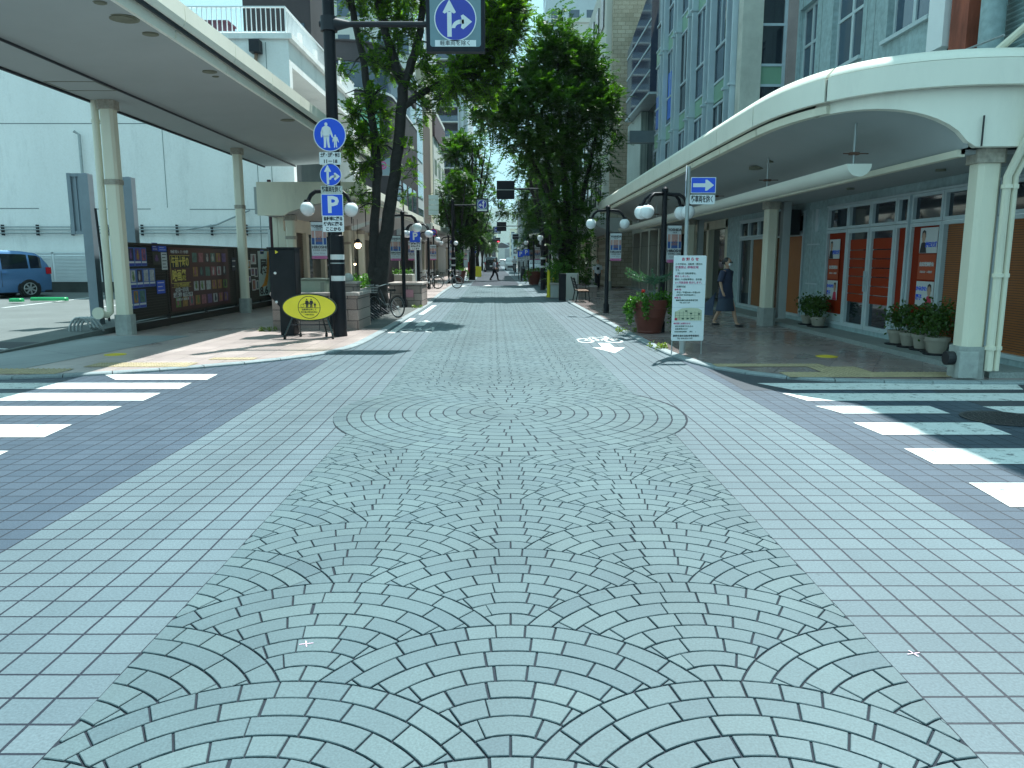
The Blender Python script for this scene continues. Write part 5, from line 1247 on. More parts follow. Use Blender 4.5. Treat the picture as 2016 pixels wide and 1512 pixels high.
# ================================================================= STREET FURNITURE
def disc(mb, fr, cxx, cy, r, n0, n1, n=36): fr.poly(mb, [(cxx + r * math.cos(2 * PI * i / n), cy + r * math.sin(2 * PI * i / n)) for i in range(n)], n0, n1)
def rrect(a0, a1, b0, b1, r, n=4):
    out = []
    for cx_, cy_, s in ((a1 - r, b0 + r, -PI / 2), (a1 - r, b1 - r, 0), (a0 + r, b1 - r, PI / 2), (a0 + r, b0 + r, PI)):
        out += [(cx_ + r * math.cos(s + PI / 2 * i / n), cy_ + r * math.sin(s + PI / 2 * i / n)) for i in range(n + 1)]
    return out
def arrow_sign(mb, fr, x, y, r, n0, n1, left=False):
    """straight-on plus side arrow pictogram"""
    s = -1 if left else 1
    P = lambda pts: fr.poly(mb, [(x + a * r * s, y + b * r) for a, b in (pts if s > 0 else pts[::-1])], n0, n1)
    P([(-.38, -.85), (-.16, -.85), (-.16, .32), (-.38, .32)]); P([(-.6, .3), (-.5, .24), (-.27, .36), (-.04, .24), (.06, .3), (-.27, .9)])
    arc = []; arc2 = []
    for i in range(7):
        t = PI - PI / 2 * i / 6; arc.append((.3 + .46 * math.cos(t), -.42 + .4 * math.sin(t) - .02)); arc2.append((.3 + .28 * math.cos(t), -.42 + .2 * math.sin(t) - .02))
    P((arc + arc2[::-1])[::-1]); P([(.28, -.24), (.46, -.24), (.46, -.04), (.28, -.04)]); P([(.3, .14), (.34, .0), (.34, -.28), (.3, -.42), (.42, -.5), (.86, -.14), (.42, .2)])
def round_sign(pole, fr, z, r, kind, n=0.16, name='round_sign'):
    mb = MB(); disc(mb, fr, 0, z, r, n - .004, n); o = mb.build(name, mSignWhite, pole)
    mb = MB(); disc(mb, fr, 0, z, r * .945, n, n + .0025); mb.build('sign_face', mBlue, o)
    mb = MB()
    if kind == 'walk':
        def person(x, y, s):
            P = lambda pts: fr.poly(mb, [(x + a * s, z + y + b * s) for a, b in pts], n + .0025, n + .005)
            P([(a, b + .93) for a, b in blob(12, .062, .075)]); P([(-.05, .87), (.05, .87), (.17, .8), (.18, .72), (.12, .45), (-.12, .45), (-.18, .72), (-.17, .8)])
            P([(-.18, .76), (-.13, .6), (-.17, .42), (-.22, .42), (-.23, .6)]); P([(.18, .76), (.24, .58), (.28, .42), (.23, .4), (.13, .6)])
            P([(-.12, .47), (.0, .47), (-.01, .25), (-.03, .02), (-.12, .0), (-.11, .25)]); P([(.0, .47), (.12, .47), (.11, .25), (.14, .0), (.05, .02), (.02, .25)])
        person(-.2 * r, -.78 * r, 1.5 * r); person(.34 * r, -.76 * r, .76 * r)
    elif kind == 'arrow': arrow_sign(mb, fr, 0, z, r, n + .0025, n + .005)
    mb.build('pictogram', mSignWhite, o); return o
def plate(pole, fr, x, z, w_, h, lines, n=.16, mat=None, ink=None, size=None, name='text_plate', bold=.003):
    mb = MB(); fr.poly(mb, rrect(x - w_ / 2, x + w_ / 2, z - h / 2, z + h / 2, .02), n - .004, n); o = mb.build(name, mat or mSignWhite, pole)
    k = len(lines)
    for i, s in enumerate(lines):
        sz = size or h / k * .78; zz = z + h / 2 - h * (i + .5) / k; L_ = sum(1 if ord(c) > 255 else .55 for c in s)
        sx = min(1, w_ * .9 / (L_ * sz)) ; text(fr, x, zz, n + .001, s, sz, ink or mInk, o, bold=bold, sx=sx)
    return o
# ---- left main sign pole
px, py = G(668, 654, SH); px = -3.46; py = 15.45
sp = thing('sign_pole', 'tall thick black pole with stacked blue signs and an overhead arrow sign, left', 'sign pole', (px, py, SH))
mb = MB(); mb.lathe([(.145, 0), (.145, .05), (.14, .05), (.135, 2.0), (.115, 2.02), (.11, 7.4)], (px, py, SH), 20); mb.build('pole', mBlackSteel, sp, True)
mBand = M('reflective band', (.6, .62, .62), .4, .05, 5)
for z in (1.2, 1.62): mb = MB(); mb.lathe([(.139, z - .05), (.139, z + .05)], (px, py, 0), 20); mb.build('reflective_band', mBand, sp, True)
mb = MB(); mb.lathe([(.145, 1.49), (.145, 1.51)], (px, py, 0), 20); mb.build('clamp', mGalv, sp)
fS = facing(px, py, 0, 0)
fS.o = Vector((px, py, 0))
def zA(v, Y=py): return at(800, v, Y).z
def xA(u, v, Y=py): return at(u, v, Y).x - px
def offs_fr(dx): f = facing(px + dx, py, 0, 0); return f
round_sign(sp, offs_fr(xA(653, 268)), zA(268), .315, 'walk')
plate(sp, offs_fr(xA(654, 314)), 0, zA(314), .42, .235, ['土曜・日曜・休日', '11－18'])
round_sign(sp, offs_fr(xA(655, 346)), zA(346), .21, 'arrow')
plate(sp, offs_fr(xA(657, 375)), 0, zA(375), .42, .15, ['軽車両を除く'], mat=M('grey sign plate', (.5, .55, .52), .5, .05, 3))
f_ = offs_fr(xA(658, 405)); z = zA(405)
mb = MB(); f_.poly(mb, rrect(-.215, .215, z - .215, z + .215, .02), .156, .16); o = mb.build('parking_sign', mSignWhite, sp)
mb = MB(); f_.poly(mb, rrect(-.2, .2, z - .2, z + .2, .015), .16, .1625); mb.build('sign_face', mBlue, o); text(f_, 0.01, z - .005, .165, 'P', .44, mSignWhite, o, bold=.014)
plate(sp, offs_fr(xA(660, 442)), 0, zA(442), .42, .3, ['自転車に限る', '枠内に限る', 'ここから'], bold=.004)
# overhead arm and lit-box sign
za = zA(48); xs0 = at(840, 60, py).x; xs1 = at(955, 60, py).x
mb = MB(); mb.tube([(px - .18, py, za), (xs0 + .05, py, za)], .055, 12); mb.tube([(px + .1, py, za), (px + .42, py, za)], [.13, .05], 12); mb.lathe([(.16, -.13), (.16, .13)], (px, py, za), 16); mb.build('arm', mDarkSteel, sp, True)
zb = zA(104); hh = 1.02
mb = MB(); mb.bbox(xs0, xs1, py - .09, py + .09, zb, zb + hh + .16, .01); o = mb.build('overhead_sign', M('sign box charcoal', (.014, .016, .024), .55, .1, 2, spec=.25), sp)
xc = (xs0 + xs1) / 2; fo = facing(xc, py - .09, 0); w_ = (xs1 - xs0); zc = zA(40)
mb = MB(); fo.poly(mb, rrect(-w_ / 2 + .075, w_ / 2 - .075, zb + .085, zb + hh + .1, .05), -.001, .004); mb.build('sign_face', M('sign glass grey', (.16, .26, .3), .25, .08, 1.5), o)
mb = MB(); disc(mb, fo, .0, zc, .4, .004, .006, 48); mb.build('ring', mSignWhite, o); mb = MB(); disc(mb, fo, .0, zc, .38, .006, .008, 48); mb.build('disc', mBlueDull, o)
mb = MB(); arrow_sign(mb, fo, -.01, zc, .38, .008, .01); mb.build('pictogram', mSignWhite, o)
mb = MB(); fo.box(mb, -.39, .39, zb + .09, zb + .205, .004, .006); mb.build('text_plate', mSignWhite, o); text(fo, 0, zb + .147, .0075, '軽車両を除く', .1, mDarkSteel, o)
# ---- lamp posts with globes and banners
mSunset = M('banner picture sky', (.45, .25, .22), .6, .25, 3); mSea = M('banner picture sea', (.03, .08, .25), .6, .3, 4); mCloth = M('banner cloth', (.6, .64, .66), .7, .04, 3)
def make_lamp(label, four, banner_side=1):
    t = thing('street_lamp', label, 'street lamp', (0, 0, 0), 'globe lamps along the street')
    mb = MB(); mb.lathe([(.085, 0), (.085, .25), (.06, .28), (.055, 2.95), (.07, 2.96), (.07, 3.02), (.03, 3.06)], (0, 0, 0), 14); mb.build('pole', mBlackSteel, t, True, False)
    ang = (0.35, -.35, PI + .35, PI - .35) if four else (0, PI)
    for a in ang:
        c, s = math.cos(a), math.sin(a)
        mb = MB(); mb.tube([(0, 0, 2.92), (.3 * c, .3 * s, 2.9), (.4 * c, .4 * s, 2.82), (.46 * c, .46 * s, 2.7)], .035, 8); ar = mb.build('lamp_arm', mBlackSteel, t, True, False)
        mb = MB(); mb.lathe([(.05, .0), (.075, -.05)], (.48 * c, .48 * s, 2.72), 12); mb.build('socket', mBlackSteel, t, True, False)
        mb = MB(); mb.ball((.48 * c, .48 * s, 2.54), .145, 24); mb.build('lamp_globe', mGlobe, t, 'all', False)
    b = banner_side; f = Fr((0, 0, 0), (1, 0, 0), (0, -1, 0))
    mb = MB(); mb.tube([(-.5 * b if False else 0, 0, 2.28), (.42 * b, 0, 2.28)], .01, 6); mb.tube([(0, 0, 1.5), (.42 * b, 0, 1.5)], .01, 6); mb.build('banner_arm', mBlackSteel, t, False, False)
    x0, x1 = (.08, .4) if b > 0 else (-.4, -.08)
    mb = MB(); n = 8; vs = []
    for k in range(n + 1):
        y = .012 * math.sin(k * 1.3) ; z = 1.5 + .77 * k / n; vs += [(x0, y - .004, z), (x1, y * 1.4 - .004, z), (x1, y * 1.4 + .004, z), (x0, y + .004, z)]
    mb.add(vs, [f_ for k in range(n) for f_ in [tuple(4 * k + q for q in (0, 1, 5, 4)), tuple(4 * k + q for q in (2, 3, 7, 6)), tuple(4 * k + q for q in (1, 2, 6, 5)), tuple(4 * k + q for q in (3, 0, 4, 7))]] + [(3, 2, 1, 0), (4 * n, 4 * n + 1, 4 * n + 2, 4 * n + 3)])
    ba = mb.build('banner', mCloth, t, True, False)
    xm = (x0 + x1) / 2; w_ = x1 - x0; N0, N1 = .021, .023
    for nm, q, m_ in (('picture_sky', (x0 + .01, x1 - .01, 1.94, 2.09), mSunset), ('picture_sea', (x0 + .01, x1 - .01, 1.8, 1.94), mSea), ('pink_strip', (x0, x1, 1.5, 1.565), M('banner pink', (.5, .16, .3), .6, .05, 3))):
        mb = MB(); f.box(mb, *q, N0 - .003, N1); mb.build(nm, m_, ba, False, False)
    mb = MB()
    for q in (x0 + .07, x1 - .085): f.box(mb, q, q + .015, 1.8, 2.09, N1, N1 + .002)
    mb.build('window_bars', mCloth, ba, False, False)
    mb = MB()
    for i, h in enumerate((.05, .09, .06, .11, .05)): f.box(mb, xm - .07 + i * .03, xm - .05 + i * .03, 1.86, 1.86 + h, N1, N1 + .001)
    mb.build('skyline', M('banner silhouette', (.25, .12, .1), .6, .1, 3), ba, False, False)
    text(f, xm, 2.18, N1, 'YOSHIDA', .075, mInk, ba, bold=.002, world=False, sx=.95); text(f, xm, 1.745, N1, 'HIROSHI', .08, mInk, ba, bold=.002, world=False); text(f, xm, 1.68, N1, '吉田博展 木版画', .038, mInk, ba, world=False)
    text(f, xm, 2.125, N1, '吉田 博', .03, mInk, ba, world=False); text(f, xm, 1.62, N1, '6.19 sat – 8.29 sun', .03, mInk, ba, world=False); text(f, xm, 1.53, N1, '静岡市美術館', .036, mPurple, ba, world=False)
    return t
lamp4 = make_lamp('four globe black lamp behind the stacked signs of the tall left pole', True, -1)
lamp4r = make_lamp('four globe black lamp with banner behind the terracotta planter', True, 1)
lamp2 = make_lamp('two globe black lamp with banner between the terracotta planter and bench', False, 1)
def setloc(o, l, rz=0): o.location = l; o.rotation_euler = (0, 0, rz)
setloc(lamp4, (-3.85, 16.6, SH + .05), .22); setloc(lamp4r, (3.22, 16.3, SH - .03), .22); setloc(lamp2, (2.78, 22.2, SH))
lampsL = [(24.7, 797, True, 'four globe lamp just right of the left tree trunks'), (31, 826, True, 'four globe lamp behind the white P sign pole on the left'), (40, 846, False, 'two globe lamp beside the parked bicycles on the far left'), (49, 885, False, 'two globe lamp beside the black pole with the far arrow sign'), (60, 897, False, 'small distant two globe lamp past the left terracotta pot'), (72, 913, False, 'far lamp near the dark red banner stand, left side'), (86, 925, False, 'very distant left lamp, second last of its row'), (104, 934, False, 'last tiny lamp of the left row')]
for Y, u, four, lb in lampsL: copy_tree(lamp4 if four else lamp2, label=lb, loc=((u - U0) / F * Y, Y, SH), rz=R.uniform(-.25, .25))
lampsR = [(37, 1082, 'two globe lamp beside the large right tree trunk'), (48, 1050, 'two globe lamp above the far right terracotta pot'), (62, 1040, 'distant right lamp between tree trunks'), (78, 1030, 'more distant right lamp near the parked motorcycle'), (98, 1022, 'last tiny lamp of the right row')]
for Y, u, lb in lampsR: copy_tree(lamp2, label=lb, loc=((u - U0) / F * Y, Y, SH), rz=R.uniform(-.3, .3))
# ---- notice board right and its pole
bx = 2.82; by = 12.45
nb_ = thing('notice_board', 'tall white notice board with red heading and small map on thin legs', 'notice board', (bx, by, SH))
pl = at(1318, 672, by); pr = at(1381, 672, by); zt_ = at(1350, 503, by).z; zb_ = at(1350, 671, by).z
cxn = (pl.x + pr.x) / 2 + .03; wN = .53; hN = zt_ - zb_
fn = facing(cxn, by, zb_, .04); lean = .03
fn.o = Vector((cxn, by, zb_))
mb = MB(); fn.poly(mb, rrect(-wN / 2, wN / 2, 0, hN, .02), -.02, 0); mb.build('panel', mSignWhite, nb_)
mb = MB()
for q in (hN * .395, hN * .225, hN * .66): fn.box(mb, -wN / 2, wN / 2, q, q + .004, 0, .0015)
mb.build('panel_seams', mAlu, nb_)
def ln(y, s, size, mat, al='LEFT', x=None, bold=.0005):
    L_ = sum(1 if ord(c) > 255 else .56 for c in s) * size; sx = min(1, wN * .92 / L_); text(fn, (-wN / 2 + .025) if x is None else x, y * hN, .002, s, size, mat, nb_, bold=bold, align=al, sx=sx)
ln(.955, 'お 知 ら せ', .058, mRed, 'CENTER', 0, .002)
mPk = M('pinkish red ink', (.5, .08, .2), .5, .05, 5); mGi = M('green black ink', (.03, .08, .06), .5, .05, 5)
for y, s, sz, m_ in ((.9, 'この付近は、自転車・原付の', .034, mGi), (.862, '放置禁止 移動区域', .046, mPk), (.828, 'です。', .034, mGi), (.792, '　7月15日 自転車等は、', .034, mGi), (.758, '撤去 しました。', .036, mPk), (.722, '撤去した自転車等は、告示後', .034, mGi), (.685, '2ヶ月経過後 処分します。', .04, mPk), (.638, '〔返還方法〕', .034, mGi), (.604, '●時 間', .034, mPk), (.57, '　平日／午前9:00〜午後6:00', .034, mGi), (.54, '　(土曜 祝日 年末年始は除く)', .026, mGi), (.508, '●場 所', .034, mPk), (.478, '　静岡市黒町自転車等保管所', .03, mGi), (.45, '　　　TEL 253-1147', .03, mGi), (.205, '●返還に必要なもの', .032, mPk), (.172, '　身分を証明できるもの', .03, mGi), (.14, '　自転車等のカギ', .03, mGi), (.108, '　撤去保管料(自転車　　原付　　)', .024, mGi), (.058, '静岡市黒町自転車等保管所', .036, mInk), (.028, '　　TEL 054-253-1147', .034, mInk)):
    ln(y, s, sz, m_)
mb = MB(); fn.poly(mb, [(x * wN, y * hN) for x, y in ((-.42, .24), (.42, .24), (.42, .36), (.3, .385), (.05, .39), (-.2, .385), (-.42, .34))], .001, .003); mb.build('map_ground', M('map cream', (.55, .56, .4), .6, .06, 4), nb_)
mb = MB()
for i in range(7): fn.box(mb, (-.4 + i * .12) * wN, (-.392 + i * .12) * wN, .245 * hN, .35 * hN, .003, .004)
for y in (.27, .3, .33): fn.box(mb, -.41 * wN, .41 * wN, y * hN, y * hN + .003, .003, .0045)
for a, b in ((-.2, .255), (-.05, .256), (.1, .257), (.3, .31), (.05, .315), (-.1, .345)): fn.box(mb, a * wN, (a + .07) * wN, b * hN, b * hN + .022, .003, .005)
mb.build('map_lines', mGi, nb_)
mb = MB(); fn.box(mb, -.42 * wN, -.34 * wN, .245 * hN, .27 * hN, .003, .006); mb.build('map_marker', mRed, nb_)
for a in (-wN / 2 + .02, wN / 2 - .02): mb = MB(); mb.tube([fn.p(a, .05, -.03), fn.p(a, SH - zb_, -.03)], .01, 6); mb.build('leg', mGalv, nb_)
# pole with one-way signs behind the board
ox, oy = G(1345, 691, SH); oy = by + .12; ox = 2.85
op = thing('sign_pole', 'slim grey pole with blue one way arrow plate behind the white notice board', 'sign pole', (ox, oy, SH))
ztp = at(1350, 328, oy).z
mb = MB(); mb.tube([(ox, oy, SH), (ox, oy, ztp)], .032, 10); mb.tube([(ox, oy, SH), (ox, oy, .6)], .05, 10); mb.build('pole', mGalv, op, True)
fp = facing(ox, oy, 0); p = at(1384, 365, oy)
mb = MB(); fp.poly(mb, rrect(p.x - ox - .2, p.x - ox + .2, p.z - .125, p.z + .125, .015), .03, .035); o = mb.build('arrow_sign', mSignWhite, op)
mb = MB(); fp.poly(mb, rrect(p.x - ox - .19, p.x - ox + .19, p.z - .115, p.z + .115, .012), .035, .037); mb.build('sign_face', mBlue, o)
mb = MB(); q = p.x - ox; fp.poly(mb, [(q - .165, p.z - .03), (q + .03, p.z - .03), (q + .03, p.z - .085), (q + .06, p.z - .085), (q + .17, p.z), (q + .06, p.z + .085), (q + .03, p.z + .085), (q + .03, p.z + .03), (q - .165, p.z + .03)], .037, .04); mb.build('arrow', mSignWhite, o)
p = at(1382, 393, oy); plate(op, fp, p.x - ox, p.z, .4, .15, ['軽車両を除く'], n=.035)
fe2 = Fr((ox, oy, 0), (.24, .97, 0), (-.97, .24, 0)); zc = at(1350, 358, oy).z       # pentagonal crossing sign seen almost edge on
mb = MB(); fe2.poly(mb, [(-.2, zc - .24), (.24, zc - .24), (.24, zc + .0), (.02, zc + .27), (-.2, zc + .0)], .03, .036); o = mb.build('crossing_sign', mSignWhite, op)
mb = MB(); fe2.poly(mb, [(-.185, zc - .225), (.225, zc - .225), (.225, zc + .0), (.02, zc + .245), (-.185, zc + .0)], .036, .038); mb.build('sign_face', mBlue, o)
mb = MB()
for pts in ([(-.05, .1), (.05, .1), (.08, -.03), (.12, -.14), (.06, -.14), (0, -.03), (-.06, -.14), (-.12, -.14), (-.06, -.02)], [(a * .04, .14 + b * .04) for a, b in blob(8, 1, 1)], [(-.16, -.18), (-.1, -.2), (.16, -.2), (.12, -.17)]): fe2.poly(mb, [(x + .02, zc + y) for x, y in pts], .038, .04)
mb.build('pictogram', mSignWhite, o)
# ---- big terracotta planter with ivy
mIvy = leafmat('ivy leaf', (.03, .1, .012), (.09, .22, .03), .35); mFern = leafmat('bluish needle leaf', (.05, .14, .09), (.1, .22, .13), .2)
def terracotta(name_label, x, y, s, seed, big=True, z=SH):
    t = thing('flower_pot', name_label, 'flower pot', (x, y, z), None if big else 'terracotta pots along the street')
    mb = MB(); mb.lathe([(.24 * s, 0), (.26 * s, .03 * s), (.25 * s, .05 * s), (.32 * s, .33 * s), (.325 * s, .335 * s), (.32 * s, .34 * s), (.355 * s, .52 * s), (.375 * s, .53 * s), (.36 * s, .55 * s), (.375 * s, .6 * s), (.385 * s, .7 * s), (.34 * s, .7 * s), (.33 * s, .62 * s)], (0, 0, 0), 28); mb.build('pot', mTerra, t, True, False)
    r = random.Random(seed); mb = MB(); cs = []
    for k in range(34):
        a = r.uniform(0, 2 * PI); rad = r.uniform(.1, .42) * s; cs.append(((rad * math.cos(a), rad * math.sin(a), (.72 + .1 * r.random()) * s), .09 * s))
    for k in range(12):
        a = r.choice((PI * .9, PI, PI * 1.1, PI * .8, 0, .1, -.3, PI * 1.35)) + r.uniform(-.2, .2); L_ = r.uniform(.1, .5) * s
        if k < 5: L_ *= 1.3
        for q in range(8):
            f = q / 7; rr_ = (.38 + .12 * math.sin(f * 2.2)) * s; cs.append(((rr_ * math.cos(a), rr_ * math.sin(a), (.7 - f * L_ / s) * s), .055 * s))
    leafset(mb, cs, 1500 if big else 420, (.06 if big else .09) * s, r, .2, .75); mb.build('leaves', mIvy, t, False, False)
    return t
px_, py_ = G(1278, 655, SH)
pt_ = terracotta('large round terracotta pot with trailing ivy and a red flower beside the notice board', px_, py_, 1.0, 5)
r = random.Random(11); mb = MB(); ms = MB()
for k in range(9):      # whorled needle branches
    a = (PI * .95, PI * 1.05, .1, -.1, PI * .85, PI * .5, PI * 1.5, .35, PI * 1.2)[k]; base = Vector((.08, 0, 1.03 + .05 * (k % 3))); d = Vector((math.cos(a), math.sin(a) * .8, .28 + .12 * (k % 2))); L_ = .6 if k < 5 else .4
    pts = [base + d * L_ * f + Vector((0, 0, -.12 * f * f + .16 * f ** 3)) for f in [i / 8 for i in range(9)]]; ms.tube(pts, [.012 - .001 * i for i in range(9)], 5)
    for q in range(150):
        f = r.random(); p = base + d * L_ * f + Vector((0, 0, -.12 * f * f + .16 * f ** 3)); dd = (Vector((r.gauss(0, 1), r.gauss(0, 1), r.gauss(0, 1))) + d * .8).normalized(); s_ = dd.cross(Vector((r.random(), r.random(), 1))).normalized() * .007; l = .07
        mb.add([p - s_, p + dd * l, p + s_], [(0, 1, 2)])
ms.tube([(.08, 0, .65), (.08, 0, 1.2)], .014, 6); st = ms.build('plant_stem', M('blue green stem', (.1, .16, .12), .7, .1, 9), pt_, False, False); mb.build('needles', mFern, pt_, False, False)
mb = MB()
for k in range(9): mb.ball((-.16 + r.uniform(-.03, .03), -.05 + r.uniform(-.03, .03), .88 + r.uniform(-.025, .025)), .022, 6)
mb.build('red_flower', M('geranium red', (.6, .02, .01), .5, .1, 20), pt_, False, False)
# weeds at the kerb
mWeed = leafmat('weed leaf', (.1, .17, .03), (.22, .26, .07), .3); 
for i, (u, v, lb) in enumerate(((1235, 653, 'dry weeds growing from the kerb beside the terracotta pot'), (1298, 686, 'small green weed tuft at the kerb left of the notice board'), (820, 606, 'weeds at the corner of the second granite planter'), (533, 652, 'tiny weed at the left corner of the granite planter'))):
    X, Y = G(u, v, SH); mb = MB(); r = random.Random(40 + i); leafset(mb, [((X + r.uniform(-.2, .2), Y + r.uniform(-.15, .15), SH + .03), .05) for _ in range(6)], 120, .06, r, .5); tag(mb.build('weed_tuft', mWeed), lb, 'weeds')
# ---- second planter, left
def planter2(x0, x1, y0, y1, zt_, label, mat=mGran, name='stone_planter'):
    t = thing(name, label, 'planter', ((x0 + x1) / 2, y0, SH)); brickbox(t, x0, x1, y0, y1, zt_, mat); mb = MB(); mb.box(x0 + .2, x1 - .2, y0 + .2, y1 - .2, zt_ - .2, zt_ - .12); mb.build('soil', M('soil', 'x'), t); return t
a = at(767, 598, 25); b = at(831, 598, 25); planter2(a.x, b.x, 25, 26.6, .82, 'pink granite planter wall beyond the bicycle rack')
mb = MB(); zz = at(796, 575, 24.97); mb.box(zz.x - .02, zz.x + .3, 24.955, 24.966, .35, .6); tag(mb.build('paper_notice', M('pink paper', (.55, .25, .3), .6, .1, 8)), 'small pink paper notice stuck on the second granite planter', 'notice')
planter2(-4.75, -3.95, 20.9, 23.2, .78, 'granite planter wall around the foot of the large left tree')
t = thing('stone_box', 'pale rectangular plant box under the shop window behind the second planter', 'plant box', (-4.2, 33, SH)); a = at(776, 560, 32); b = at(812, 560, 32); mb = MB(); mb.bbox(a.x, b.x, 32, 33, SH, .95, .02); mb.build('box', M('pale box', (.34, .34, .3), .7, .1, 3), t); mb = MB(); r = random.Random(3); leafset(mb, [((a.x + (b.x - a.x) * r.random(), 32.3, 1.05), .12) for _ in range(9)], 260, .09, r); mb.build('leaves', mIvy, t)
mb = MB(); mb.ball((at(686, 548, 17.5).x, 17.5, at(686, 548, 17.5).z), .12, 16); t_ = mb.build('stone_ball', mConcG, None, True); tag(t_, 'dark round stone ball on the rear planter post', 'stone ball')
t = thing('stone_post', 'square granite post carrying a round stone ball behind the tall black pole', 'post', (-3.7, 17.5, SH)); xx = at(686, 548, 17.5); mb = MB(); mb.bbox(xx.x - .2, xx.x + .2, 17.4, 17.8, SH, xx.z - .12, .015); mb.build('post', mGran, t); mb = MB(); mb.bbox(xx.x - .23, xx.x + .23, 17.37, 17.83, xx.z - .119, xx.z - .07 + .0, .01); mb.build('cap', mKerbP, t)
# ---- bench, boxes, bollard, right side
t = thing('park_bench', 'dark iron bench with wooden slats facing the street, right sidewalk', 'bench', (2.5, 28, SH))
bx0, by0 = 2.42, 27.6
for i in range(4): mb = MB(); mb.box(bx0 - .0, bx0 + 1.5 * 0 + .42, by0, by0 + 1.5, .42, .45) if False else mb.box(bx0 + .02 + i * .105, bx0 + .105 + i * .105, by0, by0 + 1.5, .43, .455); mb.build('seat_slat', M('bench wood', (.2, .12, .08), .6, .15, 5), t)
for i in range(4): mb = MB(); mb.box(bx0 - .02 - i * .03, bx0 + .0 - i * .03, by0, by0 + 1.5, .52 + i * .1, .59 + i * .1); mb.build('back_slat', mDarkSteel, t)
for y in (by0 + .06, by0 + 1.4):
    mb = MB(); mb.tube([(bx0 + .44, y, SH), (bx0 + .4, y, .42), (bx0 + .0, y, .42), (bx0 - .14, y, .93)], .022, 6); mb.tube([(bx0 - .06, y, SH), (bx0 + .02, y, .42)], .022, 6); mb.tube([(bx0 - .03, y, .62), (bx0 + .4, y, .64), (bx0 + .42, y, .44)], .018, 6); mb.build('side_frame', mBlackSteel, t)
t = thing('bollard', 'bright yellow plastic bollard standing beside the large right tree', 'bollard', (1.5, 30.8, SH)); p = at(1080, 575, 31.4); mb = MB(); mb.lathe([(.09, SH), (.09, .12), (.07, .13), (.062, 1.05), (.05, 1.14), (.0, 1.16)], (p.x, 31.4, 0), 14); mb.build('body', M('yellow plastic', (.65, .55, .02), .4, .05, 3), t, True)
p = at(1091, 565, 32.2); mb = MB(); mb.lathe([(.09, SH), (.09, .12), (.07, .13), (.062, 1.1), (.05, 1.2), (.0, 1.22)], (p.x, 32.2, 0), 14); t = thing('bollard', 'second yellow bollard half hidden by leaves at the right tree', 'bollard', (p.x, 32.2, SH)); mb.build('body', M('yellow plastic', 'x'), t, True)
t = thing('black_post', 'short thick black post left of the bench', 'post', (1.95, 28.8, SH)); p = at(1107, 588, 28.8); mb = MB(); mb.bbox(p.x - .13, p.x + .13, 28.7, 28.96, SH, 1.05, .02); mb.build('post', mBlackSteel, t)
t = thing('utility_box', 'white upright utility box behind the bench', 'utility box', (2.4, 30, SH)); a = at(1115, 570, 30); b = at(1139, 570, 30); mb = MB(); mb.bbox(a.x, b.x, 30, 30.4, SH, at(1120, 538, 30).z, .02); mb.build('body', M('off white box', (.5, .5, .46), .5, .05, 2, dirt=.2), t); mb = MB(); mb.box(b.x - .06, b.x - .045, 29.985, 29.995, .2, 1.0); mb.build('door_edge', mInk, t)
a = at(1084, 582, 31.2); planter2(a.x, a.x + .9, 31.2, 32.6, .62, 'white stone planter at the foot of the large right tree', M('white stone planter', (.42, .44, .42), .7, .1, 3, dirt=.4))
a = at(1139, 580, 31.5); planter2(a.x, a.x + .75, 31.5, 33.6, .5, 'low brown stone planter right of the bench')
# ---- other poles and signs down the street
def signpole(x, y, h, r, label, mat=mBlackSteel, z=SH):
    t = thing('sign_pole', label, 'sign pole', (x, y, z)); mb = MB(); mb.tube([(x, y, z), (x, y, h)], r, 8); mb.build('pole', mat, t, True); return t
p = at(819, 552, 30); t = signpole(p.x, 30, 2.5, .035, 'white pole with blue P sign beyond the bicycle rack', mWhite)
f_ = facing(p.x, 30, 0); z = at(819, 466, 30).z
mb = MB(); f_.box(mb, -.2, .2, z - .21, z + .21, .04, .045); o = mb.build('parking_sign', mBlue, t); text(f_, 0, z, .047, 'P', .38, mSignWhite, o, bold=.012); plate(t, f_, .02, at(820, 485, 30).z, .42, .28, ['自転車に限る', '枠内に限る', 'ここまで'], n=.045)
p = at(855, 564, 41); t = signpole(p.x, 41, 3.3, .035, 'dark pole with round blue no parking sign beside the far bicycles')
f_ = facing(p.x, 41, 0); z = at(855, 458, 41).z; mb = MB(); disc(mb, f_, 0, z, .2, .04, .045, 24); o = mb.build('round_sign', mRed, t); mb = MB(); disc(mb, f_, 0, z, .155, .045, .048, 24); mb.build('sign_face', mBlueDull, o)
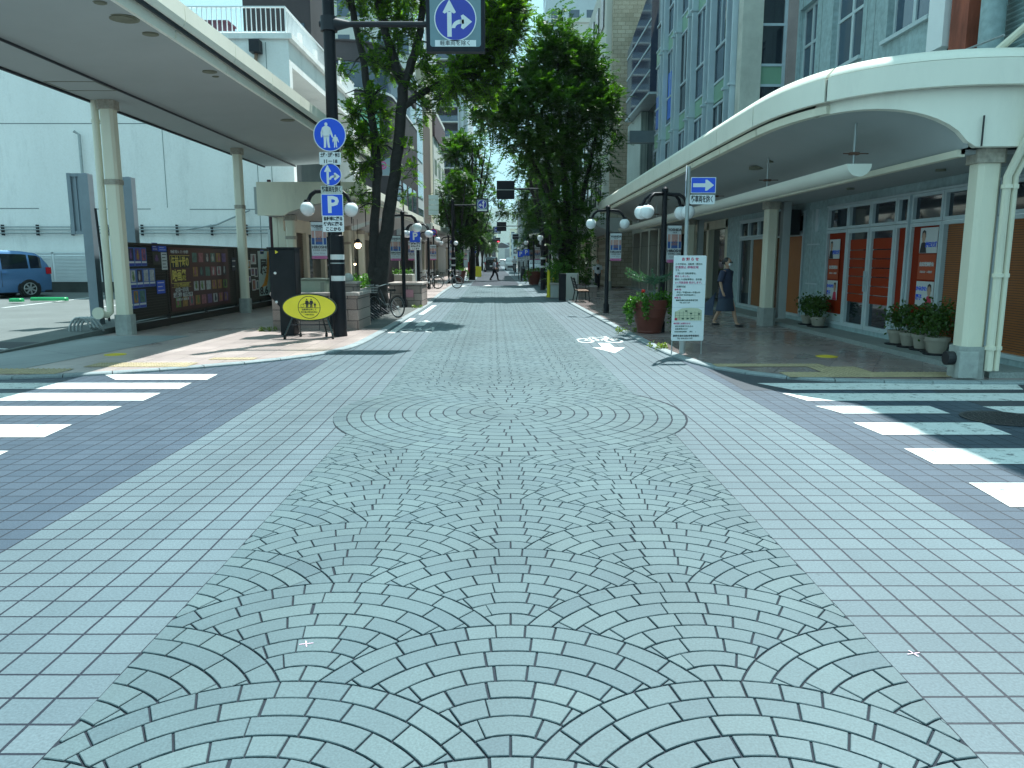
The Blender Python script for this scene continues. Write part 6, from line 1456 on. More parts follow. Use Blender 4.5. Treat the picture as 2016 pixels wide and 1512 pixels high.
# tall thin hooked pole by the left tree
t = thing('lamp_pole', 'tall thin grey hooked pole standing in front of the left shops', 'pole', (-3.3, 24.9, SH)); p = at(798, 590, 24.8); zt_ = at(797, 364, 24.8).z
mb = MB(); mb.tube([(p.x, 24.8, SH), (p.x, 24.8, zt_ - .1), (p.x - .04, 24.8, zt_ - .03), (p.x - .14, 24.8, zt_)], .022, 8); mb.build('pole', mDarkSteel, t, True)
def overhead(x, y, h, xs0, xs1, zs0, zs1, zarm, label, front=True, left=True, band=True):
    t = thing('sign_pole', label, 'sign pole', (x, y, SH)); mb = MB(); mb.lathe([(.13, SH), (.13, 2.0), (.1, 2.02), (.09, h)], (x, y, 0), 14); mb.build('pole', mBlackSteel, t, True)
    if band:
        for z in (1.2, 1.62): mb = MB(); mb.lathe([(.136, z - .05), (.136, z + .05)], (x, y, 0), 14); mb.build('reflective_band', mBand, t, True)
    mb = MB(); mb.tube([(x, y, zarm), ((xs0 + xs1) / 2, y, zarm)], .045, 8); mb.build('arm', mDarkSteel, t, True)
    mb = MB(); mb.bbox(xs0, xs1, y - .08, y + .08, zs0, zs1, .01); o = mb.build('overhead_sign', MC['sign box charcoal'], t)
    if front:
        f = facing((xs0 + xs1) / 2, y - .08, 0); w_ = xs1 - xs0; zc = (zs0 + zs1) / 2 + .06
        mb = MB(); f.box(mb, -w_ / 2 + .07, w_ / 2 - .07, zs0 + .07, zs1 - .07, 0, .004); mb.build('sign_face', M('sign glass grey', 'x'), o)
        mb = MB(); disc(mb, f, 0, zc, w_ * .36, .004, .006, 28); mb.build('ring', mSignWhite, o); mb = MB(); disc(mb, f, 0, zc, w_ * .335, .006, .008, 28); mb.build('disc', mBlueDull, o)
        mb = MB(); arrow_sign(mb, f, 0, zc, w_ * .335, .008, .01, left); mb.build('pictogram', mSignWhite, o)
        mb = MB(); f.box(mb, -w_ * .36, w_ * .36, zs0 + .08, zs0 + .17, .004, .006); mb.build('text_plate', mSignWhite, o)
    else:
        mb = MB(); mb.box(xs0 + .02, xs1 - .02, y - .1, y - .081, (zs0 + zs1) / 2 - .02, (zs0 + zs1) / 2 + .02); mb.build('bracket', mGalv, o)
    return t
def ovp(u, v0, u0_, u1_, vs0, vs1, va, Y, label, **k):
    p = at(u, v0, Y); overhead(p.x, Y, at(u, va - 12, Y).z, at(u0_, va, Y).x, at(u1_, va, Y).x, at(u, vs1, Y).z, at(u, vs0, Y).z, at(u, va, Y).z, label, **k)
ovp(893, 553, 937, 962, 391, 418, 404, 49, 'black banded pole on the left with small overhead up and left arrow sign')
ovp(1069, 566, 978, 1013, 356, 392, 372, 39, 'black banded pole on the right carrying a dark sign box over the street', front=False)
ovp(910, 548, 971, 986, 446, 460, 453, 84, 'distant left pole with small lit arrow sign over the street', band=False)
ovp(1052, 548, 978, 997, 437, 455, 445, 78, 'distant right pole with second dark sign box over the street', front=False, band=False)
ovp(1040, 540, 1009, 1021, 461, 471, 467, 110, 'far right pole holding a pair of dark sign boxes', front=False, band=False)
ovp(930, 538, 975, 985, 468, 475, 471, 120, 'far left pole with traffic light bar', front=False, band=False)
t = thing('traffic_light', 'tiny horizontal traffic light glowing red far down the street', 'traffic light', at(976, 474, 130)); p = at(976, 474, 130); mb = MB(); mb.box(p.x - .7, p.x + .7, 130, 130.2, p.z - .22, p.z + .22); mb.build('housing', mDarkSteel, t); mb = MB(); mb.ball((p.x + .45, 129.95, p.z), .19, 10); mb.build('red_lens', M('red light', (.9, .03, .06), .4, 0, 1, emit=3), t)
for (u, v, Y, c, r_, lb) in ((891, 477, 52, mBlueDull, .2, 'small round blue sign on the black banded left pole'), (934, 487, 75, mBlueDull, .2, 'far round sign above the dark red banner stand'), (935, 496, 76, mBlueDull, .19, 'second far round sign just below the other'), (1021, 494, 60, mGrey, .15, 'small round grey sign on the far right')):
    p = at(u, v, Y); t = thing('round_road_sign', lb, 'road sign', (p.x, Y, SH)); f_ = facing(p.x, Y, 0); mb = MB(); disc(mb, f_, 0, p.z, r_, .14, .145, 20); mb.build('sign_plate', mSignWhite, t); mb = MB(); disc(mb, f_, 0, p.z, r_ * .8, .145, .15, 20); mb.build('sign_face', c, t); mb = MB(); mb.tube([(p.x, Y, SH), (p.x, Y, p.z + .1)], .03, 6); mb.build('pole', mDarkSteel, t)
for (u, v, Y, lb) in ((1025, 500, 52, 'blue P sign on white pole, left one of the far right pair'), (1036, 497, 50, 'blue P sign on grey pole, right one of the far right pair')):
    p = at(u, v, Y); t = thing('parking_sign', lb, 'parking sign', (p.x, Y, SH)); f_ = facing(p.x, Y, 0); mb = MB(); f_.box(mb, -.2, .2, p.z - .2, p.z + .2, .04, .045); o = mb.build('sign_face', mBlue, t); text(f_, 0, p.z, .046, 'P', .36, mSignWhite, o, bold=.01)
    mb = MB(); mb.tube([(p.x, Y, SH), (p.x, Y, p.z + .2)], .035, 6); mb.build('pole', mGalv, t); plate(t, f_, 0, p.z - .36, .42, .25, ['自転車に限る', '枠内に限る'], n=.045)
# pots far
for (u, v, Y, s, lb) in ((904, 552, 50, 1.15, 'terracotta pot with shrub right of the black banded left pole'), (1051, 552, 47, 1.15, 'terracotta pot with low plants on the far right kerb'), (933, 540, 70, 1.0, 'distant terracotta pot beside the yellow board')):
    p = at(u, v, Y); terracotta(lb, p.x, Y, s, int(u), False)
p = at(902, 530, 50.2); mb = MB(); r = random.Random(9); leafset(mb, [((p.x + r.gauss(0, .2), 50.2, 1.0 + r.random() * .9), .25) for _ in range(12)], 500, .14, r); tag(mb.build('shrub', mIvy), 'upright green shrub growing behind the black banded left pole', 'shrub')
t = thing('banner_stand', 'dark red upright banner stand by the far left pots', 'banner stand', at(926, 545, 62)); p = at(926, 545, 62); mb = MB(); mb.box(p.x - .2, p.x + .2, 62, 62.02, .5, 1.35); mb.build('banner', M('dark red cloth', (.2, .01, .02), .7, .1, 3), t); mb = MB(); mb.tube([(p.x, 62.05, SH), (p.x, 62.05, 1.4)], .02, 5); mb.lathe([(.2, SH), (.05, .2)], (p.x, 62.05, 0), 10); mb.build('stand', mInk, t)
t = thing('sandwich_board', 'small yellow board sign far down the left kerb', 'board sign', at(942, 537, 68)); p = at(942, 537, 68); mb = MB(); mb.prism([(67.8, SH), (67.85, SH), (68.1, .95), (68.05, .95)], 'x', p.x - .25, p.x + .25); mb.prism([(68.4, SH), (68.35, SH), (68.1, .95), (68.15, .95)], 'x', p.x - .25, p.x + .25); mb.build('board', mYellow, t)
# grey hanging shop sign and @ sign on the left facades
t = thing('projecting_sign', 'pale square shop sign with a red round emblem behind the left tree', 'sign', at(757, 325, 34)); a = at(745, 345, 34); b = at(769, 311, 34); mb = MB(); mb.box(a.x, b.x, 34, 34.12, a.z, b.z); mb.build('panel', M('sign grey blue', (.18, .26, .3), .4, .1, 2), t)
f_ = facing((a.x + b.x) / 2, 34, (a.z + b.z) / 2); mb = MB()
for i in range(24):
    a0, a1 = 2 * PI * i / 24, 2 * PI * (i + 1) / 24; mb.add([f_.p(q * math.cos(w_) - .07, q * math.sin(w_) + .05, .004) for q, w_ in ((.17, a0), (.17, a1), (.12, a1), (.12, a0))], [(3, 2, 1, 0)])
mb.build('emblem', mPurple, t); text(f_, -.07, .05, .005, 'a', .24, mPurple, t, bold=.01)
t = thing('projecting_sign', 'tall blank pale grey projecting sign of four panels on the far left facade', 'sign', at(853, 390, 44))
for k in range(4): a = at(844, 423 - k * 10, 44); b = at(863, 414 - k * 10, 44); mb = MB(); mb.box(a.x, b.x, 44, 44.15, a.z, b.z); mb.build('panel', M('blank sign panel', (.4, .5, .48), .4, .05, 2), t)
# ---- bicycles
mSpoke = M('spoke steel', (.4, .42, .42), .3, .1, 9, metal=.5)
def make_bike(label, framecol, basket=True, group='bicycles parked along the street'):
    t = thing('bicycle', label, 'bicycle', (0, 0, 0), group); wr = .33; wb_ = 1.1
    for k, y in enumerate((0, wb_)):
        mb = MB(); mb.torus((0, y, wr), wr - .018, .018, 'x', 32, 6); w_ = mb.build('wheel', mRubber, t, True, False)
        mb = MB(); mb.torus((0, y, wr), wr - .045, .01, 'x', 32, 5); mb.lathe([(.025, -.05), (.025, .05)], (0, y, wr), 8, 'x')
        for i in range(14): a = 2 * PI * i / 14; mb.tube([(0.02 * (-1) ** i, y, wr), (0, y + math.cos(a) * (wr - .05), wr + math.sin(a) * (wr - .05))], .0018, 3, False)
        mb.build('rim', mSpoke, w_, True, False)
        mb = MB(); mb.torus((0, y, wr), wr + .02, .012, 'x', 14, 5, .25 + (0 if k else .0), PI - (.1 if k else .3)); mb.build('mudguard', framecol, t, True, False)
    mb = MB(); hd = Vector((0, wb_ - .2, .72)); bb = Vector((0, .42, .28)); st_ = Vector((0, .3, .72)); ra = Vector((0, 0, wr)); fa = Vector((0, wb_, wr))
    mb.tube([hd, hd + Vector((0, -.1, .1)), bb + Vector((0, .1, .06)), bb], .02, 8); mb.tube([bb, st_], .018, 8); mb.tube([hd + Vector((0, .03, -.1)), bb + Vector((0, .05, .0))], .016, 6)
    for s in (-.05, .05): mb.tube([ra + Vector((s, 0, 0)), bb], .009, 5); mb.tube([ra + Vector((s, 0, 0)), st_ + Vector((0, 0, -.1))], .008, 5); mb.tube([hd + Vector((s, .06, -.15)), fa + Vector((s, 0, 0))], .011, 5)
    mb.tube([hd + Vector((0, .06, -.15)), hd + Vector((0, -.04, .2))], .017, 8); mb.build('frame', framecol, t, True, False)
    mb = MB(); h = hd + Vector((0, -.05, .22)); mb.tube([h + Vector((-.28, -.2, .04)), h + Vector((-.24, -.05, .05)), h + Vector((-.06, .02, 0)), h + Vector((.06, .02, 0)), h + Vector((.24, -.05, .05)), h + Vector((.28, -.2, .04))], .012, 6); mb.build('handlebar', mSpoke, t, True, False)
    for s in (-1, 1): mb = MB(); mb.tube([h + Vector((s * .28, -.2, .04)), h + Vector((s * .27, -.1, .045))], .017, 6); mb.build('grip', mRubber, t, True, False)
    mb = MB(); mb.add([(-.09, .16, .8), (.09, .16, .8), (.06, .28, .82), (.02, .42, .815), (-.02, .42, .815), (-.06, .28, .82), (-.07, .16, .86), (.07, .16, .86), (.05, .28, .85), (.015, .42, .835), (-.015, .42, .835), (-.05, .28, .85)], [(5, 4, 3, 2, 1, 0), (6, 7, 8, 9, 10, 11)] + [(i, (i + 1) % 6, 6 + (i + 1) % 6, 6 + i) for i in range(6)]); mb.tube([(0, .28, .83), (0, .3, .7)], .014, 6); mb.build('saddle', mRubber, t, True, False)
    mb = MB(); mb.torus(bb, .085, .006, 'x', 18, 4); mb.tube([bb + Vector((-.07, 0, 0)), bb + Vector((.07, 0, 0))], .012, 6); mb.tube([bb + Vector((.07, 0, 0)), bb + Vector((.07, .08, -.13))], .009, 5); mb.tube([bb + Vector((-.07, 0, 0)), bb + Vector((-.07, -.08, .13))], .009, 5); mb.box(.07, .16, .47, .53, .135, .155); mb.box(-.16, -.07, .31, .37, .4, .42); mb.build('crank', mSpoke, t, False, False)
    if basket:
        mb = MB(); c = hd + Vector((0, .28, .12))
        for i in range(9):
            q = -.16 + .04 * i
            for yy in (-.1, .12): mb.tube([c + Vector((q * .8, yy * .8, -.12)), c + Vector((q, yy, .12))], .003, 3)
        for z, k in ((-.12, .8), (-.04, .87), (.04, .94), (.12, 1)): mb.tube([c + Vector((x * k, y * k, z)) for x, y in ((-.16, -.1), (.16, -.1), (.16, .12), (-.16, .12), (-.16, -.1))], .005, 4)
        mb.build('basket', mSpoke, t, False, False)
    mb = MB(); mb.tube([(.04, .05, .3), (.12, -.05, .02)], .008, 5); mb.build('kickstand', mSpoke, t, False, False)
    return t
mBk = M('bike black paint', (.015, .015, .018), .3, .1, 5); mBk2 = M('bike silver paint', (.3, .32, .34), .3, .1, 5)
bk = make_bike('black bicycle parked at the rack beside the left tree', mBk, True, None)
setloc(bk, (at(786, 607, 20.6).x, 20.3, SH), .85); bk.scale = (.88, .88, .88)
bk2 = make_bike('silver bicycle with basket, front one of the far left group', mBk2)
setloc(bk2, (at(846, 566, 40).x, 39.8, SH), .3)
for (u, Y, rz, lb) in ((836, 40.6, 1.2, 'dark wheeled bicycle leftmost of the far left group'), (862, 40.4, -1.1, 'bicycle rightmost of the far left group'), (852, 41.4, .1, 'bicycle at the back of the far left group')): copy_tree(bk2, label=lb, loc=(at(u, 560, Y).x, Y, SH), rz=rz)
# rack of wheel holders
rk = thing('bicycle_rack', 'long black bicycle rack of slanted hoops beside the granite planter', 'bicycle rack', (-3.9, 21, SH))
for i in range(15):
    y = 17.9 + i * .37; mb = MB()
    for s in (-.035, .035): mb.tube([(-4.35, y + s, .1), (-4.25, y + s, .5), (-3.98, y + s, .56), (-3.6, y + s, .25), (-3.4, y + s, .1)], .017, 5)
    mb.tube([(-3.4, y - .035, .1), (-3.4, y + .035, .1)], .011, 5); mb.build('hoop', mDarkSteel, rk, True)
mb = MB(); mb.box(-4.4, -4.36, 17.7, 23.4, .08, .12); mb.box(-3.6, -3.56, 17.7, 23.4, .08, .12); mb.build('base_rail', mDarkSteel, rk)
# ---- cars
def lerp(a, b, f): return a + (b - a) * f
def make_car(label, paint, L_, W, H, kind='hatch', loc=(0, 0, 0), rz=0, cat='car', group=None):
    """x = length (front at +x), y = width"""
    t = thing('parked_car' if cat == 'car' else cat, label, cat, loc, group, rz)
    if kind == 'hatch': top = [(-.5, .42), (-.498, .6), (-.475, .72), (-.44, .86), (-.39, .945), (-.28, .985), (-.1, 1.0), (.04, .965), (.17, .82), (.27, .7), (.34, .64), (.44, .56), (.485, .47), (.5, .36)]
    elif kind == 'van': top = [(-.5, .5), (-.495, .8), (-.48, .96), (-.4, 1.0), (0, 1.0), (.2, .99), (.3, .9), (.38, .68), (.42, .58), (.48, .5), (.5, .4)]
    else: top = [(-.5, .55), (-.48, .62), (-.36, .67), (-.24, .9), (-.16, .99), (.02, 1.0), (.12, .93), (.22, .7), (.3, .66), (.44, .58), (.49, .48), (.5, .36)]
    zb = .13
    bel = lambda x: .58 * H if kind != 'sedan' else .62 * H
    vs = []; N_ = 0; rows_ = []
    st = sorted(set([t_[0] for t_ in top] + [-.36, -.22, .08, .22]))
    def topz(x):
        for (a, za), (b, zb_) in zip(top[:-1], top[1:]):
            if a <= x <= b: return lerp(za, zb_, (x - a) / (b - a)) * H
    for x in st:
        tz = topz(x); e = 1 - max(0, abs(x) - .4) * 1.6; w_ = W / 2 * e; bz = min(bel(x) + (x * -.06 * H), tz - .02); 
        sh_ = .1 if tz > bz + .2 else .03
        inn = w_ - (tz - bz) * .24
        rows_.append([(x * L_, w_ * .93, zb + .06), (x * L_, w_, .42 * H * .8), (x * L_, w_ * .985, bz), (x * L_, lerp(w_ * .97, inn, .9), lerp(bz, tz, .86)), (x * L_, inn - .05, tz - .01), (x * L_, 0, tz + .012)])
    me_v = []; 
    for r_ in rows_: me_v += r_ + [(x, -y, z) for x, y, z in r_[:-1][::-1]] 
    K = 11; mb = MB(); fs = []; gl = []; gv = []
    for i in range(len(st) - 1):
        for k in range(K - 1):
            f = (i * K + k, (i + 1) * K + k, (i + 1) * K + k + 1, i * K + k + 1)[::-1]
            fs.append(f)
    fs.append(tuple(range(K))); fs.append(tuple((len(st) - 1) * K + k for k in range(K - 1, -1, -1)))
    mb.add(me_v, fs); b = mb.build('body', paint, t, 'a', False)
    # wheel arches: dark discs, then wheels
    wr = .3 if H < 1.7 else .32
    for sx_, sy in ((-.31, 1), (.31, 1), (-.31, -1), (.31, -1)):
        mb = MB(); mb.lathe([(wr + .05, -.012), (wr + .05, .012)], (sx_ * L_, sy * (W / 2 - .02), wr), 24, 'y'); mb.build('wheel_arch', mInk, t, False, False)
        mb = MB(); mb.lathe([(wr * .6, -.1), (wr * .95, -.1), (wr, -.07), (wr, .07), (wr * .95, .1), (wr * .6, .1)], (sx_ * L_, sy * (W / 2 - .07), wr), 24, 'y'); w_ = mb.build('wheel', mRubber, t, True, False)
        mb = MB(); yy = sy * (W / 2 + .032)
        for q in range(7):
            a = 2 * PI * q / 7; c_, s_ = math.cos(a), math.sin(a); p_ = Vector((sx_ * L_, yy, wr)); d_ = Vector((c_, 0, s_)); n_ = Vector((-s_, 0, c_)) * .025
            mb.add([p_ - n_, p_ + d_ * wr * .62 - n_, p_ + d_ * wr * .62 + n_, p_ + n_], [(0, 1, 2, 3)])
        mb.torus((sx_ * L_, yy, wr), wr * .62, .012, 'y', 24, 5); mb.lathe([(wr * .14, -.01), (wr * .14, .01)], (sx_ * L_, yy, wr), 10, 'y'); mb.build('rim', mSpoke, w_, False, False)
    # glass: side windows proud of the body by 3 mm
    def sideglass(xa, xb, name, inset=0):
        for sy in (1, -1):
            n = 5; vs = []
            for i in range(n + 1):
                x = lerp(xa, xb, i / n); tz = topz(x); e = 1 - max(0, abs(x) - .4) * 1.6; w_ = W / 2 * e; bz = min(bel(x) + (x * -.06 * H), tz - .02); inn = w_ - (tz - bz) * .24
                f1 = .84; lo = (x * L_, w_ * .985 - .0 + .004, bz + .03); f0 = .03 / max(.05, (tz - bz) * .86); yy0 = lerp(w_ * .985, lerp(w_ * .97, inn, .9), min(1, f0)) + .006; yy1 = lerp(w_ * .97, inn, .9) + .006
                vs += [(x * L_, sy * yy0, bz + .03), (x * L_, sy * yy1, max(lerp(bz, tz, .82), bz + .035))]
            mb = MB(); mb.add(vs, [(2 * i, 2 * i + 1, 2 * i + 3, 2 * i + 2)[::sy] for i in range(n)]); mb.build(name, mGlassD, t, False, False)
    if kind == 'hatch': sideglass(-.42, -.33, 'quarter_window'); sideglass(-.315, -.12, 'rear_side_window'); sideglass(-.1, .11, 'front_side_window'); sideglass(.125, .2, 'small_front_window')
    elif kind == 'van': sideglass(-.47, -.2, 'rear_side_window'); sideglass(-.18, .1, 'middle_side_window'); sideglass(.12, .33, 'front_side_window')
    else: sideglass(-.24, -.08, 'rear_side_window'); sideglass(-.065, .16, 'front_side_window')
    def across(xa, xb, name, zo=.012):
        va = []
        for x in (xa, xb):
            tz = topz(x); e = 1 - max(0, abs(x) - .4) * 1.6; w_ = W / 2 * e; bz = min(bel(x), tz - .02); inn = w_ - (tz - bz) * .24 - .07
            va += [(x * L_, -inn * .97, tz + zo), (x * L_, 0, tz + zo + .012), (x * L_, inn * .97, tz + zo)]
        mb = MB(); mb.add(va, [(0, 3, 4, 1), (1, 4, 5, 2)]); mb.build(name, mGlassD, t, False, False)
    if kind == 'hatch': across(.055, .26, 'windscreen'); across(-.488, -.44, 'rear_window')
    elif kind == 'van': across(.215, .375, 'windscreen'); across(-.494, -.482, 'rear_window')
    else: across(.03, .21, 'windscreen'); across(-.35, -.175, 'rear_window')
    if kind == 'van':
        mb = MB(); mb.add([(-.5 * L_ - .012, -W * .36, H * .62), (-.5 * L_ - .012, W * .36, H * .62), (-.482 * L_ - .012, W * .33, H * .88), (-.482 * L_ - .012, -W * .33, H * .88)], [(0, 1, 2, 3)]); mb.build('tailgate_window', mGlassD, t, False, False)
    mTail = M('tail light red', (.5, .01, .02), .25, .05, 3); mHead = M('head light glass', (.6, .65, .68), .1, .05, 3)
    for sy in (1, -1):
        mb = MB(); mb.box(-.492 * L_ - .01, -.455 * L_, *sorted((sy * W * .36, sy * (W * .5 - .05))), H * .5, H * .64); mb.build('tail_light', mTail, t, False, False)
        mb = MB(); mb.box(.44 * L_, .497 * L_, *sorted((sy * W * .28, sy * W * .445)), H * .38, H * .47); mb.build('headlight', mHead, t, False, False)
        mb = MB(); mb.ball((.17 * L_, sy * (W / 2 + .1), H * .64), .1, 12, .75, .6, 1.2); mb.build('mirror', paint, t, True, False)
    mb = MB(); mb.box(.494 * L_, .505 * L_, -W * .28, W * .28, H * .2, H * .33); mb.build('grille', mInk, t, False, False)
    mb = MB(); mb.box(-.507 * L_, -.5 * L_, -.17, .17, H * .34, H * .44); mb.build('number_plate', mSignWhite, t, False, False)
    mb = MB(); mb.box(-.5 * L_, .49 * L_, -W * .44, W * .44, .16, .24); mb.build('sill', mInk, t, False, False)
    mb = MB()
    for x in (-.11, .13): 
        for sy in (1, -1): mb.box(x * L_, x * L_ + .008, *sorted((sy * (W / 2 - .012), sy * (W / 2 + .003))), H * .24, H * .57)
    mb.build('door_seams', mInk, t, False, False)
    for x in (-.13, .08):
        for sy in (1, -1): mb = MB(); mb.box(x * L_ - .08, x * L_ + .08, *sorted((sy * (W / 2 - .01), sy * (W / 2 + .025))), H * .51, H * .535); mb.build('door_handle', paint, t, False, False)
    return t
mCarB = M('metallic blue car paint', (.1, .21, .4), .25, .05, 1, metal=.3); mCarW = M('white car paint', (.6, .62, .62), .25, .03, 1); mCarK = M('black car paint', (.02, .02, .025), .2, .05, 1); mCarS = M('silver car paint', (.35, .38, .4), .3, .05, 1, metal=.4)
# blue hatchback: rear at the right, front to the left and a little nearer
zc_ = at(95, 578, 25.2).z
car = make_car('blue hatchback parked in the lot at the far left', mCarB, 3.95, 1.69, 1.54, 'hatch', (-17.1, 24.6, zl(24.5)), PI + .96)
make_car('dark minivan with red tail lights stopped on the left far down the street', mCarK, 4.6, 1.75, 1.85, 'van', (at(968, 533, 98).x, 98, 0), PI / 2)
make_car('white compact van driving towards the camera far down the street', mCarW, 3.6, 1.5, 1.85, 'van', (at(1005, 533, 112).x, 112, 0), -PI / 2)
make_car('second white car behind the white van in the distance', mCarW, 4.4, 1.7, 1.5, 'sedan', (at(1004, 528, 150).x, 150, 0), -PI / 2)
make_car('silver car parked at the far right kerb', mCarS, 4.3, 1.7, 1.6, 'hatch', (at(1040, 530, 66).x + .8, 66, 0.05), -PI / 2)
make_car('white car waiting far behind the dark minivan', mCarW, 4.3, 1.7, 1.6, 'hatch', (at(990, 528, 170).x, 170, 0), PI / 2)
# motor scooter far right
t = thing('motor_scooter', 'dark scooter parked at the right kerb far away', 'scooter', at(1027, 545, 54)); p = at(1027, 548, 56)
for dy in (0, 1.2): mb = MB(); mb.torus((p.x + dy * .25, 56 + dy, .25), .19, .06, 'x', 18, 6); mb.build('wheel', mRubber, t, True)
mb = MB(); mb.prism([(55.8, .3), (56.2, .25), (56.9, .3), (57.3, .4), (57.4, .9), (57.25, 1.0), (57.05, .5), (56.6, .45), (56.5, .75), (55.8, .8)], 'x', p.x - .05, p.x + .3); mb.build('body', mCarK, t); mb = MB(); mb.box(p.x - .02, p.x + .27, 55.8, 56.5, .8, .88); mb.build('saddle', mRubber, t); mb = MB(); mb.tube([(p.x - .2, 57.2, 1.05), (p.x + .45, 57.2, 1.05)], .02, 5); mb.build('handlebar', mRubber, t)
# ================================================================= TREES
mBark = M('zelkova bark', (.03, .026, .024), .9, .35, 6, bump=1.0, fine=30)
mLeafA = leafmat('sunny zelkova leaf', (.045, .1, .008), (.11, .2, .016), .55)
mLeafB = leafmat('dense zelkova leaf', (.018, .055, .007), (.05, .115, .012), .42)
def spray(mb, c, r, n, ln, rnd, hang=0.0, tw=None, bias=(0, 0, .15)):
    """twigs with paired leaves spreading through an ellipsoid r=(rx,ry,rz)"""
    c = Vector(c)
    for _ in range(n):
        while True:
            q = Vector((rnd.uniform(-1, 1), rnd.uniform(-1, 1), rnd.uniform(-1, 1)))
            if q.length < 1: break
        q = q * (.45 + .55 * rnd.random())
        p = c + Vector((q.x * r[0], q.y * r[1], q.z * r[2]))
        d = (q * 1.0 + Vector((rnd.gauss(0, .5), rnd.gauss(0, .5), rnd.gauss(0, .35))) + Vector(bias)).normalized()
        L_ = rnd.uniform(.3, .8) * ln * 6; k = int(L_ / (ln * .55)) + 2
        side = d.cross(Vector((0, 0, 1))); side = side.normalized() if side.length > .1 else Vector((1, 0, 0))
        up = side.cross(d)
        for i in range(k):
            f = i / k; pp = p + d * L_ * f + Vector((0, 0, -1)) * (L_ * .25 * f * f + hang * f)
            for s in (-1, 1):
                ld = (side * s * .8 + d * .55 + up * rnd.uniform(-.35, .25) + Vector((0, 0, rnd.uniform(-.25, .1)))).normalized(); l = ln * rnd.uniform(.75, 1.2) * (1 - .35 * f)
                wv = (ld.cross(up + side * rnd.uniform(-.5, .5))).normalized() * l * .3
                mb.add([pp, pp + ld * l * .45 + wv, pp + ld * l, pp + ld * l * .45 - wv], [(0, 1, 2, 3)])
        if tw is not None: tw.tube([p - d * .15, p + d * L_ * .5 + Vector((0, 0, -L_ * .06)), p + d * L_ + Vector((0, 0, -L_ * .25 - hang))], [.008, .006, .003], 3, False)
def limb(mb, pts, rs, n=9, seed=0):
    r = random.Random(seed); out = []; rr = []
    pts = [Vector(p) for p in pts]
    for i in range(len(pts) - 1):
        for k in range(4):
            f = k / 4; j = Vector((r.uniform(-1, 1), r.uniform(-1, 1), 0)) * rs[i] * .16 if (i + k) else Vector()
            out.append(pts[i].lerp(pts[i + 1], f) + j); rr.append(rs[i] + (rs[i + 1] - rs[i]) * f)
    out.append(pts[-1]); rr.append(rs[-1]); mb.tube(out, rr, n)
# ---- left tree
YT = 21.8
A_ = lambda u, v, dy=0: at(u, v, YT + dy)
lt_ = thing('zelkova_tree', 'large two stemmed zelkova tree beside the bicycle rack on the left', 'tree', (A_(745, 590).x, YT, SH))
mb = MB(); b0 = A_(745, 590)
limb(mb, [(b0.x, YT, SH), A_(744, 560), A_(746, 530)], [.33, .25, .2], 12, 1)
limb(mb, [A_(740, 580), A_(736, 490), A_(738, 420), A_(745, 340), A_(737, 260), A_(727, 210), A_(714, 110), A_(698, 40), A_(688, -20), A_(676, -110, .5)], [.2, .15, .125, .12, .11, .105, .095, .09, .08, .05], 10, 2)
limb(mb, [A_(748, 580), A_(755, 490), A_(765, 420), A_(778, 340), A_(787, 250), A_(794, 175), A_(792, 150)], [.23, .2, .175, .16, .15, .145, .12], 12, 3)
limb(mb, [A_(790, 160), A_(776, 120), A_(758, 60), A_(745, 10), A_(735, -60), A_(735, -160, -.4)], [.13, .12, .11, .1, .08, .04], 9, 4)
limb(mb, [A_(797, 160), A_(810, 125), A_(828, 60), A_(832, 10), A_(845, -60), A_(870, -180, -.5)], [.13, .12, .1, .09, .07, .03], 9, 5)
limb(mb, [A_(797, 208), A_(828, 186), A_(862, 166), A_(900, 156, -.3), A_(940, 150, -.6), A_(985, 158, -.9)], [.1, .085, .07, .05, .035, .015], 8, 6)
limb(mb, [A_(738, -30), A_(700, -60), A_(650, -90), A_(600, -110)], [.07, .05, .04, .02], 7, 7)
limb(mb, [A_(835, -10), A_(900, -40), A_(960, -50, -.8), A_(1010, -40, -1.2)], [.07, .05, .04, .02], 7, 8)
limb(mb, [A_(692, 20), A_(672, -40), A_(640, -100)], [.07, .05, .02], 7, 9)
for i, (u0, v0, u1, v1) in enumerate(((730, 250, 690, 215), (738, 330, 700, 320), (780, 300, 745, 285), (728, 200, 760, 170), (770, 110, 745, 95), (738, 380, 705, 390), (800, 200, 835, 215), (735, 290, 765, 300), (745, 400, 700, 415), (825, 80, 860, 100), (712, 110, 690, 140), (770, 380, 800, 375), (722, 180, 680, 185))):
    limb(mb, [A_(u0, v0), A_((u0 + u1) / 2, (v0 + v1) / 2 - 6, -.2), A_(u1, v1, -.5)], [.03, .02, .008], 5, 20 + i)
mb.build('trunk', mBark, lt_, True)
r = random.Random(21); mb = MB(); tw = MB()
def cl(u, v, ru, rv, n, dy=0, ry=.7, hang=0, ln=.1):
    p = at(u, v, YT + dy); k = (YT + dy) / F; spray(mb, p, (ru * k, ry, rv * k), int(n * 2.3), ln, r, hang, tw)
for a in ((700, 225, 28, 26, 34), (690, 290, 26, 22, 26), (735, 190, 26, 24, 26), (752, 225, 24, 22, 24), (715, 270, 30, 26, 30), (748, 275, 26, 22, 22), (708, 335, 34, 14, 16), (740, 320, 22, 14, 12), (700, 380, 38, 8, 10), (722, 400, 22, 6, 6), (680, 140, 20, 12, 5), (668, 128, 10, 22, 4), (800, 330, 22, 10, 5), (792, 385, 20, 8, 5), (815, 345, 16, 16, 4), (800, 290, 18, 10, 4),
          (765, 130, 26, 28, 26), (738, 120, 20, 26, 18), (720, 60, 24, 30, 16), (780, 85, 22, 22, 22), (765, 40, 30, 24, 26), (805, 60, 20, 26, 20), (835, 120, 20, 26, 24), (820, 175, 20, 16, 14), (850, 150, 24, 18, 24), (868, 190, 22, 18, 22), (838, 215, 18, 14, 12), (828, 240, 10, 10, 4)): cl(*a)
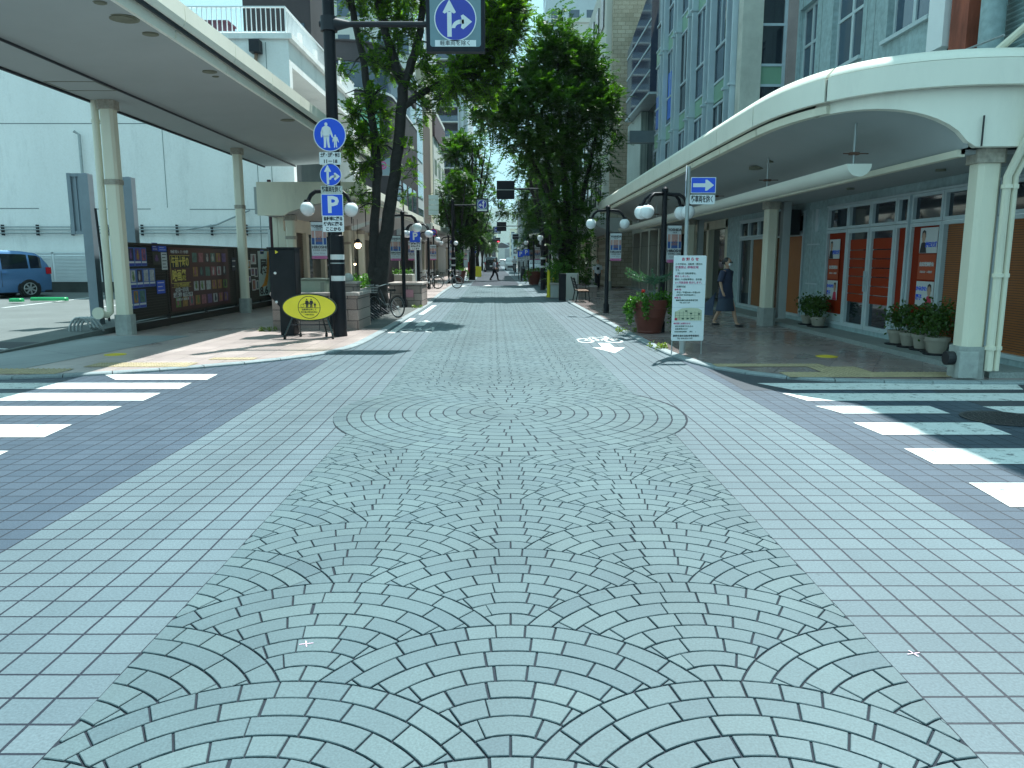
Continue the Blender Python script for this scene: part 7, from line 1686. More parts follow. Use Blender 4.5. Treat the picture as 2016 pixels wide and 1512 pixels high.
for a in ((895, 165, 28, 24, 46), (930, 140, 30, 34, 70), (965, 165, 28, 22, 46), (905, 125, 24, 24, 36), (950, 100, 34, 32, 70), (985, 75, 30, 32, 60), (995, 30, 34, 34, 70), (960, 40, 30, 34, 60), (1020, 20, 22, 26, 36), (930, 190, 22, 12, 16), (985, 130, 22, 22, 30), (935, 10, 30, 30, 40), (1010, 60, 26, 26, 34), (960, 190, 16, 10, 8)): cl(a[0], a[1], a[2], a[3], a[4] * (1.7 if a[1] < 110 else 1), -.9, .9)
for a in ((690, -20, 40, 34, 40), (740, -30, 50, 40, 50), (800, -20, 50, 34, 50), (860, -30, 40, 30, 30), (700, -130, 70, 60, 80), (800, -150, 80, 70, 110), (900, -120, 70, 60, 90), (980, -60, 50, 50, 70), (640, -80, 50, 40, 40), (600, -60, 50, 30, 16)): cl(a[0], a[1], a[2], a[3], a[4], 0, 1.4, 0, .13)
mb.build('crown', mLeafA, lt_, False); tw.build('twigs', mBark, lt_, False)
# ---- generic tree with upright limbs
def limbs_and_crown(t, base, clumps, limbs, rt, seed, leaf, mat, n_mul=1.0, world=True):
    mb = MB()
    for i, L in enumerate(limbs): limb(mb, L[0], L[1], 9, seed + i)
    mb.build('trunk', mBark, t, True, world)
    rnd = random.Random(seed); mb = MB()
    for c, r_, n in clumps: spray(mb, c, r_, max(3, int(n * n_mul)), leaf, rnd)
    mb.build('crown', mat, t, False, world)
YR = 33.5
B_ = lambda u, v, dy=0: at(u, v, YR + dy)
rt_ = thing('zelkova_tree', 'largest zelkova tree with broad dark crown on the right side of the street', 'tree', (B_(1122, 560).x, YR, SH))
kR = YR / F
limbs = []
bR = B_(1118, 565)
limbs.append(([(bR.x, YR, SH), B_(1118, 480), B_(1114, 420)], [.26, .2, .15])); limbs.append(([B_(1108, 520), B_(1098, 430), B_(1080, 330), B_(1060, 230), B_(1045, 150)], [.15, .12, .09, .06, .03])); limbs.append(([B_(1126, 520), B_(1132, 420), B_(1130, 300), B_(1122, 180), B_(1112, 80)], [.15, .12, .09, .06, .03]))
limbs.append(([B_(1118, 440), B_(1110, 340), B_(1104, 240), B_(1098, 120)], [.16, .13, .09, .04])); limbs.append(([B_(1135, 440), B_(1158, 340), B_(1175, 260), B_(1190, 200)], [.13, .1, .07, .03])); limbs.append(([B_(1090, 400), B_(1050, 320), B_(1010, 250), B_(980, 210)], [.11, .09, .06, .03])); limbs.append(([B_(1112, 500), B_(1085, 440), B_(1060, 400), B_(1040, 370)], [.1, .07, .05, .02]))
cls = []
for (u, v, ru, rv, n, dy) in ((938, 205, 20, 22, 26, -.8), (950, 240, 22, 18, 20, -.6), (1190, 200, 34, 30, 60, 0), (1100, 105, 46, 40, 105, 0), (1140, 130, 46, 40, 105, 0), (1065, 120, 40, 36, 85, 0), (1175, 160, 38, 40, 80, .4), (1030, 165, 40, 36, 85, -.4), (995, 200, 36, 34, 75, -.6), (965, 215, 26, 26, 34, -.8), (1060, 190, 48, 44, 120, -.8), (1110, 200, 52, 46, 130, -.8), (1160, 225, 46, 42, 110, -.4), (1200, 240, 24, 34, 34, 0), (1020, 240, 46, 36, 90, -.6), (980, 250, 28, 20, 26, -.6), (1080, 270, 52, 42, 110, -.6), (1130, 290, 50, 44, 110, -.4), (1180, 300, 34, 34, 50, 0), (1040, 295, 40, 28, 56, -.4), (1005, 280, 30, 18, 26, 0), (1075, 335, 40, 34, 60, -.4), (1120, 350, 42, 36, 76, -.4), (1160, 355, 34, 34, 50, 0), (1035, 330, 22, 16, 16, 0), (1200, 325, 26, 12, 10, 0), (1215, 285, 16, 8, 5, 0), (1210, 345, 20, 8, 6, 0), (1100, 65, 40, 20, 34, 0), (1150, 85, 30, 20, 26, 0), (1085, 35, 14, 22, 7, 0), (1105, 20, 8, 20, 4, 0), (1060, 75, 22, 20, 16, 0), (1170, 110, 20, 20, 14, 0),
                      (1090, 400, 34, 30, 56, -.6), (1130, 410, 36, 34, 64, -.5), (1155, 430, 24, 34, 40, 0), (1085, 440, 24, 26, 34, -.5), (1110, 460, 34, 34, 56, -.6), (1145, 480, 26, 34, 46, -.3), (1095, 500, 22, 26, 34, -.4), (1125, 520, 30, 28, 50, -.7), (1155, 530, 18, 28, 30, 0), (1100, 545, 22, 18, 30, -.7), (1145, 555, 22, 14, 24, -.5), (1070, 395, 18, 16, 14, 0), (1180, 400, 16, 26, 12, 0)):
    cls.append((B_(u, v, dy), ((ru * 1.12 if v < 300 else ru * .85) * kR, 1.5 if v < 320 else .8, rv * kR), n * (1.05 if v < 300 else .42)))
limbs_and_crown(rt_, None, cls, limbs, .3, 31, .165, mLeafB, 2.3)
# twin stems far: prototypes
def street_tree(label, seed, h=10.5, rad=3.0, mat=mLeafB, group='street trees further along', n=520, leaf=.22, lean=0.0):
    rnd = random.Random(seed); t = thing('street_tree', label, 'tree', (0, 0, 0), group)
    limbs = [([(0, 0, 0), (.05, 0, 1.6), (.1, 0, 2.6)], [.26, .2, .17])]
    for k in range(6):
        a = 2 * PI * k / 6 + rnd.uniform(-.3, .3); r_ = rad * rnd.uniform(.35, .62); z0 = rnd.uniform(1.8, 2.6)
        limbs.append(([(.05, 0, z0), (r_ * .3 * math.cos(a), r_ * .3 * math.sin(a), h * .42), (r_ * .7 * math.cos(a), r_ * .7 * math.sin(a), h * .64), (r_ * math.cos(a), r_ * math.sin(a), h * .84)], [.13, .1, .07, .03]))
    clumps = []
    for k in range(30):
        a = rnd.uniform(0, 2 * PI); z = rnd.uniform(.36, .93); prof = math.sin(min(1, (z - .26) / .7) ** .8 * PI * .86 + .12) ; rr = rad * prof * rnd.uniform(.2, .85)
        cr2 = rnd.uniform(.6, 1.05); clumps.append(((rr * math.cos(a) + lean * z, rr * math.sin(a), z * h), (cr2, cr2, cr2 * .8), n / 30 * cr2 * 1.2))
    limbs_and_crown(t, None, clumps, limbs, .2, seed, leaf, mat, 1, False); return t
pA = street_tree('full crowned zelkova on the left kerb behind the small arrow sign', 61, 11.0, 3.1, mLeafB, n=1700, leaf=.2)
pB = street_tree('leaning open zelkova on the left where its branches reach over the street', 77, 9.5, 2.9, mLeafB, n=900, leaf=.2)
def put_tree(src, u, Y, s, rz, label, first=False, sz=None):
    X = (u - U0) / F * Y
    o = src if first else copy_tree(src, label=label)
    o.location = (X, Y, SH); o.rotation_euler = (0, 0, rz); o.scale = (s, s, sz or s); return o
put_tree(pA, 930, 57, 1.0, .4, '', True); put_tree(pB, 904, 52.5, .85, 1.2, '', True, .8)
for (src, u, Y, s, rz, lb) in ((pB, 941, 78, .85, 2.2, 'left tree over the far terracotta pots'), (pA, 950, 105, .72, 1.1, 'low round sunny tree far down the left side'), (pA, 958, 135, .7, 2.5, 'small tree near the distant traffic light, left side'), (pA, 965, 175, .7, .7, 'last visible tree of the left row'),
                               (pB, 1072, 47, .95, .3, 'first right tree behind the largest one'), (pA, 1068, 60, .82, 1.9, 'second right tree behind the largest one, over the P signs'), (pB, 1058, 76, .8, 2.9, 'right tree with thin bare looking branches above the street'), (pA, 1049, 98, .72, 4.0, 'right tree beyond the motor scooter'), (pA, 1037, 130, .75, 5.0, 'low distant tree on the right beside the oncoming van'), (pA, 1030, 170, .75, 2.0, 'last visible tree of the right row'), (pA, 890, 33.5, .0, 0, '')):
    if s > 0: put_tree(src, u, Y, s, rz, lb)
# planting at the foot of both big trees
mb = MB(); r = random.Random(8)
for _ in range(30): 
    c = (-4.3 + r.uniform(-.3, .4), r.uniform(21, 23), .8 + r.uniform(0, .25)); leafset(mb, [(c, .12)], 26, .1, r, .6)
tag(mb.build('ground_shrub', mIvy), 'bright green low shrub around the foot of the left tree', 'shrub')
mb = MB(); p = at(1098, 560, 31.8)
for _ in range(34): leafset(mb, [((p.x + r.uniform(-.35, .45), 31.8 + r.uniform(-.4, .4), .62 + r.uniform(0, .8)), .16)], 24, .12, r, .6)
tag(mb.build('ground_shrub', mIvy), 'yellow green shrub in the white stone planter on the right', 'shrub')
# ================================================================= PEOPLE
def skin_body(name, joints, edges, mat, parent, sub=2):
    me = bpy.data.meshes.new(name); me.from_pydata([j[0] for j in joints], edges, []); o = bpy.data.objects.new(name, me); COL.objects.link(o); o.parent = parent; me.materials.append(mat)
    m = o.modifiers.new('s', 'SKIN'); m.use_smooth_shade = True
    sv = me.skin_vertices[0].data if me.skin_vertices else None
    if sv is None:
        return o
    for i, j in enumerate(joints): sv[i].radius = j[1] if isinstance(j[1], tuple) else (j[1], j[1])
    sv[0].use_root = True
    s = o.modifiers.new('u', 'SUBSURF'); s.levels = sub; s.render_levels = sub; return o
def ensure_skin(me):
    pass
def loft(mb, rings, n=20, wob=0, seed=0):
    """rings: (cx, cy, z, rx, ry)"""
    r = random.Random(seed); ph = [r.uniform(0, 6) for _ in range(4)]; vs = []
    for k, (x, y, z, rx, ry) in enumerate(rings):
        for i in range(n):
            a = 2 * PI * i / n; w_ = 1 + wob * (k / len(rings)) * (math.sin(5 * a + ph[0]) + .6 * math.sin(8 * a + ph[1] + k)); vs.append((x + rx * math.cos(a) * w_, y + ry * math.sin(a) * w_, z))
    fs = [(k * n + i, k * n + (i + 1) % n, (k + 1) * n + (i + 1) % n, (k + 1) * n + i) for k in range(len(rings) - 1) for i in range(n)]
    fs += [tuple(range(n - 1, -1, -1)), tuple((len(rings) - 1) * n + i for i in range(n))]; mb.add(vs, fs)
def person(label, loc, rz, h, P, skin=mSkin):
    """local space: facing -Y before the turn; P holds pose and clothing"""
    t = thing('person', label, 'person', loc, None, rz); s = h / 1.7
    V = lambda x, y, z: (x * s, y * s, z * s)
    J = []; E = []
    def add(p, r_, par=None):
        J.append((V(*p), (r_[0] * s, r_[1] * s) if isinstance(r_, tuple) else r_ * s)); i = len(J) - 1
        if par is not None: E.append((par, i))
        return i
    pel = add((0, 0, .9), (.15, .1)); wa = add((0, 0, 1.08), (.125, .09), pel); ch = add((0, .005, 1.28), (.155, .1), wa); nk = add((0, .0, 1.43), (.06, .055), ch); hd0 = add((0, -.01, 1.5), (.05, .055), nk)
    for side, L in ((-1, P['legL']), (1, P['legR'])):
        hp = add((side * .085, 0, .86), .085, pel); kn = add(L[0], .058, hp); cf = add(((L[0][0] + L[1][0]) / 2, (L[0][1] + L[1][1]) / 2 + .015, (L[0][2] + L[1][2]) / 2), .05, kn); an = add(L[1], .036, cf); add((L[1][0], L[1][1] - .13, max(.03, L[1][2] - .055)), .032, an)
    for side, A in ((-1, P['armL']), (1, P['armR'])):
        sh_ = add((side * .165, 0, 1.37), .055, ch); el = add(A[0], .042, sh_); wr_ = add(A[1], .027, el); hx = add(A[2], .03, wr_)
        for k in range(4):
            w_ = Vector(A[2]); fd = (w_ - Vector(A[1])).normalized(); add(tuple(w_ + fd * (.055 + .008 * (1.5 - abs(k - 1.5))) + Vector((0, (k - 1.5) * .019, 0))), .009, hx)
        add(tuple(Vector(A[2]) + Vector((0, -.035, .0))), .01, hx)
    b = skin_body('body', J, E, skin, t)
    # head: shaped ellipsoid with nose, ears
    mb = MB(); hc = Vector((0, -.015, 1.6)); n = 20; m = 14; vs = []
    for j in range(m + 1):
        th = PI * j / m; zz = -math.cos(th)
        for i in range(n):
            a = 2 * PI * i / n; x = math.sin(th) * math.cos(a); y = math.sin(th) * math.sin(a)
            rx, ry, rz_ = .075, .095, .118
            if zz < 0: rx *= 1 + zz * .28; ry *= 1 + zz * .12
            vs.append(V(hc.x + x * rx, hc.y + y * ry, hc.z + zz * rz_))
    mb.add(vs, [(j * n + i, j * n + (i + 1) % n, (j + 1) * n + (i + 1) % n, (j + 1) * n + i) for j in range(m) for i in range(n)])
    hd = mb.build('head', skin, t, 'all', False)
    mb = MB(); mb.add([V(-.012, -.105, 1.585), V(.012, -.105, 1.585), V(0, -.13, 1.578), V(0, -.106, 1.62)], [(0, 1, 2), (0, 2, 3), (2, 1, 3)]); mb.build('nose', skin, hd, True, False)
    for sx_ in (-1, 1):
        mb = MB(); mb.ball(V(sx_ * .031, -.1, 1.607), .0115 * s, 8, .7); mb.build('eye', mInk, hd, True, False); mb = MB(); mb.ball(V(sx_ * .076, -.01, 1.59), .024 * s, 8, 1.3, .35); mb.build('ear', skin, hd, True, False)
    mb = MB(); mb.ball(V(0, -.095, 1.548), .024 * s, 8, .25, 1); mb.build('mouth', M('lips', (.35, .1, .09), .5, .05, 9), hd, True, False)
    mb = MB(); mb.ball(V(0, .012, 1.628), .1 * s, 18, 1.0, .86, 1.02)
    o = mb.build('hair', mHair, t, 'all', False)
    return t, s, V
# skin modifier needs its data layer: add through bmesh
import bmesh
def _skin_body(name, joints, edges, mat, parent, sub=2):
    bm = bmesh.new(); sl = bm.verts.layers.skin.verify(); vs = []
    for i, (co, r_) in enumerate(joints):
        v = bm.verts.new(co); v[sl].radius = r_ if isinstance(r_, tuple) else (r_, r_); v[sl].use_root = (i == 0); vs.append(v)
    for a, b in edges: bm.edges.new((vs[a], vs[b]))
    me = bpy.data.meshes.new(name); bm.to_mesh(me); bm.free(); me.materials.append(mat)
    o = bpy.data.objects.new(name, me); COL.objects.link(o); o.parent = parent
    m = o.modifiers.new('s', 'SKIN'); m.use_smooth_shade = True; s = o.modifiers.new('u', 'SUBSURF'); s.levels = sub; s.render_levels = sub; return o
skin_body = _skin_body
mNavy = M('navy tunic cloth', (.035, .045, .085), .85, .15, 4); mNavyS = M('dark blue skirt', (.04, .055, .085), .85, .15, 4); mMask = M('white face mask', (.75, .78, .8), .8, .03, 9)
mShirtW = M('white shirt cloth', (.62, .64, .68), .8, .05, 5); mTrouser = M('black trousers', (.012, .013, .02), .8, .15, 6); mShoe = M('black shoe', (.012, .012, .014), .4, .1, 9)
def shoes(t, V, s, P):
    for L in (P['legL'], P['legR']):
        x, y, z = L[1]; mb = MB(); mb.ball(V(x, y - .065, max(.04, z - .045)), .06 * s, 12, .62, .75, 2.1); mb.build('shoe', mShoe, t, 'all', False)
# woman in navy, walking to the left towards the camera, right sidewalk
PW = dict(legL=((-.1, .06, .47), (-.1, .26, .11)), legR=((.1, -.16, .5), (.11, -.27, .09)), armL=((-.25, .02, 1.12), (-.27, -.06, .9), (-.26, -.09, .83)), armR=((.24, .05, 1.12), (.27, .04, .9), (.27, .03, .82)))
w1, s, V = person('woman in navy tunic and skirt with white face mask walking under the right canopy', (4.95, 17.6, SH), .75, 1.56, PW)
mb = MB(); loft(mb, [(x * s, y * s, z * s, a * s, b_ * s) for x, y, z, a, b_ in ((0, 0, 1.45, .065, .06), (0, 0, 1.41, .13, .085), (0, 0, 1.34, .19, .115), (0, 0, 1.2, .185, .13), (0, 0, 1.05, .175, .135), (0, 0, .9, .2, .15), (0, .0, .74, .235, .17), (0, 0, .72, .225, .165))], 24, .02, 3); mb.build('tunic', mNavy, w1, True, False)
mb = MB(); loft(mb, [(x * s, y * s, z * s, a * s, b_ * s) for x, y, z, a, b_ in ((0, 0, .78, .2, .15), (0, .0, .6, .225, .19), (0, 0, .42, .25, .23), (0, 0, .4, .235, .215))], 28, .035, 4); mb.build('skirt', mNavyS, w1, True, False)
for A, sd__ in ((PW['armL'], -1), (PW['armR'], 1)):
    e = Vector(A[0]); mb = MB(); mb.tube([V(sd__ * .15, 0, 1.38), V(e.x * .85, e.y, 1.22), V(e.x, e.y, e.z - .0)], [.085 * s, .085 * s, .075 * s], 12); mb.build('sleeve', mNavy, w1, True, False)
mb = MB(); mb.ball(V(0, -.085, 1.553), .055 * s, 14, .85, 1.05, .62); mb.build('face_mask', mMask, w1, 'all', False)
mb = MB(); mb.ball(V(0, .11, 1.6), .045 * s, 12); mb.build('hair_bun', mHair, w1, 'all', False)
mb = MB(); mb.box(-.06 * s, .06 * s, -.122 * s, -.1 * s, 1.595 * s, 1.62 * s); mb.build('glasses', mInk, w1, False, False)
mb = MB(); mb.add([V(.3, .02, .86), V(.3, .08, .8), V(.5, .5, .35), V(.42, .42, .3), V(.22, .2, .28), V(.3, .1, .5)], [(0, 1, 2, 3, 4, 5)]); mb.add([V(.305, .03, .86), V(.305, .09, .8), V(.505, .51, .35), V(.425, .43, .3), V(.225, .21, .28), V(.305, .11, .5)], [(5, 4, 3, 2, 1, 0)])
tag(mb.build('cloth_bag', M('dark blue folded cloth', (.06, .08, .13), .8, .2, 5), None), None); bg_ = bpy.data.objects[[o.name for o in bpy.data.objects if o.name.startswith('cloth_bag')][0]]
bg_.location = (4.95, 17.6, SH); bg_.rotation_euler = (0, 0, 2.15); tag(bg_, 'dark blue cloth carried behind the woman in the navy tunic', 'cloth')
shoes(w1, V, s, PW)
# man crossing the street
PM = dict(legL=((-.1, -.2, .5), (-.1, -.28, .09)), legR=((.1, .1, .47), (.1, .34, .12)), armL=((-.22, .1, 1.13), (-.2, -.02, .95), (-.2, -.08, .93)), armR=((.22, -.1, 1.13), (.2, -.22, .96), (.2, -.28, .95)))
def dress_man(t, s, V, P, shirt, trouser):
    mb = MB(); loft(mb, [(0, 0, z * s, a * s, b_ * s) for z, a, b_ in ((1.46, .07, .065), (1.41, .14, .09), (1.34, .195, .12), (1.15, .175, .125), (.98, .17, .125), (.92, .175, .13))], 20, .015, 5); mb.build('shirt', shirt, t, True, False)
    for L in (P['legL'], P['legR']):
        hx = -.085 if L[0][0] < 0 else .085; mb = MB(); mb.tube([V(hx, 0, .97), V(hx, 0, .86), V(*L[0]), V(L[1][0], L[1][1], L[1][2] - .02)], [.1 * s, .105 * s, .078 * s, .06 * s], 12); mb.build('trouser_leg', trouser, t, True, False)
    for sd__, A in ((-1, P['armL']), (1, P['armR'])): e = Vector(A[0]); mb = MB(); mb.tube([V(sd__ * .16, 0, 1.39), V(e.x * .9, e.y * .5, 1.26), V(e.x, e.y, e.z)], [.07 * s, .07 * s, .06 * s], 10); mb.build('sleeve', shirt, t, True, False)
    shoes(t, V, s, P)
p = at(974, 552, 58); m1, s, V = person('man in pale shirt and black trousers crossing the middle of the street', (p.x, 57, 0), PI / 2 + .2, 1.58, PM); dress_man(m1, s, V, PM, M('pale lilac shirt', (.7, .68, .8), .8, .05, 5), mTrouser)
PB_ = dict(legL=((-.09, -.08, .48), (-.09, -.04, .09)), legR=((.09, .04, .47), (.09, .12, .1)), armL=((-.24, .03, 1.14), (-.24, -.04, .93), (-.24, -.06, .86)), armR=((.24, .03, 1.14), (.24, -.05, .93), (.24, -.08, .86)))
p = at(1172, 563, 40); m2, s, V = person('boy in white printed shirt and black trousers under the right canopy far back', (p.x + .05, 39.5, SH), .1, 1.5, PB_); dress_man(m2, s, V, PB_, mShirtW, mTrouser)
mb = MB(); mb.box(-.07, .07, -.118, -.112, 1.0, 1.14); mb.build('shirt_print', mInk, m2, False, False)
p = at(1072, 540, 44); m3, s, V = person('person in white top half hidden behind the black banded right pole', (p.x, 43, SH), .6, 1.6, PB_); dress_man(m3, s, V, PB_, mShirtW, mTrouser)
p = at(1013, 540, 74); m4, s, V = person('cyclist in white shirt riding towards the camera on the far right', (p.x, 74, .25), 0, 1.6, dict(legL=((-.1, -.28, .75), (-.1, -.15, .3)), legR=((.1, -.2, .6), (.1, -.15, .12)), armL=((-.22, -.16, 1.18), (-.24, -.38, 1.08), (-.24, -.44, 1.07)), armR=((.22, -.16, 1.18), (.24, -.38, 1.08), (.24, -.44, 1.07)))); dress_man(m4, s, V, dict(legL=((-.1, -.28, .75), (-.1, -.15, .3)), legR=((.1, -.2, .6), (.1, -.15, .12)), armL=((-.22, -.16, 1.18), (0, 0, 0)), armR=((.22, -.16, 1.18), (0, 0, 0))), mShirtW, mTrouser)
bb_ = copy_tree(bk, label='bicycle ridden by the far cyclist in a white shirt'); bb_.scale = (1, 1, 1); setloc(bb_, (p.x, 74.3, .01), PI)
# ================================================================= FAR BUILDINGS
def hotel(label, x0, x1, y0, y1, h, mat, face, floors, nx, side=None, ny=0, z0=3.5, wmat=None, name='building', wh=.5, ww=.6, extra=None):
    t = thing(name, label, 'building', ((x0 + x1) / 2, y0, 0)); mb = MB(); mb.box(x0, x1, y0, y1, 0, h); mb.box(x0 - .1, x1 + .1, y0 - .1, y1 + .1, h, h + .35); mb.build('wall', mat, t)
    fh = (h - z0) / floors; wm = wmat or mGlassB; proto = None; cnt = 0
    dx = (x1 - x0) / nx
    for j in range(floors):
        for i in range(nx):
            if proto is None:
                mb = MB(); a = x0 + dx * (.5 - ww / 2); b = a + dx * ww; z = z0; mb.box(a, b, y0 - .02, y0 - .003, z, z + fh * wh); mb.box(a - .06, b + .06, y0 - .1, y0 - .022, z - .08, z - .0); proto = mb.build('window', wm, t)
            elif cnt < 96: c = proto.copy(); COL.objects.link(c); c.location = (i * dx, 0, j * fh)
            cnt += 1
    if side:
        xs = x1 if side > 0 else x0; dy = (y1 - y0) / ny; pr = None
        for j in range(floors):
            for i in range(ny):
                if cnt > 97: break
                if pr is None: mb = MB(); a = y0 + dy * .2; mb.box(xs + side * .003, xs + side * .02, a, a + dy * .6, z0, z0 + fh * wh) if side > 0 else mb.box(xs - .02, xs - .003, a, a + dy * .6, z0, z0 + fh * wh); pr = mb.build('window', wm, t)
                else: c = pr.copy(); COL.objects.link(c); c.location = (0, i * dy, j * fh)
                cnt += 1
    return t
mDarkB = M('dark brown panels', (.05, .046, .052), .7, .15, 1, dirt=.2); mWht = M('pale facade', (.55, .56, .52), .75, .06, .6, dirt=.3); mGreyF = M('grey facade', (.3, .32, .32), .8, .08, .6, dirt=.3); mTanF = M('beige facade', (.5, .45, .34), .8, .08, .6, dirt=.3); mPale2 = M('blue white facade', (.5, .56, .58), .7, .06, .6, dirt=.2); mBrnF = M('brown facade', (.09, .05, .055), .7, .1, 1)
# dark building with rounded glass band
t = thing('dark_building', 'dark brown building with a rounded band of windows behind the left tree', 'building', (-12, 44, 0))
def rounded(x0, x1, y0, y1, r_, e=0, n=8): return [(x0, y1), (x0, y0 - e)] + [(x1 - r_ + (r_ + e) * math.sin(PI / 2 * i / n), y0 + r_ - (r_ + e) * math.cos(PI / 2 * i / n)) for i in range(n + 1)] + [(x1 + e, y1)]
for z0, z1, e, m_, nm in ((0, 10.55, 0, mDarkB, 'lower_wall'), (10.56, 11.95, -.12, mGlassB, 'window_band'), (11.96, 12.9, 0, mDarkB, 'upper_wall'), (12.91, 13.0, .1, mDarkB, 'parapet')): mb = MB(); mb.prism(rounded(-22, -6.6, 42.5, 56, 2.5, e), 'z', z0, z1); mb.build(nm, m_, t, True)
mb = MB(); mb.prism(rounded(-22, -6.6, 42.5, 56, 2.5, .03), 'z', 10.5, 10.62)
mb.build('band_trim', mWhite, t)
for x in (-16, -14, -12, -10.3, -9.1): mb = MB(); mb.box(x, x + .14, 42.55, 42.7, 10.63, 11.95); mb.build('mullion', mWhite, t)
for k, z in enumerate((6.3,)): mb = MB(); mb.box(-9.1, -7.0, 42.2, 42.45, 8.2, 9.5); mb.build('green_panel', M('mint panel', (.2, .5, .36), .5, .1, 1), t)
for y in (45.5, 48, 50.5, 53): mb = MB(); mb.box(-6.599, -6.57, y, y + 1.6, 3.6, 6.2); mb.build('window', mGlassB, t)
hotel('high pale apartment block whose top shows above the left tree branches', -16, -8, 66, 76, 27, mWht, 'S', 8, 5, 1, 4, name='apartment_block')
t = thing('narrow_building', 'narrow pale building with glass side strips beside the dark brown one', 'building', (-8, 57, 0)); mb = MB(); mb.box(-14, -6.75, 56.2, 61, 0, 14.2); mb.build('wall', mPale2, t)
for j in range(4): mb = MB(); mb.box(-6.749, -6.72, 56.7, 60.4, 3.4 + j * 2.7, 5.3 + j * 2.7); mb.build('window', mGlassB, t)
t = thing('rusty_building', 'low brown corrugated building between the pale ones on the left', 'building', (-8, 62, 0)); mb = MB(); mb.box(-13.4, -6.8, 61.2, 67, 0, 12.4); mb.box(-7.5, -6.9, 61.1, 61.19, 0, 12.3); mb.build('wall', M('brown weathered panels', (.1, .075, .06), .8, .3, .8, streak=6, dirt=.5), t)
hotel('beige building with two small dark windows on the left', -14.5, -7.2, 68, 73, 17.6, mTanF, 'S', 1, 3, z0=15.0, ww=.18, wh=.45, name='beige_building')
t = hotel('white building with dark red top band and green shuttered windows', -15.5, -7.4, 76, 88, 15.6, mWht, 'S', 4, 3, 1, 3, z0=4, wmat=M('green shutter', (.12, .16, .12), .6, .2, 2), name='white_block')
mb = MB(); mb.box(-15.6, -7.3, 75.85, 75.89, 13.2, 15.4); mb.box(-7.299, -7.25, 75.9, 88, 13.2, 15.4); mb.build('red_band', mBrnF, t)
hotel('tall slanted grey white building behind the beige one', -20, -9.6, 92, 104, 27.5, mGreyF, 'S', 1, 1, 1, 8, z0=6, wh=.3, name='grey_block')
# tall apartment tower with balconies
t = thing('apartment_tower', 'very tall apartment tower with dark balconies on the left skyline', 'building', (-14, 160, 0))
xa, xb = -13.6, -10.6; xc_ = -8.6; mb = MB(); mb.box(-32, xb, 161.6, 185, 0, 52); mb.box(xb, xc_, 160, 185, 0, 54); mb.box(-32, xa - 3, 160, 161.59, 0, 52); mb.build('wall', M('tower pale wall', (.42, .46, .48), .7, .06, .3), t)
for j in range(17):
    z = 2 + j * 3.0
    mb = MB(); mb.box(xa - 3, xb - .001, 160.0, 161.6, z - .22, z); s_ = mb.build('balcony_slab', mWht, t)
    mb = MB(); mb.box(xa - 3, xb - .001, 160.0, 160.05, z + .001, z + 1.1); mb.build('balcony_glass', mGlassB, s_)
    mb = MB(); mb.box(xa - 3, xb - .01, 161.55, 161.58, z + .01, z + 2.76); mb.build('balcony_window', mDarkB, t)
for k in range(4): mb = MB(); mb.box(xb + .3 + k * .5, xb + .5 + k * .5, 159.9, 159.99, 3, 53); mb.build('pilaster', mPale2 if k % 2 else mGreyF, t)
# street front canopies and shop rows, left and right
for i, (y0, y1, xo, zt, lb) in enumerate(((35.5, 43, -4.9, 3.9, 'cream canopy section behind the white P sign, left'), (45, 60, -4.6, 3.7, 'rounded cream canopy beyond the far bicycles, left'), (63, 90, -5.2, 3.7, 'distant cream canopy on the left'))):
    c = street_canopy(lb, -1, y0, y1, xo - 2.2, xo, 2.9, zt - .45, zt)
    for y in (y0 + .8, (y0 + y1) / 2, y1 - .8): column(xo - 2.1, y, 2.9, .14, c, ())
for i, (y0, y1, x, m_, lb) in enumerate(((38.5, 56, -7.3, mBeige, 'row of dark shop windows between cream pillars, left past the planters'), (56.2, 100, -7.9, mGreyF, 'distant left shop row with dark windows'))):
    t = thing('shop_row', lb, 'shops', (x, y0, 0)); mb = MB(); mb.box(x - 3, x, y0, y1, 2.55, 3.1); y = y0
    while y < y1: mb.box(x - .3, x, y, y + .4, SH, 2.55); y += 2.4
    mb.build('wall', m_, t); y = y0 + .4
    while y < y1 - 2: mb = MB(); mb.box(x - .2, x - .15, y, y + 2.0, SH, 2.55); mb.build('shop_window', mGlassD, t); y += 2.4
hotel('pale office building seen through the right trees', 4.2, 14, 64, 82, 20, mWht, 'S', 6, 4, -1, 6, name='office_building')
hotel('grey building further along the right side', 3.2, 13, 86, 105, 14, mGreyF, 'S', 4, 4, -1, 5, name='grey_block')
hotel('high pale block above the crown of the right tree', 5.5, 16, 120, 135, 44, mPale2, 'S', 10, 4, -1, 4, name='high_block')
t = thing('awning', 'dark green awning over the far right sidewalk', 'awning', (2, 56, 3)); p0 = at(1042, 478, 56); p1 = at(1066, 478, 56); mb = MB(); mb.prism([(55.5, 3.0), (57.5, 3.7), (57.5, 3.8), (55.5, 3.1)], 'x', p0.x, p1.x + .8); mb.build('canvas', M('dark green canvas', (.02, .035, .03), .8, .1, 2), t)
r = random.Random(77)
FL_ = ['white walled', 'sand coloured', 'grey', 'bluish', 'cream', 'dark']
mats = [mWht, mTanF, mGreyF, mPale2, mBeige, mDarkB]
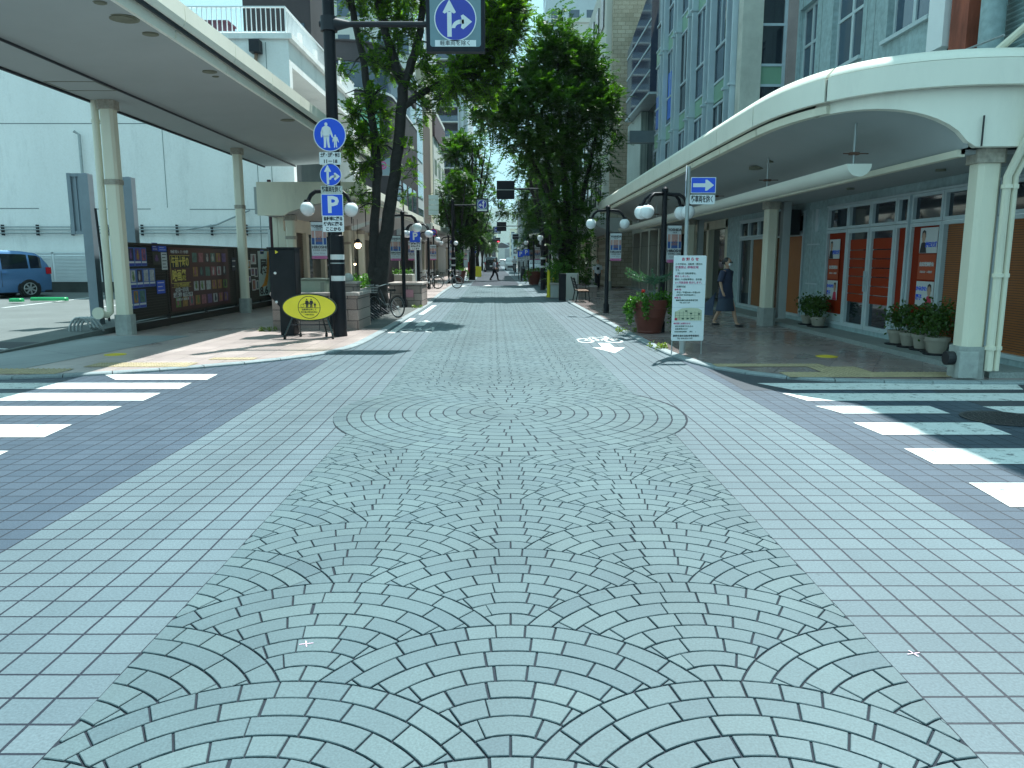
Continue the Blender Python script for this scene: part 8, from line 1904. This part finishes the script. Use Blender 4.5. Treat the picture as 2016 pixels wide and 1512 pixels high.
for k in range(14):
    Y = 110 + k * 26 + r.uniform(0, 8); side = -1 if k % 2 else 1; kx = r.randrange(6); h = r.uniform(8, 18); off_ = cx(Y) if Y < 300 else cx(300)
    x0 = (-4.2 if side < 0 else 1.5) + (cx(Y) * .25); x0, x1 = (x0 - 9, x0 - r.uniform(0, 2)) if side < 0 else (x0 + r.uniform(0, 2), x0 + 10)
    hotel('%s building, %s of the distant row on the %s' % (FL_[kx], ('first', 'second', 'third', 'fourth', 'fifth', 'sixth', 'last')[k // 2], 'left' if side < 0 else 'right'), x0, x1, Y, Y + 18, h, mats[kx], 'S', max(2, int(h / 3.4)), 3, name='distant_building')
# town beyond the end of the street
for k in range(44):
    Y = r.uniform(520, 1500); u = r.uniform(930, 1050); X = (u - U0) / F * Y; w_ = r.uniform(8, 22); h = r.uniform(5, 9) + (Y - 500) * .022
    t = thing('town_house', 'tiny pale house in the distant town at the end of the street', 'building', (X, Y, 0), 'houses of the distant town'); mb = MB(); mb.box(X - w_ / 2, X + w_ / 2, Y, Y + 12, 0, h); mb.build('wall', mats[r.choice((0, 2, 3, 0, 4))], t)
    mb = MB(); mb.prism([(X - w_ / 2 - .4, h), (X + w_ / 2 + .4, h), (X, h + w_ * .22)], 'y', Y - .3, Y + 12.3); mb.build('roof', mats[r.choice((2, 3, 5))], t)
# left block beyond the lot so the skyline closes, and cross street right
# ================================================================= HAZE (air of the far distance)
mb = MB(); mb.box(-1500, 1500, -60, 5400, -1.2, 330); hz = mb.build('haze', None); hz.data.materials.clear()
mh = bpy.data.materials.new('haze air'); mh.use_nodes = True; nt = mh.node_tree; nt.nodes.remove(nt.nodes['Principled BSDF']); pv = nt.nodes.new('ShaderNodeVolumePrincipled'); pv.inputs['Density'].default_value = .0001; pv.inputs['Color'].default_value = (.75, .88, .95, 1); pv.inputs['Anisotropy'].default_value = .2
nt.links.new(pv.outputs[0], nt.nodes['Material Output'].inputs['Volume']); hz.data.materials.append(mh); tag(hz, 'thin pale blue air over the far end of the street', None, None, 'stuff')
